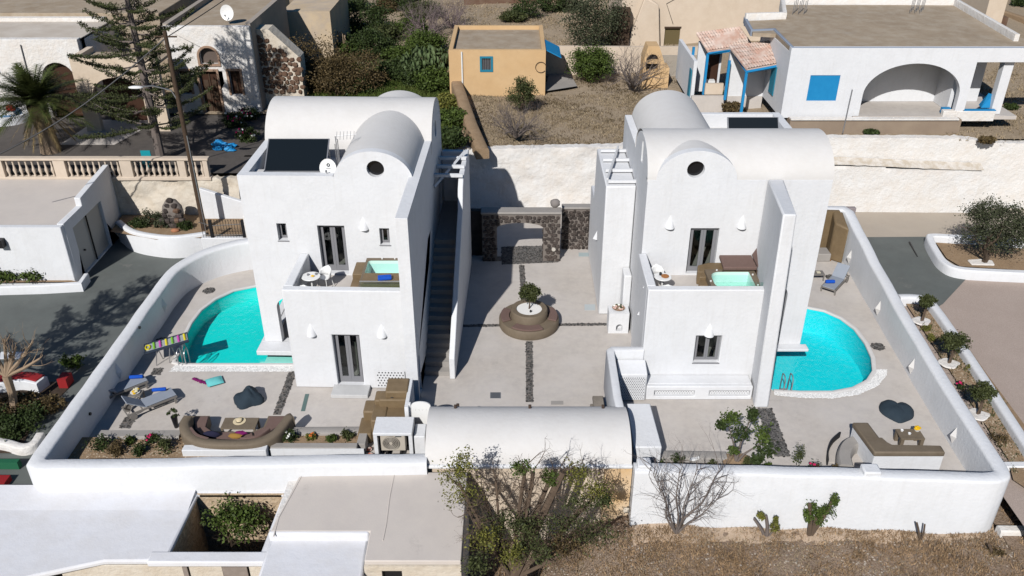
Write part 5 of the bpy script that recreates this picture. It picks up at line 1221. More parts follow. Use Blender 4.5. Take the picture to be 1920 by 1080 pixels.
def heart(a_):
    a2 = a_+.22; d = abs((a2-math.pi/2+math.pi) % (2*math.pi)-math.pi)   # angle from the notch
    return .20+.48*min(1, d/.62)**.75-.10*max(0, (d-1.2)/1.94)+.16*max(0, (d-2.5)/.64)**1.3
mound('beanbag', 'navy heart shaped beanbag on the right terrace', (c.x, c.y, 0), heart, .34, NAV, 'beanbag', 2, 48, 9, 3.2, .006, 'navy beanbags')
c = G(465, 745, .15)
mound('beanbag', 'slumped navy beanbag with a folded peak on the left terrace', (c.x, c.y, 0), lambda a_: .56+.07*math.cos(4*a_+.6)+.05*math.cos(3*a_+1), .40, NAV, 'beanbag', 5, 40, 12, 4.5, .012, 'navy beanbags', fold=.085)
c = G(402, 714, .1); b = MB(); n = 10; vs = []; fs = []
for j in range(n+1):
    for i in range(n+1):
        x = (i/n-.5); y = (j/n-.5); e = (1-(2*abs(x))**3)*(1-(2*abs(y))**3); p = .30*(1-.12*(1-abs(2*x))*(abs(2*y))**2)
        for s in (1,): pass
        vs.append((c.x+(x*.62)*math.cos(.5)-(y*.55)*math.sin(.5), c.y+(x*.62)*math.sin(.5)+(y*.55)*math.cos(.5), .06+.10*e+.02))
m_ = (n+1)**2; vs += [(p[0], p[1], .08-(p[2]-.08)*.7) for p in vs[:m_]]
for j in range(n):
    for i in range(n): A_ = j*(n+1)+i; fs += [(A_, A_+1, A_+n+2, A_+n+1), (m_+A_+n+1, m_+A_+n+2, m_+A_+1, m_+A_)]
for i in range(n): fs += [(i, m_+i, m_+i+1, i+1), (n*(n+1)+i+1, m_+n*(n+1)+i+1, m_+n*(n+1)+i, n*(n+1)+i), ((i+1)*(n+1), m_+(i+1)*(n+1), m_+i*(n+1), i*(n+1)), (i*(n+1)+n, m_+i*(n+1)+n, m_+(i+1)*(n+1)+n, (i+1)*(n+1)+n)]
b.add(vs, fs).build('cushion', TRQ, label='turquoise square cushion lying on the left terrace', cat='cushion', smooth=60)
b = MB(); rs = random.Random(2)
for k in range(9): p = G(364+k*2.7, 711+k*.9, .03); b.blob((p.x, p.y+rs.uniform(-.04, .04), .03), .10-.005*k, .07, .04, .3, 7, 4, rs)
b.build('beach_wrap', PUR, label='crumpled purple wrap beside the turquoise cushion', cat='wrap')
# floor grates and hatches
def hatch(label, u0, v0, u1, v1, m, n=0):
    P = GP([(u0, v0), (u1, v0), (u1, v1), (u0, v1)]); b = MB().plate(P, [], 'z', .002, .012)
    if n:
        t = thing('floor_grate', label, 'grate', (P[0][0], P[0][1], 0)); b.build('plate', m, t, smooth=0)
        for k in range(n):
            y = P[2][1]+(P[0][1]-P[2][1])*(k+.5)/n; MB().box(P[0][0]+.03, P[1][0]-.03, y-.008, y+.008, .0125, .018).build('slot', BLK, t, smooth=0)
    else: b.build('floor_hatch', m, label=label, cat='hatch', smooth=0)
GRT = mat('grey grate', (.17, .18, .20), .5)
hatch('grey drain grate in the courtyard left of the pebble strip', 919, 736, 939, 747, GRT, 6)
hatch('pale floor hatch beside the foot of the stair block', 1096, 571, 1116, 582, mat('pale hatch', (.48, .52, .53), .6))
hatch('pale blue hatch near the stone wall right of the gateway', 1085, 474, 1106, 481, mat('blue hatch', (.38, .45, .46), .6))
hatch('faint beige hatch near the right end of the vaulted store', 1033, 752, 1056, 759, CONG)
b = MB(); A = G(576, 739); B = G(568, 771); b.plate(strip(A, B, .15), [], 'z', .002, .012); b.build('channel_drain', mat('teal grate', (.10, .16, .15), .5), label='narrow channel drain in front of the left house door', cat='drain')
# ---------------- curved sofa
SO = thing('curved_sofa', 'built in horseshoe sofa with mauve cushions on the left terrace', 'sofa', tuple(G(440, 810, 0)))
pts = [tuple(G(u, v, .78).xy)+(z,) for u, v, z in ((352, 781, .82), (345, 795, .82), (352, 812, .80), (378, 825, .78), (430, 829, .78), (480, 826, .78), (510, 815, .80), (527, 800, .82), (541, 783, .84), (548, 779, .80))]
b = MB(); b.path(curve(pts, 5), .36, 0, .14); b.build('back', TAU, SO, smooth=60)
P = GP([(358, 779), (393, 779), (387, 799), (400, 808), (472, 809), (494, 800), (503, 779), (538, 779), (520, 808), (480, 822), (425, 826), (378, 820), (356, 800)], .42)
MB().plate(P, [], 'z', 0, .40).build('base', TAU, SO, smooth=0)
def inset(P, k): c_ = (sum(p[0] for p in P)/len(P), sum(p[1] for p in P)/len(P)); return [(p[0]+(c_[0]-p[0])*k, p[1]+(c_[1]-p[1])*k) for p in P]
for P in ([(364, 780), (391, 780), (385, 800), (398, 809), (380, 818), (366, 804)], [(399, 810), (473, 811), (476, 822), (425, 825), (384, 819)], [(476, 810), (497, 800), (505, 780), (536, 780), (520, 806), (479, 821)]):
    MB().plate(GP(P, .5), [], 'z', .402, .50).build('seat_cushion', MAU, SO, bevel=.02, smooth=30)
b = MB(); b.path(curve([tuple(G(357, 802, .78).xy)+(.80,), tuple(G(368, 815, .78).xy)+(.80,), tuple(G(390, 822, .78).xy)+(.78,)], 4), .12, .5, .05); b.build('back_cushion', MAU, SO)
b = MB(); b.path(curve([tuple(G(450, 821, .75).xy)+(.74,), tuple(G(482, 817, .75).xy)+(.76,), tuple(G(505, 803, .75).xy)+(.78,)], 4), .10, .5, .05); b.build('back_cushion', MAU, SO)
y0 = G(430, 829, .78).y-.22; MB().box(G(345, 838, .55).x, G(502, 838, .55).x, y0, y0+.3, 0, .60).build('plinth', WH, SO, bevel=.02)
b = MB().blob(G(396, 815, .58), .30, .10, .16, .05, 12, 6); b.build('bolster', mat('navy cushion', (.015, .015, .04), .9), label='dark navy bolster leaning at the left end of the curved sofa', cat='cushion')
MB().blob(G(443, 817, .58)+Vector((-.03, 0, 0)), .26, .12, .09, .15, 10, 5).build('throw', mat('mustard throw', (.30, .17, .04), .9), label='mustard throw on the curved sofa seat', cat='throw'); MB().blob(G(452, 812, .62), .2, .1, .08, .25, 10, 5).build('throw', PUR, label='purple throw lying over the mustard throw', cat='throw')
a = G(422, 783, .42); c = G(478, 803, .42); T = table('coffee_table', 'taupe coffee table inside the curved sofa', a.x, c.x, c.y, a.y, 0, .42, TAU, .07)
def hat(c):
    t = thing('straw_hat', 'straw hat with dark band on the taupe coffee table', 'hat', tuple(c))
    MB().lathe([(0, 0), (.22, 0), (.23, .015), (.12, .02), (.10, .10), (.05, .12), (0, .12)], c, 18).build('brim_and_crown', STRAW, t, recalc=False, smooth=50)
    MB().lathe([(.122, .02), (.122, .05), (.117, .05)], c, 18).build('band', BLK, t, recalc=False)
hat(G(449, 790, .422)); c = G(439, 784, .43); MB().tube([c, c+Vector((.25, .02, 0))], .02, 5).build('folded_glasses', BLK, label='dark folded sunglasses beside the straw hat', cat='sunglasses')
# pot on the left of the sofa
c = G(329, 793, .2); t = thing('potted_plant', 'small dark potted plant left of the curved sofa', 'potted plant', (c.x, c.y, 0)); MB().lathe([(.07, .0), (.12, .5), (.10, .5), (0, .45)], (c.x, c.y, 0), 10).build('pot', BLK, t, recalc=False)
crown('foliage', clump_pts((c.x, c.y, .62), (.2, .2, .18), 12, 20, 4), .05, LF2, t)
# kerbs of the planters
def kerb(label, u0, v0, u1, v1, z, m=CONG, th=.3, z0=0, **k): a_ = G(u0, v0, z); c_ = G(u1, v1, z); return wallpath('planter_kerb', [(a_.x, a_.y, z), (c_.x, c_.y, z)], th, z0, label, m=m, cat='kerb', **k)
kerb('rounded grey kerb along the left flower bed', 186, 812, 338, 812, .45, th=.45, cap=.2)
kerb('grey kerb at the back of the small bed right of the curved sofa', 500, 806, 686, 805, .42, th=.38, cap=.05)
a = G(508, 835, .5); c = G(688, 837, .5)
t = thing('small_planter', 'small raised planter of flowers between the curved sofa and air conditioner', 'planter', ((a.x+c.x)/2, a.y, 0)); yk = G(600, 811, .3).y
MB().box(a.x, c.x-.35, a.y-.12, a.y+.14, 0, .5).build('front_wall', CONG, t, bevel=.02); MB().box(a.x, c.x-.1, a.y-.16, a.y-.12, 0, .46).build('white_face', WH, t, smooth=0)
MB().box(c.x-.4, c.x-.1, a.y+.14, yk, 0, .44).build('end_wall', CONG, t, bevel=.02); MB().box(a.x-.2, c.x-.4, a.y+.14, yk, 0, .3).build('soil', SOIL, t, smooth=0)
kerb('grey ledge behind the right flower bed', 1188, 850, 1362, 853, .3, th=.4, cap=.04); 
# brown stepped block
ST = thing('stepped_block', 'ochre brown stepped masonry with outdoor seat left of the arched gate', 'masonry steps', (-4.6, 24.8, 0))
b = MB()
for (u0, u1, v, z, y0_, y1_) in ((728, 768, 716, 1.55, 24.55, 25.4), (706, 730, 738, 1.2, 24.5, 25.1), (686, 709, 754, .85, 24.3, 25.0), (679, 703, 796, .45, 23.55, 24.5)):
    x0_ = YP(u0, v, y1_).x; x1_ = YP(u1, v, y1_).x; b = MB().box(x0_, x1_+.03, y0_, y1_, 0, z); b.build('step_block', OCH, ST, bevel=.06, smooth=40)
b = MB().box(YP(700, 780, 24.2).x, YP(727, 780, 24.2).x, 23.6, 24.6, 0, 1.0).box(YP(719, 780, 24.2).x, -3.75, 23.7, 24.56, 0, .95).box(YP(712, 750, 24.6).x, -3.78, 24.4, 24.9, 0, 1.3); b.build('seat_block', OCH, ST, bevel=.05, smooth=40)
MB().box(-3.76, -3.62, 23.7, 25.4, 0, 1.5).build('side_wall', WH, ST, bevel=.02)
MB().blob((-4.3, 24.53, 1.25), .09, .05, .07, .1, 8, 5).build('sink_hole', BLK, ST)
# AC housing
AC = thing('ac_housing', 'white open fronted masonry housing around the air conditioner', 'housing', (-4.1, 23.1, 0))
x0 = YP(699, 815, 22.65).x; x1 = YP(772, 812, 22.65).x
MB().box(x0, x1, 22.65, 23.55, 1.1, 1.22).build('top', WH, AC, bevel=.02); MB().box(x0, x0+.13, 22.68, 23.5, .0, 1.1).build('side', WH, AC, bevel=.01); MB().box(x1-.13, x1, 22.68, 23.5, .0, 1.1).build('side', WH, AC, bevel=.01)
MB().box(x0+.13, x1-.13, 23.4, 23.5, 0, 1.1).build('back', BLK, AC)
U = thing('air_conditioner', 'beige air conditioner unit with round fan grille inside the white housing', 'air conditioner', (-4.1, 23, .1))
ax0, ax1 = x0+.2, x1-.28; MB().box(ax0, ax1, 22.85, 23.2, .28, .98).build('casing', ACM, U, bevel=.02)
fc = (ax0+.36, 22.84, .64); MB().tube([fc, (fc[0], 22.82, fc[2])], .29, 24).build('fan_recess', mat('fan dark', (.10, .09, .08), .6), U)
for r in (.06, .11, .16, .21, .26, .29): MB().tube([(fc[0]+r*math.cos(k*.2618), 22.81, fc[2]+r*math.sin(k*.2618)) for k in range(25)], .008, 4).build('grille_ring', ACM, U)
MB().tube([(fc[0], 22.80, fc[2]), (fc[0], 22.815, fc[2])], .05, 12).build('hub', ACM, U)
MB().box(ax1-.33, ax1-.12, 22.83, 22.845, .90, .93).build('badge', NAV, U, smooth=0)
for x in (ax0+.15, ax1-.2): MB().box(x, x+.06, 22.75, 23.2, .0, .28).build('foot', BLK, U)
MB().box(x1+.02, x1+.42, 22.8, 23.5, 0, .95).build('side_cupboard', WH, label='white block between air conditioner housing and arched gate', cat='block', bevel=.03)
b = MB(); rs = random.Random(9)
for k in range(6): b.blob((x0-.3+rs.uniform(-.12, .12), 22.9+rs.uniform(-.25, .3), .06+rs.uniform(0, .05)), .1, .08, .05, .35, 7, 4, rs)
b.build('rag', mat('orange rag', (.50, .10, .04), .9, (.6, .58, .52), 9, .9), label='crumpled orange and white rag beside the air conditioner housing', cat='rag')
t = thing('arched_gate', 'white arched leaf gate between stepped block and vaulted store', 'gate', (-3.2, 23.9, 0))
MB().plate(archhole(-3.55, -2.86, .05, 1.6, .18), [circ(-3.4+k*.13, 1.25, .018, 8) for k in range(4)]+[circ(-3.3+k*.2, .5, .018, 8) for k in range(2)], 'y', 23.88, 23.93).build('leaf', WPL, t, smooth=0); MB().box(-3.63, -3.56, 23.86, 23.95, 0, 1.55).build('gate_post', WH, t)
# ---------------- round planter seat
RP = thing('round_planter_seat', 'round tiered planter with brown bench and mauve cushions in the courtyard', 'planter seat', (.74, 31.45, 0))
MB().lathe([(1.27, 0), (1.3, .06), (1.3, .36), (1.26, .42), (.7, .44)], (.74, 31.45, 0), 48).build('bench', TAU, RP, recalc=False, smooth=40)
MB().lathe([(.80, .40), (.80, .78), (.76, .84), (.56, .84), (.55, .74)], (.74, 31.45, 0), 40).build('tub', OCH if False else TAU, RP, recalc=False, smooth=40)
MB().lathe([(0, .785), (.56, .785)], (.74, 31.45, 0), 24).build('gravel_top', PEBW, RP, recalc=False)
def disc_area(cx_, cy_, r):
    def f(rs):
        a_ = rs.uniform(0, 6.3); q = r*math.sqrt(rs.uniform(0, 1)); return cx_+q*math.cos(a_), cy_+q*math.sin(a_)
    return f
for a0, a1 in ((-128, -62), (150, 205), (-22, 33)):
    P = [(.74+1.24*math.cos(math.radians(a0+(a1-a0)*k/8)), 31.45+1.24*math.sin(math.radians(a0+(a1-a0)*k/8))) for k in range(9)]+[(.74+.86*math.cos(math.radians(a1-(a1-a0)*k/8)), 31.45+.86*math.sin(math.radians(a1-(a1-a0)*k/8))) for k in range(9)]
    MB().plate(P, [], 'z', .435, .51).build('cushion', MAU, RP, bevel=.02, smooth=30)
MB().blob((.80, 31.2, .84), .05, .04, .07, .1, 7, 4).build('spotlight', BLK, RP)
OT = thing('olive_tree', 'little round olive tree growing in the round planter', 'tree', (.74, 31.5, .78))
b = MB(); b.tube([(.74, 31.5, .78), (.77, 31.52, 1.1), (.74, 31.5, 1.4)], [.035, .028, .02], 6); b.build('trunk', BRN, OT); crown('crown', clump_pts((.75, 31.5, 1.62), (.42, .40, .34), 60, 60, 3, .16, .3), .055, LF1, OT)
# ---------------- stone trough at the yard wall
TR = thing('stone_trough', 'weathered grey stone bench standing against the L shaped yard wall', 'stone bench', (3.2, 25.2, 0))
STM = mat('weathered stone', (.21, .185, .155), .95, (.32, .28, .24), 3, .6, .7, 20, .02)
x = G(1122, 755, .5).x; MB().box(x-.2, x+.2, 23.9, 25.6, .42, .58).build('slab', STM, TR, bevel=.03)
for y in (24.2, 25.2): MB().box(x-.3, x+.22, y-.12, y+.12, 0, .42).build('support', STM, TR, bevel=.02)
MB().blob((x, 24.05, .6), .1, .09, .05, .1).build('bowl_hollow', WHO, TR)
bouquet('terracotta bowl of pink and white flowers on the white pedestal', (4.55, 31.15, 1.005), .24, [mat('pale pink petals', (.62, .42, .36), .8), WFL, LF2], 6, 16, 'flower_bowl', 'flower bowl', STF)
# ---------------- balcony furniture, left house
def cafe_table(label, c, r, z0, h=.7, m=WPL):
    t = thing('cafe_table', label, 'table', (c[0], c[1], z0)); MB().lathe([(0, 0), (r*.96, 0), (r, .012), (r*.96, .03), (0, .03)], (c[0], c[1], z0+h), 28).build('table_top', m, t, recalc=False, smooth=50)
    MB().tube([(c[0], c[1], z0+.03), (c[0], c[1], z0+h)], .035, 8).build('column', m, t); MB().lathe([(.22, 0), (.2, .03), (0, .04)], (c[0], c[1], z0), 16).build('base', m, t, recalc=False)
    return t
def cafe_chair(label, c, rz, z0, m=WPL, group='white balcony chairs'):
    t = thing('chair', label, 'chair', (c[0], c[1], z0), rz, group); C_ = Vector((c[0], c[1], z0))
    MB().plate([(c[0]+.23*math.cos(k*.5236)*(1 if True else 1), c[1]+.22*math.sin(k*.5236)) for k in range(12)], [], 'z', z0+.43, z0+.46).build('seat', m, t, bevel=.01)
    for sx in (-1, 1):
        for sy in (-1, 1): MB().tube([C_+Vector((sx*.17, sy*.15, .43)), C_+Vector((sx*.23, sy*.21, 0))], .016, 5).build('leg', m, t)
    vs = []; n = 8
    for j in range(4):
        for i in range(n+1):
            a_ = math.radians(200-220*i/n-80+90) ; a_ = math.radians(-20+220*i/n); vs.append(C_+Vector((.25*math.cos(a_), .22*math.sin(a_)+(.02*j), .46+.13*j-(.10*j/3)*abs(i-n/2)/(n/2)*2)))
    b = MB().add(vs, [(j*(n+1)+i, j*(n+1)+i+1, (j+1)*(n+1)+i+1, (j+1)*(n+1)+i) for j in range(3) for i in range(n)]); o = b.build('backrest', m, t, recalc=False, smooth=60)
    s_ = o.modifiers.new('solid', 'SOLIDIFY'); s_.thickness = .02
    return t
fz_ = 3.445
tc = G(583, 518, fz_+.72); cafe_table('round white balcony table holding coffee cups on the left house', (tc.x, tc.y), .36, fz_)
cafe_chair('white chair behind the round table on the left balcony', (tc.x+.42, tc.y+.42), -.5, fz_); cafe_chair('white chair in front of the round table on the left balcony, tucked by the parapet', (tc.x-.02, tc.y-.62), 2.9, fz_)
MB().blob((tc.x+.08, tc.y-.04, fz_+.76), .07, .06, .03, .2, 8, 4).build('lemons', YFL, label='yellow fruit on the left balcony table', cat='fruit'); MB().tube([(tc.x-.12, tc.y+.06, fz_+.735), (tc.x-.12, tc.y+.06, fz_+.79)], .045, 10).build('cup', GRY, label='grey cup left of the fruit on the left balcony table', cat='cup'); MB().tube([(tc.x+.18, tc.y+.12, fz_+.735), (tc.x+.18, tc.y+.12, fz_+.79)], .05, 10).build('cup', GRY, label='grey cup behind the fruit on the left balcony table', cat='cup')
def jacuzzi(label, x0, x1, y0, y1, zt, tx0, tx1, ty0, ty1, m, corner=.12):
    t = thing('plunge_tub', label, 'plunge tub', ((x0+x1)/2, (y0+y1)/2, fz_))
    hole = []
    for cx_, cy_, s0 in ((tx0+corner, ty0+corner, 180), (tx1-.05, ty0+.05, 270), (tx1-.05, ty1-.05, 0), (tx0+corner, ty1-corner, 90)):
        rr = corner if s0 in (180, 90) else .05; hole += [(cx_+rr*math.cos(math.radians(s0+k*22.5)), cy_+rr*math.sin(math.radians(s0+k*22.5))) for k in range(5)]
    MB().plate(rect(x0, y0, x1, y1), [hole], 'z', fz_, zt).build('surround', m, t, smooth=0)
    b = MB(); n = len(hole); b.add([(p[0], p[1], zt+.012) for p in hole]+[(p[0]*.96+.04*(tx0+tx1)/2, p[1]*.94+.06*(ty0+ty1)/2, zt-.55) for p in hole], [(i, (i+1) % n, n+(i+1) % n, n+i) for i in range(n)]+[tuple(range(n, 2*n))]); b.build('basin', TUB, t, recalc=False, smooth=50)
    MB().add([(p[0], p[1], zt-.12) for p in hole], [tuple(range(n))]).build('water', WAT, t, recalc=False, smooth=0)
    return t
zt = 4.22; a = G(681, 484, zt)
J = jacuzzi('brown plunge tub filled with pale green water on the left balcony', -5.72, -3.88, 27.22, 29.7, zt, -5.62, -3.95, 28.35, 29.45, TAU)
MB().box(-5.6, -3.92, 27.3, 28.3, zt+.001, zt+.10).build('sun_deck', OCH, J, bevel=.01); MB().box(-5.6, -3.9, 27.24, 27.27, zt-.05, zt+.32).build('glass_panel', GLC, J, smooth=0); MB().box(-5.6, -3.9, 27.23, 27.28, zt+.32, zt+.335).build('glass_rail', MET, J, smooth=0)
for k in range(2): MB().tube([(-5.1+k*.5, 29.6, zt), (-5.1+k*.5, 29.6, zt+.05)], .03, 8).build('spout', WPL, J)
for k in range(3): MB().box(-6.15, -5.73, 27.5+k*.6, 29.7, fz_, fz_+.22+.19*k).build('step', OCH, J, bevel=.03, smooth=40)
roll('folded royal blue towel on the deck of the left plunge tub', (-4.75, 27.75, zt+.17), .5, .08, .15, group=None, n=2)
tc = G(1243, 519, fz_+.72); cafe_table('round white balcony table with bread plate on the right house', (tc.x, tc.y), .33, fz_)
cafe_chair('white chair behind the round table on the right balcony', (tc.x-.1, tc.y+.55), .2, fz_); cafe_chair('white chair in front of the round table on the right balcony', (tc.x+.1, tc.y-.55), 3.0, fz_)
MB().lathe([(0, 0), (.14, .0), (.15, .03), (0, .05)], (tc.x+.08, tc.y, fz_+.735), 14).build('bread_plate', mat('bread crust', (.36, .15, .05), .8), label='round brown bread on the right balcony table', cat='bread', recalc=False); MB().tube([(tc.x-.08, tc.y+.12, fz_+.735), (tc.x-.08, tc.y+.12, fz_+.84)], .05, 10).build('pot', BLK, label='small dark pot behind the bread on the right balcony table', cat='pot')
zt2 = 4.12
J = jacuzzi('brown plunge tub with rounded corners and pale green water on the right balcony', 7.45, 9.35, 27.22, 28.95, zt2, 7.6, 9.1, 27.5, 28.72, TAU, .35)
for k in range(4):
    a0 = math.radians(180-k*24); P = [(7.46, 27.3+k*.42), (7.46, 27.3+(k+1)*.42), (7.06+.10*k, 27.3+(k+1)*.42), (7.0+.06*k, 27.3+k*.42)]
    MB().plate(P, [], 'z', fz_, fz_+.16+.13*k).build('step', OCH, J, bevel=.03, smooth=40)
P = [(7.46, 28.95), (9.3, 28.95), (9.3, 29.72), (7.75, 29.72), (7.3, 29.5), (7.2, 28.98)]; MB().plate(P, [], 'z', fz_, 4.0).build('landing', OCH, J, bevel=.03)
MB().box(7.5, 9.35, 27.18, 27.21, zt2-.1, zt2+.42).build('glass_panel', GLC, J, smooth=0)
for x, y in ((9.2, 28.5), (9.2, 27.7), (7.9, 28.85), (7.5, 28.0)): MB().tube([(x, y, zt2), (x, y, zt2+.04)], .035, 8).build('spout', WPL, J)
DB = thing('daybed', 'mauve upholstered daybed behind the right balcony tub', 'daybed', (8.6, 29.2, 4.0))
a = G(1352, 500, 4.32); c = G(1408, 474, 4.32)
b = MB(); q = [tuple(G(u, v, 4.32)) for u, v in ((1357, 501), (1420, 501), (1408, 476), (1348, 476))]; b.add(q+[(p[0], p[1], 4.18) for p in q], [(0, 1, 2, 3), (7, 6, 5, 4), (0, 4, 5, 1), (1, 5, 6, 2), (2, 6, 7, 3), (3, 7, 4, 0)]); b.build('mattress', MAU, DB, bevel=.03, smooth=30)
e0, e1 = Vector(q[1]), Vector(q[2]); tp = Vector((.28, 0, .55)); b = MB().add([e0, e1, e1+tp, e0+tp, e0+Vector((.09, 0, -.05)), e1+Vector((.09, 0, -.05)), e1+tp+Vector((.08, 0, -.03)), e0+tp+Vector((.08, 0, -.03))], [(0, 1, 2, 3), (7, 6, 5, 4), (0, 4, 5, 1), (1, 5, 6, 2), (2, 6, 7, 3), (3, 7, 4, 0)]); b.build('backrest', MAU, DB, bevel=.02, smooth=30)
for p in q: MB().box(p[0]-.03, p[0]+.03, p[1]-.03, p[1]+.03, 3.95, 4.18).build('leg', WOOD, DB, smooth=0)
# ---------------- roof fittings
def collector(label, x0, x1, y0, z0, y1, z1):
    t = thing('solar_heater', label, 'solar panel', ((x0+x1)/2, y0, z0-.15)); n = Vector((0, -(z1-z0), (y1-y0))).normalized()*.07
    q = [Vector((x0, y0, z0)), Vector((x1, y0, z0)), Vector((x1, y1, z1)), Vector((x0, y1, z1))]
    b = MB().add([p for p in q]+[p+n for p in q], [(3, 2, 1, 0), (4, 5, 6, 7), (0, 1, 5, 4), (1, 2, 6, 5), (2, 3, 7, 6), (3, 0, 4, 7)]); b.build('frame', MET, t, smooth=0)
    c_ = sum(q, Vector())/4; b = MB().add([c_+(p-c_)*.965+n*1.05 for p in q], [(0, 1, 2, 3)]); b.build('collector_glass', SOL, t, recalc=False, smooth=0)
    for x in (x0+.1, x1-.1): MB().tube([(x, y1, z1-.02), (x, y1+.1, z0-.15)], .02, 4).build('leg', MET, t); MB().tube([(x, y0+.05, z0), (x, y1+.1, z0-.12)], .02, 4).build('leg', MET, t)
    return t
collector('dark solar water panel on the left house roof terrace', -9.75, -7.3, 31.35, 7.15, 32.6, 8.05)
T = collector('dark solar water panel behind the vaults of the right house', 9.05, 11.2, 33.9, 7.25, 34.7, 8.25)
for k in range(3): MB().tube([(-7.1+k*.06, 32.5, 6.95), (-7.1+k*.06, 32.5, 7.9+.1*k)], .02, 5).build('roof_pipe', MET, label=['left', 'middle', 'right'][k]+' of three short pipes beside the left solar panel', cat='pipe', group='roof pipes')
MB().plate([(-10.0+.05, 30.3), (-9.6, 30.3), (-9.6, 31.0), (-9.95, 31.0)], [], 'z', 7.35, 7.42).box(-9.95, -9.88, 30.32, 31, 6.95, 7.35).box(-9.67, -9.6, 30.32, 31, 6.95, 7.35).build('roof_vent', WHR, label='small white box vent in the left corner of the roof terrace', cat='vent')
p = G(618, 318, 7.3); dish('white satellite dish with ring logo beside the left solar panel', (-6.95, 30.25, 7.2), .33, (-.12, -1, .35), logo=True)
AN = thing('tv_antenna', 'thin television antenna on the left house roof', 'antenna', (-6.75, 31.2, 6.95)); pa = Vector((-6.72, 31.2, 6.95)); pt = pa+Vector((-.05, 0, 1.75))
MB().tube([pa, pt], .02, 6).build('mast', MET, AN); MB().tube([pt, pt+Vector((.8, .1, .04))], .014, 5).build('boom', MET, AN)
for k in range(6): q = pt+Vector((.06+k*.13, .012*k, .02)); MB().tube([q-Vector((0, .12, .12)), q+Vector((0, .12, .12))], .007, 4).build('element', MET, AN)
# ---------------- right terrace
x0, x1 = G(1642, 851, .9).x, G(1778, 855, .9).x; yfr = 22.05
LS = thing('corner_sofa', 'white and taupe L shaped built in sofa in the right front corner', 'sofa', (13, 22.6, 0))
MB().plate([(x0, yfr), (x1, yfr), (x1, yfr+.35), (x0+.75, yfr+.4), (x0+.45, yfr+.75), (x0+.35, 23.65), (x0-.2, 23.65)], [], 'z', .70, .90).build('back_top', TAU, LS, bevel=.05, smooth=40)
MB().plate([(x0+.02, yfr+.02), (x1-.02, yfr+.02), (x1-.02, yfr+.33), (x0+.72, yfr+.38), (x0+.42, yfr+.72), (x0+.33, 23.62), (x0-.16, 23.62)], [], 'z', 0, .70).build('base', WH, LS, smooth=0)
MB().plate([(x0+.73, yfr+.36), (x1-.05, yfr+.36), (x1-.05, yfr+.85), (x0+1.0, yfr+.95), (x0+.85, 23.4), (x0+.36, 23.4), (x0+.44, yfr+.75)], [], 'z', 0, .42).build('seat', TAU, LS, bevel=.03)
MB().blob((x1-.35, yfr+.5, .50), .35, .16, .10, .06, 12, 5).build('bolster', mat('grey bolster', (.16, .13, .12), .9), label='flat grey bolster on the right end of the corner sofa', cat='cushion')
a = G(1679, 804, .45); c = G(1738, 823, .45); t = table('coffee_table', 'taupe coffee table with splayed legs before the corner sofa', a.x, c.x-.05, c.y, a.y, 0, .45, TAU, .12, th=.06)
p = G(1719, 807, .45); bouquet('bunch of yellow flowers on the right coffee table', (p.x, p.y, .452), .09, [YFL], 8, 9, 'flower_vase', 'flowers', WPL, .06)
for k, (u, v) in enumerate(((1691, 808), (1705, 814))): p = G(u, v, .452); MB().lathe([(0, 0), (.045, 0), (.055, .05), (.04, .05), (0, .01)], p, 12).build('cup', WPL, label=['white cup farther left on the right coffee table', 'white cup nearer the middle of the right coffee table'][k], cat='cup', group='cups on the right coffee table', recalc=False)
# curved concrete seat shapes
b = MB(); b.path(curve([tuple(G(u, v, .25).xy)+(.26,) for u, v in ((1553, 862), (1553, 845), (1560, 825), (1576, 810))], 5), .05, 0, .02); b.build('curved_edging', mat('black strip', (.02, .02, .022), .7), label='thin black curved edging strip on the right terrace', cat='edging')
MB().plate(GP([(1554, 866), (1556, 842), (1566, 824), (1582, 812), (1618, 808), (1622, 872)], .02), [], 'z', .003, .02).build('curved_slab', CON, label='pale curved slab between the black edging and the corner sofa', cat='slab', smooth=0)
b = MB(); b.path(curve([tuple(G(u, v, .4).xy)+(.42,) for u, v in ((1588, 872), (1584, 850), (1594, 830), (1616, 822))], 6), .5, 0, .2); b.build('concrete_bench', CONG, label='low grey curved concrete bench beside the corner sofa', cat='bench')
# side table, sandals, shower
a = G(1533, 511, .35); table('side_table', 'small grey side table near the right sunbed', a.x-.3, a.x+.3, a.y-.22, a.y+.22, 0, .35, FRG)
MB().box(a.x-.05, a.x+.12, a.y-.08, a.y+.08, .352, .39).build('book', mat('paper book', (.6, .55, .42), .8), label='small pale book on the side table near the right sunbed', cat='book')
for k in range(2): p = G(1549+k*7, 488, 0); MB().blob((p.x, p.y, .03), .05, .13, .03, .05, 8, 4).build('sandal', mat('tan leather', (.25, .12, .05), .7), label=['left tan sandal in front of the shower niche', 'right tan sandal in front of the shower niche'][k], cat='sandal', group='pair of sandals')
SH = thing('outdoor_shower', 'ochre plastered shower niche behind the right sunbed', 'shower', (15, 38, 0))
a = G(1534, 483, 0); c = G(1577, 488, 0)
MB().box(a.x-.7, 16.2, 38.35, 38.6, 0, 2.22).build('back_wall', OCH, SH); MB().add([(16.25, 37.0, 0), (16.35, 38.4, 0), (15.85, 38.4, 0), (15.7, 37.5, 0), (16.25, 37.0, 1.9), (16.35, 38.4, 2.2), (15.85, 38.4, 2.2), (15.7, 37.5, 2.0)], [(3, 2, 1, 0), (4, 5, 6, 7), (0, 1, 5, 4), (1, 2, 6, 5), (2, 3, 7, 6), (3, 0, 4, 7)]).build('side_wall', OCH, SH, bevel=.08)
MB().box(a.x-.2, 15.75, 37.25, 38.0, 0, .42).build('seat', CONG, SH, bevel=.04); MB().box(a.x-.45, a.x-.25, 37.2, 38.3, 0, .5).build('low_wall', OCH, SH, bevel=.04)
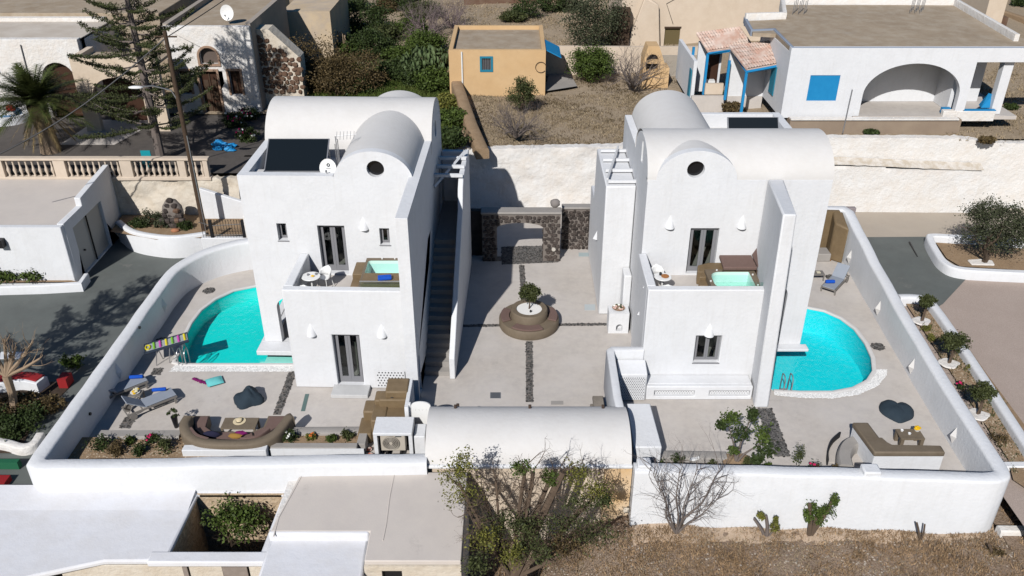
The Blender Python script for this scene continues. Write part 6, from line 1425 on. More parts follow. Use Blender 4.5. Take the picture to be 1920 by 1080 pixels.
MB().tube([(15.0, 38.3, 1.1), (15.0, 38.28, 1.5), (15.15, 38.25, 1.5)], .02, 6).build('tap', MET, SH)
p = Vector((14.9, 38.85, 2.3)); t = thing('round_sign', 'small round blue plate with wire hoop on the right wall end', 'sign', tuple(p)); MB().lathe([(0, 0), (.12, 0), (.12, .02), (0, .02)], p+Vector((0, -.1, 0)), 14).build('plate', mat('blue enamel', (.06, .11, .22), .4), t, recalc=False); MB().tube([p+Vector((-.12, .1, 0)), p+Vector((0, .1, .45)), p+Vector((.12, .1, 0))], .01, 4).build('hoop', BLK, t)
# gate end wall beyond right compound
MB().box(15.0, 17.3, 39.1, 39.35, 0, 2.05).build('entrance_wall', mat('grey cap wall', (.28, .24, .24), .9), label='grey capped entrance wall at the back right corner', cat='wall', bevel=.03)
p0, p1 = G(1705, 455, 0), G(1720, 482, 0); MB().tube([(p0.x, p0.y, .03), (p1.x, p1.y, .03)], [.05, .02], 5).build('painted_post_shadow', BLK, label='thin dark strip laid as a post shadow on the grey drive', cat='rail')  # black strip on the drive stands in for a post's cast shadow
# outer kerb walls on the right
pp = curve([tuple(G(u, v, .4).xy)+(.42,) for u, v in ((1686, 555), (1712, 555), (1738, 560), (1758, 580), (1800, 640), (1850, 715), (1925, 830), (1990, 930))], 5)
wallpath('planter_kerb', pp, .38, -.1, 'white rounded kerb around the bed of clipped trees', m=WH, cap=.1, cat='kerb')
pp = curve([tuple(G(u, v, .45).xy)+(.48,) for u, v in ((1950, 455), (1850, 446), (1790, 443), (1750, 441), (1744, 446), (1756, 470), (1770, 489), (1795, 502), (1850, 507), (1990, 513))], 5)
wallpath('planter_kerb', pp, .36, -.1, 'white kerb curving round the bed of the large olive tree', m=WH, cap=.1, cat='kerb')
wallpath('field_kerb', [(16.1, 22.3, .15), (22, 22.4, .15)], .3, -1.2, 'white kerb running right from the front corner at planting level', m=WH, cat='kerb'); 
p = YP(1886, 950, 20.7); wallpath('field_kerb', [(15.9, 20.2, -.7), (22, 20.1, -.7)], .3, -2.2, 'lower white kerb running right from the front corner', m=WHO, cat='kerb')
# boundary things at the lower left
pp = curve([tuple(G(u, v, .3).xy)+(.32,) for u, v in ((-40, 820), (10, 828), (40, 836), (62, 830), (75, 812))], 4); wallpath('planter_kerb', pp, .3, -.1, 'cream kerb curving below the dark bed at the lower left', m=WHO, cap=.06, cat='kerb')
c = G(50, 713, .3); t = thing('garden_bench', 'curved white bench with dark red seat beside the bare tree', 'bench', (c.x, c.y, 0))
b = MB(); b.path(curve([tuple(G(u, v, .45).xy)+(.45,) for u, v in ((-30, 716), (10, 710), (45, 706), (78, 712))], 4), .55, 0, .04); b.build('base', WH, t); b = MB(); b.path(curve([tuple(G(u, v, .5).xy)+(.5,) for u, v in ((-30, 713), (10, 707), (45, 702), (75, 708))], 4), .45, .44, .02); b.build('seat', RED, t)
c = G(126, 708, .3); MB().box(c.x-.25, c.x+.1, c.y-.3, c.y+.2, 0, .42).build('bench_end', RED, label='red and white seat end against the left boundary wall', cat='seat')
c = G(35, 748, .2); MB().blob((c.x, c.y, .2), .32, .26, .2, .12, 10, 6).build('sack', mat('mint plastic', (.16, .45, .36), .6), label='mint green plastic sack in the dark bed', cat='sack'); MB().blob((c.x+.75, c.y-.05, .12), .25, .2, .15, .15).build('rock', STF, label='pale rock in the dark bed beside the mint sack', cat='rock')
c = G(-5, 868, .2); t = thing('planter_box', 'green and red painted planter at the lower left corner', 'planter', (c.x, c.y, 0)); MB().box(c.x-1, c.x+.75, c.y-.1, c.y+.1, 0, .3).build('rim', mat('green paint', (.02, .12, .06), .6), t); MB().box(c.x-1, c.x+.75, c.y-1.0, c.y-.6, -.3, .2).build('front', RED, t)
c = G(20, 667, 0); MB().box(c.x-.5, c.x+.5, c.y-.25, c.y+.25, 0, .03).build('white_slab', WH, label='white slab lying on the left drive', cat='slab')
MB().tube([G(118, 450, 5), G(118, 450, 5)+Vector((0, 0, .01))], .001, 3) if False else None
# ============================================================ VEGETATION
LFN = leafmat('pine needle', (.055, .065, .022), (.035, .045, .015))
def norfolk(label, base, H, L0, seed, h0=2.0, m=LF1, step=.75):
    t = thing('norfolk_pine', label, 'tree', base); rs = np.random.RandomState(seed); b = MB(); B = Vector(base)
    b.tube([B, B+Vector((.05, 0, H*.5)), B+Vector((0, 0, H))], [.24, .17, .04], 9); b.build('trunk', BRG, t, recalc=False)
    pts = []; br = MB(); h = h0
    while h < H-.3:
        Lh = L0*(1-(h-h0)/(H-h0)*.72)*rs.uniform(.85, 1.05); nb = rs.randint(5, 7); a0 = rs.uniform(0, 6)
        for k in range(nb):
            a = a0+2*math.pi*k/nb+rs.uniform(-.2, .2); d = Vector((math.cos(a), math.sin(a), 0)); p0 = B+Vector((0, 0, h+rs.uniform(-.25, .25))); L = Lh*rs.uniform(.55, 1.12); up_ = rs.uniform(.3, 2.0)
            P = [p0+d*L*s+Vector((0, 0, (-.10*s+.30*s*s)*L*up_)) for s in (0, .25, .5, .75, 1)]
            br.tube(P, [.05, .04, .03, .022, .012], 5, caps=False)
            side = Vector((-d.y, d.x, 0))
            n = int(L/.16)
            for i in range(n):
                s = .25+.75*i/n; q = p0+d*L*s+Vector((0, 0, (-.10*s+.30*s*s)*L*up_)); tl = .8*(1-.5*s)*rs.uniform(.35, 1.15)
                for sg in (-1, 1):
                    dd = (side*sg*.8+d*.7+Vector((0, 0, .35))).normalized(); m_ = 26
                    tt = rs.uniform(.1, 1, m_)
                    for x in tt: pts.append(tuple(q+dd*tl*x+Vector(rs.normal(size=3))*.035))
        h += step*rs.uniform(.8, 1.2)
    br.build('branch', BRG, t, recalc=False); crown('crown', pts, .042, m, t, seed, long=2.6); return t
p = G(303, 302, 3.2); norfolk('tall norfolk pine rising behind the balustrade, top out of view', tuple(p), 11.5, 4.6, 5, 2.0, LFN)
norfolk('norfolk pine outside the left edge casting branch shadows on the drive', (-21.6, 23.6, 0), 10.5, 3.2, 9, 3.0, LFN, .95)
def palm(label, base, H, seed):
    t = thing('palm_tree', label, 'palm tree', base); rs = np.random.RandomState(seed); B = Vector(base)
    MB().tube([B, B+Vector((0, 0, H*.4)), B+Vector((-.1, 0, H))], [.55, .42, .5], 12).build('trunk', BTW, t, recalc=False)
    T = B+Vector((-.1, 0, H)); 
    def fronds(n, L, e0, e1, m, droop, nm, w_=.42):
        V = []; F = []; k = 0
        for i in range(n):
            a = rs.uniform(0, 6.3); e = math.radians(rs.uniform(e0, e1)*rs.uniform(.75, 1)); d = Vector((math.cos(a)*math.cos(e), math.sin(a)*math.cos(e), math.sin(e))); side = Vector((-math.sin(a), math.cos(a), 0)); l = L*rs.uniform(.8, 1.1); P = []
            for s in range(13):
                x = s/12; P.append(T+d*l*x+Vector((0, 0, -droop*l*x*x)))
            for s in range(12):
                for sg in (-1, 1):
                    for q in range(3):
                        o_ = P[s].lerp(P[s+1], q/3); w2 = w_*math.sin(math.pi*(.12+.8*(s+q/3)/12))*rs.uniform(.8, 1.1); tip = o_+side*sg*w2+(P[s+1]-P[s])*1.2+Vector((0, 0, -.10*w2+rs.normal()*.03)); e_ = (P[s+1]-P[s])*.22
                        V += [o_, o_+e_, tip, tip-e_*.2]; F.append((k, k+1, k+2, k+3)); k += 4
            for s in range(12):
                o_ = P[s]; o2 = P[s+1]; V += [o_-side*.025, o2-side*.02, o2+side*.02, o_+side*.025]; F.append((k, k+1, k+2, k+3)); k += 4
        V = np.array([tuple(v) for v in V])-np.array(base); link(qmesh(nm, V, np.array(F)), nm, m, t)
    fronds(140, 3.1, 0, 82, LFP, .32, 'frond_crown', .42); fronds(26, 2.2, -78, -35, LFD, .15, 'dry_fronds', .2)
p = G(92, 290, 3.2); palm('date palm with dry hanging fronds behind the balustrade', (p.x-.1, p.y+.5, 3.2), 2.7, 4)
def tree(name, label, base, H, cc, r, m, seed, n=(60, 90), size=.08, bark=BRN, depth=3, r0=.12, sig=.15, shell=.35, nst=1, up=.15, spread=.6, cat='tree', group=None, L=None):
    t = thing(name, label, cat, base, 0, group); rs = np.random.RandomState(seed); b = MB(); tips = []
    for k in range(nst):
        a = 2*math.pi*k/max(1, nst)+1; d = Vector(cc)-Vector(base); d.normalize(); d = d+Vector((math.cos(a)*.5, math.sin(a)*.5, 0))*(nst > 1)
        branches(b, base, d, L or H*.45, r0, depth, rs, spread, 3, 3, .15, up, tips)
    b.build('trunk', bark, t, recalc=False); P = clump_pts(cc, r, n[0], n[1], seed, sig, shell)
    crown('crown', P, size, m, t, seed); return t
# large olive right
p = G(1845, 492, .15); tree('olive_tree', 'large dark olive tree in the white kerbed bed at the right edge', tuple(p), 2.6, (p.x+.35, p.y+.3, 2.1), (1.7, 1.4, 1.15), LF5, 11, (150, 90), .055, r0=.14, sig=.14, nst=2, shell=.4)
for k, (u, v, r, lb) in enumerate(((1727, 603, .38, 'clipped olive tree in white stones, farthest in the right planting bed'), (1778, 682, .55, 'clipped olive tree in white stones, middle of the right planting bed'), (1832, 778, .48, 'clipped olive tree in white stones, nearest in the right planting bed'))):
    p = G(u, v, .12); t = thing('clipped_tree', lb, 'tree', tuple(p), 0, 'clipped trees in the right planting bed')
    b = MB(); b.tube([p, p+Vector((.03, 0, .45)), p+Vector((0, 0, .9))], [.05, .035, .03], 6).tube([p+Vector((.08, 0, 0)), p+Vector((.1, .05, .8))], [.03, .02], 5); b.build('trunk', BRN, t, recalc=False)
    crown('crown', clump_pts((p.x, p.y, .12+.95+r*.25), (r*.95, r*.85, r*.62), 50, 70, 20+k, .15, .3), .05, LF1, t)
    P_ = curve([(p.x+.42*math.cos(a_)*(1+.2*math.sin(3*a_+k)), p.y+.34*math.sin(a_)*(1+.15*math.cos(4*a_)), 0) for a_ in [i*.7 for i in range(9)]], 2, True)
    MB().plate([(q.x, q.y) for q in P_], [], 'z', .1, .17).build('stone_ring', WHO, label='whitewashed stone patch around the '+['farthest', 'middle', 'nearest'][k]+' clipped tree', cat='stone patch', bevel=.03)
p = G(1842, 494, .15); MB().plate([(p.x-.6+.0, p.y-.15), (p.x+.5, p.y-.2), (p.x+.6, p.y+.25), (p.x+.1, p.y+.4), (p.x-.6, p.y+.3)], [], 'z', .12, .2).build('stone_ring', WHO, label='whitewashed stone patch under the large olive tree', cat='stone patch', bevel=.03)
SM = ['small green plant', 'low weed', 'spiky weed', 'leafy weed']
def small(lb, u, v, z, r, m, seed, h=.8, size=.04, n=(14, 26), fl=None, cat='plant', y=None):
    p = G(u, v, z); t = thing('small_plant', lb, cat, tuple(p)); crown('foliage', clump_pts((p.x, p.y, z+r*h*.8), (r, r, r*h), n[0], n[1], seed, .25, .2), size, m, t, seed)
    if fl:
        rs = random.Random(seed)
        for k in range(7): MB().blob((p.x+rs.uniform(-.7, .7)*r, p.y+rs.uniform(-.7, .4)*r, z+r*h*1.5+rs.uniform(-.08, .05)), .045, .045, .035, .2, 6, 4, rs).build('flower', fl, t, smooth=40)
    return t
small('yellow green plant beside the kerb between far and middle clipped trees', 1737, 620, .1, .18, LF6, 31); small('low yellowish plant in the right bed just above the middle clipped tree', 1746, 638, .1, .2, LF6, 32)
small('small yellow leaved plant below the middle clipped tree', 1822, 697, .1, .22, LF6, 33); small('red flowering plant close to the right boundary wall', 1799, 726, .1, .16, LF2, 34, fl=PFL)
small('creeping green plant beside the kerb near the nearest clipped tree', 1868, 758, .1, .3, LF3, 35, .4); small('dark scrubby plant lowest in the right planting bed', 1872, 827, .1, .3, LF4, 36, .6)
small('dark weed below the creeping plant at the kerb', 1876, 772, .1, .15, LF2, 37); 
# left flower bed
for k, (u, v, r, m, lb, fl) in enumerate(((190, 842, .38, LF2, 'dark rose bush at the left of the flower bed', None), (222, 850, .3, LF4, 'brown leaved shrub second from the left in the flower bed', None), (110, 857, .22, LF2, 'red flowering plant in the bed corner by the wall', PFL), (245, 830, .16, LF3, 'small green plant near the grey kerb in the flower bed', None), (287, 827, .2, LF2, 'pink flowering plant near the sofa end of the flower bed', PFL), (262, 850, .26, LF2, 'low green shrub in the middle of the flower bed', None), (308, 843, .34, LF1, 'loose olive green shrub at the right of the flower bed', None), (545, 826, .24, LF2, 'white flowering plant in the small raised planter', WFL), (585, 822, .15, LF6, 'orange flowering plant in the small raised planter', mat('orange petals', (.6, .16, .03), .7)), (622, 826, .17, LF3, 'green plant second from the right in the small raised planter', None), (655, 820, .24, LF1, 'tall loose plant at the right end of the small raised planter', None))):
    small(lb, u, v, .34 if u < 400 else .3, r, m, 40+k, fl=fl, size=.05, n=(20, 30))
for k, (u, v, r, m, lb, fl) in enumerate(((1231, 868, .2, LF3, 'small round plant at the left of the right flower bed', None), (1272, 866, .22, LF2, 'dark plant left of the white spotlight in the right flower bed', None), (1335, 880-8, .14, LF1, 'tiny plant below the leafy shrub in the right flower bed', None), (1400, 874, .2, LF1, 'grey green plant under the leafy shrub in the right flower bed', None), (1437, 876, .14, LF3, 'tiny green plant right of the leafy shrub', None), (1525, 880, .22, LF2, 'red flowering plant in front of the curved slab', PFL), (1565, 882, .15, LF4, 'brown plant in the last gap of the right flower bed', None))):
    small(lb, u, v, .2, r, m, 60+k, fl=fl, n=(14, 26))
p = G(1300, 862, .3); MB().blob((p.x, p.y, .32), .14, .07, .06, .1).tube([(p.x+.05, p.y, .32), (p.x+.2, p.y, .4)], .06, 8).build('spotlight', WPL, label='white garden spotlight lying in the right flower bed', cat='spotlight')
p = G(1380, 868, .22); MB().blob((p.x+.05, p.y+.15, .2), .55, .35, .12, .1, 12, 5).build('planting_ring', SOIL, label='raised earth mound under the leafy shrub', cat='mound')
# leafy shrub with two crowns
t = thing('leafy_shrub', 'glossy leaved shrub with two crowns in the right flower bed', 'shrub', tuple(p)); b = MB(); P0 = Vector(p)
for q in ((-.35, .3, 1.35), (.35, .35, 1.6), (.75, 0, .9), (.1, .1, .8)): b.tube([P0, P0+Vector((q[0]*.3, q[1]*.5, q[2]*.45)), P0+Vector(q)], [.05, .035, .015], 6)
b.build('stem', BRG, t, recalc=False)
for k, (u, v, y, r) in enumerate(((1370, 785, 22.6, (.35, .3, .32)), (1388, 812, 22.4, (.38, .3, .36)), (1412, 778, 22.8, (.26, .22, .28)), (1428, 812, 22.5, (.33, .3, .4)), (1440, 842, 22.2, (.42, .3, .36)), (1352, 797, 22.4, (.2, .2, .14)), (1375, 845, 22.0, (.18, .15, .15)), (1420, 862, 22.0, (.2, .2, .2)))):
    c = YP(u, v, y); crown('crown', clump_pts(tuple(c), tuple(q*.9 for q in r), 20, 16, 80+k, .24, .3), .07, LF3 if k % 3 == 0 else LF2, t, 80+k)
small('slim upright shrub behind the wall pier on the right', 1495, 868, .2, .2, LF1, 77, 2.2, n=(20, 22))
# front: pruned big tree
TUF = {}
def tuft(C_, r, m, par, seed, n=(10, 40), size=.07): TUF.setdefault((par, m.name), []).append(clump_pts(C_, r, n[0], n[1], seed, .3, .2))
BT = thing('pruned_tree', 'large pruned tree with stubby limbs and sprouting leaves in the front field', 'tree', (0, 17.3, -2.4)); base = Vector((.0, 17.6, -2.5)); rs = np.random.RandomState(3)
b = MB(); b.tube([(.05, 17.5, -2.6), (.02, 17.7, -1.4), (0, 18.0, -.6)], [.26, .21, .24], 10)
K = Vector((0, 18.0, -.6)); rsx = random.Random(5)
limb = []
for u, v, y, r in ((860, 905, 19.2, .09), (905, 920, 19.5, .10), (1000, 885, 18.8, .11), (985, 880, 18.6, .10), (1055, 885, 19.0, .20), (1040, 880, 19.3, .13), (1120, 925, 19.2, .08), (1090, 950, 19.0, .09), (880, 960, 18.0, .08), (1130, 985, 18.6, .08), (930, 900, 19.2, .07), (1000, 900, 18.4, .06)):
    e = YP(u, v, y); mid = K.lerp(e, .5)+Vector((rsx.uniform(-.12, .12), 0, -.14)); b.tube(curve([K, mid, e], 4), [r*x for x in (.95, .85, .8, .72, .66, .62, .58, .56, .52)], 7); limb.append((e, r))
    for k in range(20):
        s = rsx.uniform(.25, 1.05); q = K.lerp(e, s); d = (e-K).normalized()+Vector((rsx.uniform(-.9, .9), rsx.uniform(-.9, .9), rsx.uniform(-.5, .8))); branches(b, q, d+Vector((0,0,-.25)), rsx.uniform(.3, .65), .017, 2, rs, .7, 3, 3, .22, .0)
b.build('trunk', BRN, BT, recalc=False)
for k, (u, v, y, r, m) in enumerate(((850, 890, 19.3, (.55, .4, .42), LF6), (870, 930, 19.0, (.5, .4, .4), LF6), (870, 870, 19.4, (.2, .2, .5), LF6), (978, 877, 18.6, (.28, .2, .16), LF3), (1080, 890, 19.0, (.36, .3, .3), LF6), (1115, 915, 19.2, (.4, .3, .3), LF6), (1090, 940, 19.0, (.5, .4, .25), LF1), (1135, 940, 19.0, (.25, .3, .2), LF1), (1030, 895, 19.0, (.2, .2, .2), LF3), (940, 985, 18.0, (.5, .4, .35), LF1), (985, 990, 17.8, (.45, .4, .35), LF1), (1050, 985, 18.4, (.7, .5, .3), LF1), (1110, 1000, 18.2, (.6, .5, .35), LF1), (900, 1010, 17.6, (.4, .4, .3), LF6), (1000, 1030, 17.4, (.5, .4, .3), LF1), (960, 1040, 17.3, (.3, .3, .3), LF6), (1070, 1030, 17.8, (.5, .4, .3), LF4), (895, 1060, 16.8, (.35, .3, .3), LF1))):
    tuft(tuple(YP(u, v, y)), tuple(q*1.15 for q in r), m, BT, 100+k, (16, 34) if v < 960 else (17, 40), .05)
p = G(1268, 1001, -1.08); b = MB(); rs = np.random.RandomState(8)
for k, (u, v, r) in enumerate(((1225, 890, .05), (1245, 930, .045), (1275, 880, .05), (1340, 895, .06), (1345, 935, .05), (1300, 900, .045))):
    e = YP(u, v, p.y-.15-.12*(k % 3)); b.tube(curve([p, p.lerp(e, .3)+Vector((-.10+.07*(k % 3), 0, -.02)), p.lerp(e, .6)+Vector((.10-.08*(k % 3), 0, -.10)), e], 3), [r*x for x in (1, .85, .75, .66, .58, .5, .42, .34, .28, .2)], 6)
    for j in range(16):
        s = .3+.7*j/12; q = p.lerp(e, s); d = (e-p).normalized()+Vector(rs.normal(size=3))*.55; branches(b, q, d, .62*rs.uniform(.6, 1.1), .013, 4, rs, .5, 2, 3, .14, .05)
b.build('bare_tree', BRG, label='leafless branching tree against the right front wall', cat='tree', recalc=False, origin=tuple(p))
def stump(lb, u, v, limbs, m, seed, tufts=(), bark=BRG):
    p = G(u, v+4, -1.1); t = thing('pruned_stump', lb, 'stump', tuple(p)); b = MB()
    for (a_, c_, r) in limbs: e = YP(a_, c_, p.y+.05); b.tube(curve([p-Vector((0, 0, .1)), p.lerp(e, .5)+Vector((.05, 0, -.07)), e], 3), [r*x for x in (.95, .85, .75, .7, .66, .62, .58)], 7)
    b.build('trunk', bark, t, recalc=False)
    for k, (a_, c_, r) in enumerate(tufts): tuft(tuple(YP(a_, c_, p.y+.02)), r, m, t, seed+k, (14, 30), .05)
stump('pruned stump with three short limbs in the front field', 1437, 1003, ((1414, 973, .07), (1436, 968, .09), (1454, 980, .04)), LF6, 140, ((1425, 968, (.12, .1, .15)), (1452, 990, (.16, .12, .2)), (1455, 975, (.06, .05, .15))))
stump('leaf covered forked stump against the right front wall', 1517, 1000, ((1518, 945, .1), (1566, 930, .1), (1530, 970, .1)), LF3, 150, ((1522, 955, (.22, .2, .24)), (1535, 975, (.2, .15, .25)), (1552, 955, (.26, .2, .24)), (1565, 938, (.14, .12, .22)), (1514, 968, (.1, .1, .2))), BRN)
stump('small curled dark stump near the right end of the front wall', 1724, 1012, ((1719, 980, .05), (1734, 983, .045)), LF4, 160, (), BRN)
stump('dark tangled dead stump lying in the front field at the right', 1862, 1040, ((1855, 1022, .08), (1872, 1035, .06), (1880, 1045, .05)), LF4, 165, ((1865, 1035, (.25, .2, .12)),), BRN)
p = G(1893, 982, -1.0); b = MB()
for k in range(5): branches(b, (p.x, p.y, -.9), (1, rs.uniform(-.3, .3), rs.uniform(-.1, .5)), 1.1, .04, 1, rs, .4, 2)
b.build('dead_branches', BRN, label='pile of dead vine branches beside the right front corner', cat='branches', recalc=False)
for (par, mn), L_ in TUF.items(): crown('crown', np.concatenate(L_), .042, MATS[mn], par, 7, long=2.0)
# pit tree
p = G(440, 990, -2.0); tree('yard_tree', 'green leafy tree growing in the sunken open yard', (-9.0, 19.9, -2.5), 2.2, (-8.95, 20.1, -.25), (.95, .65, .62), LF3, 21, (60, 34), .07, r0=.06, sig=.17, shell=.3, nst=3)
bush('dark ivy bush in the right corner of the sunken yard', (-7.7, 20.6, -2.4), (.3, .25, .8), LF2, (30, 40), .05, 22, cat='bush')
# bare tree lower left
p = G(28, 770, .1); b = MB(); rs = np.random.RandomState(18); q = YP(12, 705, p.y+.1); b.tube([p, p.lerp(q, .5)+Vector((.06, 0, 0)), q], [.16, .14, .15], 8)
for u, v in ((-15, 650), (8, 635), (30, 650), (50, 660), (62, 640), (75, 672), (-25, 680), (20, 660)):
    e = YP(u, v, p.y+.2); b.tube([q, q.lerp(e, .5)+Vector((0, 0, -.05)), e], [.08, .06, .035], 6)
    for j in range(4): branches(b, q.lerp(e, .5+.13*j), (e-q).normalized()+Vector(rs.normal(size=3))*.4, .5, .02, 2, rs, .4, 2, 3, .12, .15)
b.build('bare_tree', BTW, label='leafless tan tree in the dark bed at the left edge', cat='tree', recalc=False, origin=tuple(p))
for k, (x, y, r) in enumerate(((20, 775, .8), (60, 790, .9), (95, 765, .6), (-10, 800, .8), (55, 760, .6), (25, 815, .7))):
    p = G(x, y, .05); bush(['dark low shrub left of the tan tree', 'widest dark shrub in the lower left bed', 'dark shrub close to the left boundary wall', 'dark shrub at the left frame edge below the tan tree', 'dark shrub just right of the tan trunk', 'dark shrub above the cream kerb'][k], tuple(p), (r, r*.8, .32), LF2 if k % 2 else LF4, (30, 50), .06, 200+k, group='dark shrubs in the lower left bed')
p = G(137, 690, .05); bush('green shrub at the edge of the left drive', tuple(p), (.45, .35, .4), LF3, (24, 50), .06, 210)
for k, u in enumerate((5, 32, 62)): p = G(u, 520, .3); small(['leftmost spiky plant in the garage planter', 'middle spiky plant in the garage planter', 'right spiky plant in the garage planter'][k], u, 520, .3, .55, LF3, 215+k, .6, .10, (26, 34))
# bed under cream wall
for k, (u, v, r, m) in enumerate(((262, 425, .35, LF2), (285, 420, .5, LF5), (305, 425, .35, LF5), (350, 428, .35, LF2))):
    p = G(u, v, 1.0); bush(['dark shrub in the corner of the bed below the cream wall', 'wide grey green shrub left of the cairn', 'low shrub touching the left foot of the cairn', 'dark shrub right of the cairn'][k], tuple(p), (r*1.3, r, r*.8), m, (26, 60), .055, 220+k)
# upper left garden plants
for k, (u, v, r, m, fl) in enumerate(((440, 238, .8, LF2, 1), (468, 225, .7, LF2, 1), (385, 205, .6, LF3, 0), (345, 200, .9, LF2, 0), (465, 265, .7, LF2, 1), (235, 175, .8, LF2, 0), (20, 195, .8, LF2, 0))):
    p = G(u, v, 3.2); t = bush(['flowering shrub left of the house corner', 'flowering shrub at the left house vault end', 'green shrub at the brown door', 'dark shrub under the norfolk pine beside the window', 'flowering shrub above the blue tarpaulin', 'dark shrub in front of the beige porch', 'dark shrub beside the paddling pool'][k], tuple(p), (r, r*.7, r*.6), m, (34, 60), .06, 230+k)
    if fl:
        rr = random.Random(k)
        for j in range(14): MB().blob((p.x+rr.uniform(-.7, .7)*r, p.y+rr.uniform(-.6, .3)*r, 3.2+rr.uniform(.4, 1.05)*r), .07, .07, .06, .3, 6, 4, rr).build('flower', PFL if j % 2 else WFL, t, smooth=40)
# weedy lot bushes
lot = [(560, 95, 1.6, 1.3, LF2, 'dark bush in front of the cream shed'), (690, 60, 1.9, 2.2, LF2, 'tallest dark bush in the weedy lot'), (655, 20, 1.3, 1.9, LF2, 'dark bush beside the cream shed top'), (700, 100, 1.8, 1.4, LF2, 'dense bush below the tallest dark bush'), (650, 100, 1.4, 1.0, LF3, 'light green bush left of centre in the weedy lot'), (800, 95, 1.5, 1.3, LF3, 'bush at the upper edge of the prickly pear'), (770, 60, 1.4, 1.1, LF3, 'green bush right of the tallest dark bush'), (745, 140, 1.1, 1.0, LF2, 'round dark bush above the vault'), (600, 55, 1.3, 1.0, LF2, 'small dark bush right of the cream shed'), (780, 150, 1.4, 1.0, LF2, 'low bush left of the earth topped wall'), (610, 130, 1.2, .8, LF4, 'brown weedy bush in the middle of the lot'), (690, 150, 1.0, .6, LF4, 'low brown bush behind the vault'), (850, 225, .8, .6, LF3, 'green bush behind the pergola'), (845, 265, .9, .7, LF2, 'dark bush in the lower corner of the weedy lot'), (835, 195, .7, .6, LF6, 'yellow flowering weed clump beside the earth topped wall'), (725, 25, 1.1, 1.1, LF4, 'brown bush at the top of the weedy lot'), (745, 105, 1.2, .7, LF3, 'bright green weeds in the middle of the lot'), (520, 90, 1.0, .8, LF3, 'green bush beside the red brown stone wall'), (640, 60, 1.5, 1.0, LF3, 'light bush between cream shed and tallest dark bush'), (755, 20, 1.6, 1.5, LF2, 'dark bush under the top edge beside the purplish thicket'), (720, 75, 1.3, 1.1, LF1, 'olive toned bush right of the tallest dark bush foot'), (665, 165, 1.1, .8, LF2, 'dark low bush touching the back of the left vault'), (815, 160, 1.2, 1.0, LF3, 'green bush at the foot of the prickly pear'), (790, 35, 1.6, 1.2, LF1, 'olive toned bush among the purplish thickets'), (640, 125, 1.0, .7, LF6, 'yellowish weed clump near the brown feathery bushes')]
for k, (u, v, r, h, m, lb) in enumerate(lot):
    p = G(u, v+8, 3.62); bush(lb, tuple(p), (r*1.0, r*.85, h*.72), m, (80, 80), .095, 300+k, group='bushes in the weedy lot', sig=.17)
p = G(590, 172, 3.62)
for k, (dx, dy, r) in enumerate(((-2.0, 0, 1.5), (0, .8, 1.9), (1.9, 0, 1.5), (-.8, -1.0, 1.2), (1.2, -1.2, 1.2))):
    bush(['leftmost', 'tallest middle', 'rightmost', 'front left', 'front right'][k]+' brown feathery bush behind the left house vault', (p.x+dx*1.3, p.y+dy+.4, 3.6), (r*1.25, r, r*.95), LF4, (70, 90), .075, 330+k, group='brown feathery bushes')
# prickly pear made of pads
PP = thing('prickly_pear', 'large prickly pear cactus left of the yellow building', 'cactus', tuple(G(800, 150, 3.6))); rs = np.random.RandomState(7)
pads = []; V = []; F = []; kk = 0; B = Vector(PP.location); PM = mat('cactus pad', (.07, .105, .04), .7, (.10, .13, .055), 1.5, .6, island=.3)
for j in range(420):
    a_ = rs.uniform(0, 6.3); q = math.sqrt(rs.uniform()); x = q*1.7*math.cos(a_); y = q*1.9*math.sin(a_); z = rs.uniform(.1, 1)*(2.3-1.0*q*q)
    d = Vector(rs.normal(size=3)); d.z *= .3; d.normalize(); up_ = (Vector((rs.normal()*.4, rs.normal()*.4, 1))).normalized(); s_ = d.cross(up_).normalized(); up_ = s_.cross(d)
    C_ = Vector((x, y, z)); r = rs.uniform(.13, .2)
    for s2 in (-.025, .025):
        V += [tuple(C_+d*s2+s_*r*.75*math.cos(t_*.785)+up_*r*1.2*math.sin(t_*.785)) for t_ in range(8)]
    for t_ in range(8): F.append((kk+t_, kk+(t_+1) % 8, kk+8+(t_+1) % 8, kk+8+t_))
    for o_ in (0, 8): F.append((kk+o_, kk+o_+1, kk+o_+2, kk+o_+3)); F.append((kk+o_, kk+o_+3, kk+o_+4, kk+o_+7)); F.append((kk+o_+4, kk+o_+5, kk+o_+6, kk+o_+7))
    kk += 16
link(qmesh('pads', np.array(V), np.array(F)), 'pads', PM, PP, kind='stuff')
# dry yard and upper field plants
bare('grey leafless fig bush in the dry yard', tuple(G(968, 258, 3.75)), 2.3, 61, nst=14, lean=1.2, r=.055, depth=4, spread=.5); bare('wide grey leafless bush in front of the bread oven', tuple(G(1188, 165, 3.9)), 2.8, 62, nst=14, lean=1.1, r=.065, depth=4)
PRP = mat('purplish twigs', (.22, .17, .165), .95, (.13, .10, .10), 3, .6)
bare('purplish leafless thicket above the prickly pear', tuple(G(800, 75, 3.7)), 3.4, 63, PRP, nst=16, lean=1.0, r=.07, depth=4); bare('second purplish leafless thicket at the top centre', tuple(G(850, 55, 3.9)), 2.6, 64, PRP, nst=16, lean=1.2, r=.06, depth=4); bare('dead grey shrub inside the weedy lot', tuple(G(655, 150, 3.65)), 1.2, 65, nst=5, lean=1.0, depth=3)
p = G(978, 205, 3.75); tree('young_olive', 'young olive bush right of the grey fig in the dry yard', tuple(p), 1.3, (p.x, p.y, 4.75), (.85, .75, .85), LF1, 66, (60, 70), .06, r0=.07, nst=2)
p = G(1107, 152, 3.75); tree('lemon_tree', 'dense bright green citrus tree beside the canopy', tuple(p), 1.5, (p.x, p.y, 5.0), (1.35, 1.1, 1.05), LF3, 67, (110, 80), .08, r0=.1)
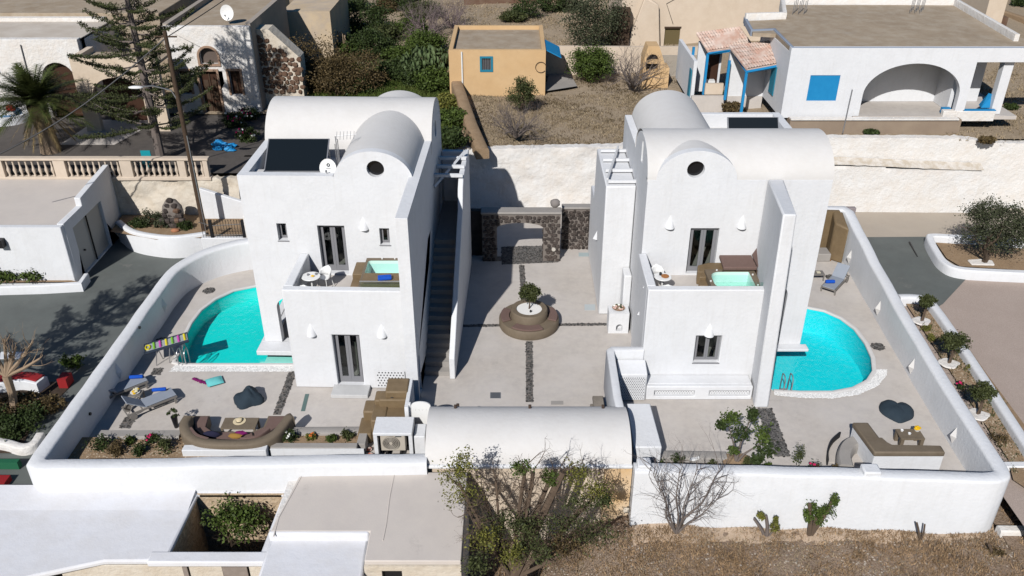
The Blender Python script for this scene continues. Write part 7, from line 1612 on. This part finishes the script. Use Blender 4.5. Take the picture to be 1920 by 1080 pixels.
p = G(1118, 95, 4.0); tree('grey_olive', 'tall grey green olive tree behind the boundary wall', tuple(p), 2.8, (p.x-.1, p.y, 6.2), (2.2, 1.8, 1.9), LF5, 68, (110, 80), .085, r0=.16)
for k, (u, v, r, h, m) in enumerate(((985, 32, 2.2, 1.6, LF2), (1035, 22, 1.6, 1.2, LF2), (962, 42, 1.3, .8, LF1), (1070, 20, 1.4, 1.4, LF5), (1155, 82, 1.2, .8, LF4), (1350, 205, .9, .7, LF3), (1375, 210, .8, .6, LF4), (1328, 172, .5, .5, LF2), (1633, 252, .45, .25, LF2), (1848, 268, .5, .3, LF4), (1893, 205, .5, .3, LF2), (1915, 10, 1.0, .8, LF2), (1370, 185, .9, .5, LF3))):
    zz = hfun(*G(u, v, 4).xy) if v < 240 or u > 1500 else 3.9; p = G(u, v, zz); bush(['big dark bush at the top centre', 'dark bush at the top right of centre', 'small green bush below the big dark bush', 'grey green bush left of the tall olive', 'dark scrub at the foot of the tall olive', 'green shrub in front of the tiled porch', 'brownish shrub in front of the tiled porch', 'small shrub at the porch corner', 'tiny green bush below the terrace wall', 'dry bush above the retaining wall end', 'small bush right of the veranda', 'dark bush in the top right corner', 'green shrub beside the porch low wall'][k], tuple(p), (r*.8, r*.6, h*.6), m, (40, 60), .09, 400+k)
# ---- ground cover (nobody could count it)
def cover(name, label, area, n, zf, size, m, seed, hgt=.12, blades=5, spread=.05):
    rs = np.random.RandomState(seed); P = np.array([area(rs) for _ in range(n)]); Z = np.array([zf(x, y) for x, y in P]); C_ = np.repeat(np.column_stack([P, Z]), blades, 0)
    m_ = len(C_); C_[:, :2] += rs.normal(size=(m_, 2))*spread; a = rs.uniform(0, 6.3, m_); d = np.column_stack([np.cos(a), np.sin(a), np.zeros(m_)])*size
    h = hgt*rs.uniform(.4, 1.3, m_); tip = C_+np.column_stack([rs.normal(size=m_)*hgt*.6, rs.normal(size=m_)*hgt*.6, h])
    V = np.stack([C_-d*.5, C_+d*.5, tip+d*.12, tip-d*.12], 1).reshape(-1, 3); c = V.mean(0); return link(qmesh(name, V-c, np.arange(4*m_).reshape(-1, 4)), name, m, None, label, kind='stuff', off=Vector(c))
DRY = mat('dry grass blade', (.32, .215, .125), .9, (.18, .115, .06), 1.2, .6, island=.4); DRG = mat('bleached grass blade', (.34, .27, .18), .9, (.22, .16, .09), 1.5, .6, island=.35); GRB = mat('green grass blade', (.06, .095, .014), .8, (.10, .11, .03), .7, .6, island=.4)
def clumpy(x0, x1, y0, y1, f=.5, s=0):
    def g(rs):
        while True:
            x = rs.uniform(x0, x1); y = rs.uniform(y0, y1); v = math.sin(x*1.9+s)*math.sin(y*2.3+s*2)+math.sin(x*.8+y*1.1+s)+.5*math.sin(x*4.7-y*3.9)
            if v > rs.uniform(-1.6, 1.6)+f-.5: return x, y
    return g
cover('dry_grass', 'brown dry grass over the front field', clumpy(-.9, 17, 15.5, 20.6, .6, 1), 9000, fz, .03, DRY, 501, .09, 5, .07)
cover('dry_grass', 'pale straw over the front field', clumpy(-.9, 17, 15.5, 20.9, .3, 4), 3500, fz, .025, DRG, 502, .07, 4, .07)
pebbles('gravel', 'loose pale stones scattered over the front field', lambda rs: (rs.uniform(-.8, 17), rs.uniform(15, 21)), 5200, .035, mat('field stones', (.34, .29, .24), .9, island=.6), fz, 503)
cover('weeds', 'green weeds covering the weedy lot', parea([(-10, 44.1), (-3.1, 44.1), (-3.8, 52), (-4.6, 60), (-4.8, 66), (-14, 66), (-13, 50.8), (-10, 50.8)]), 9000, lambda x, y: 3.62, .05, GRB, 504, .22, 5, .12)
def yard(x, y): return hfun(x, y)
cover('dry_grass', 'dry grass tufts in the yard behind the retaining wall', clumpy(-2.6, 9.5, 44.2, 53, .6, 2), 5200, yard, .04, DRG, 505, .09, 4, .1)
cover('dry_grass', 'olive weeds in the yard behind the retaining wall', clumpy(-2.6, 12, 44.2, 56, .9, 6), 1800, yard, .04, LF4, 506, .10, 4, .12)
cover('dry_grass', 'dry grass tufts on the slope right of the veranda', clumpy(24, 38, 43.8, 62, .6, 3), 3800, yard, .05, DRG, 507, .12, 4, .14)
cover('dry_grass', 'dry grass tufts in the far upper field', clumpy(-6, 12, 58, 86, .6, 3), 3500, yard, .07, DRG, 508, .13, 4, .2)
pebbles('gravel', 'loose stones in the left flower bed', parea([(-15.1, 21.6), (-9.9, 21.6), (-9.9, 23.3), (-15.1, 23.3)]), 700, .03, mat('bed stones', (.42, .34, .25), .9, island=.4), .34, 509)
pebbles('gravel', 'loose stones in the right planting bed', parea(GP([(1700, 565), (1745, 570), (1840, 700), (1950, 870), (1900, 890)], .1)), 1500, .03, mat('bed stones', (.36, .29, .21), .9, island=.5), .1, 510)
cover('weeds', 'small weeds in the right planting bed', parea(GP([(1700, 565), (1745, 570), (1840, 700), (1950, 870), (1900, 890)], .1)), 260, lambda x, y: .1, .03, LF1, 511, .08, 5, .05)
cover('weeds', 'dry weeds in the field beside the right corner', lambda rs: (rs.uniform(16.3, 22), rs.uniform(16, 22)), 900, lambda x, y: -.9, .03, DRY, 512, .1, 5, .05)
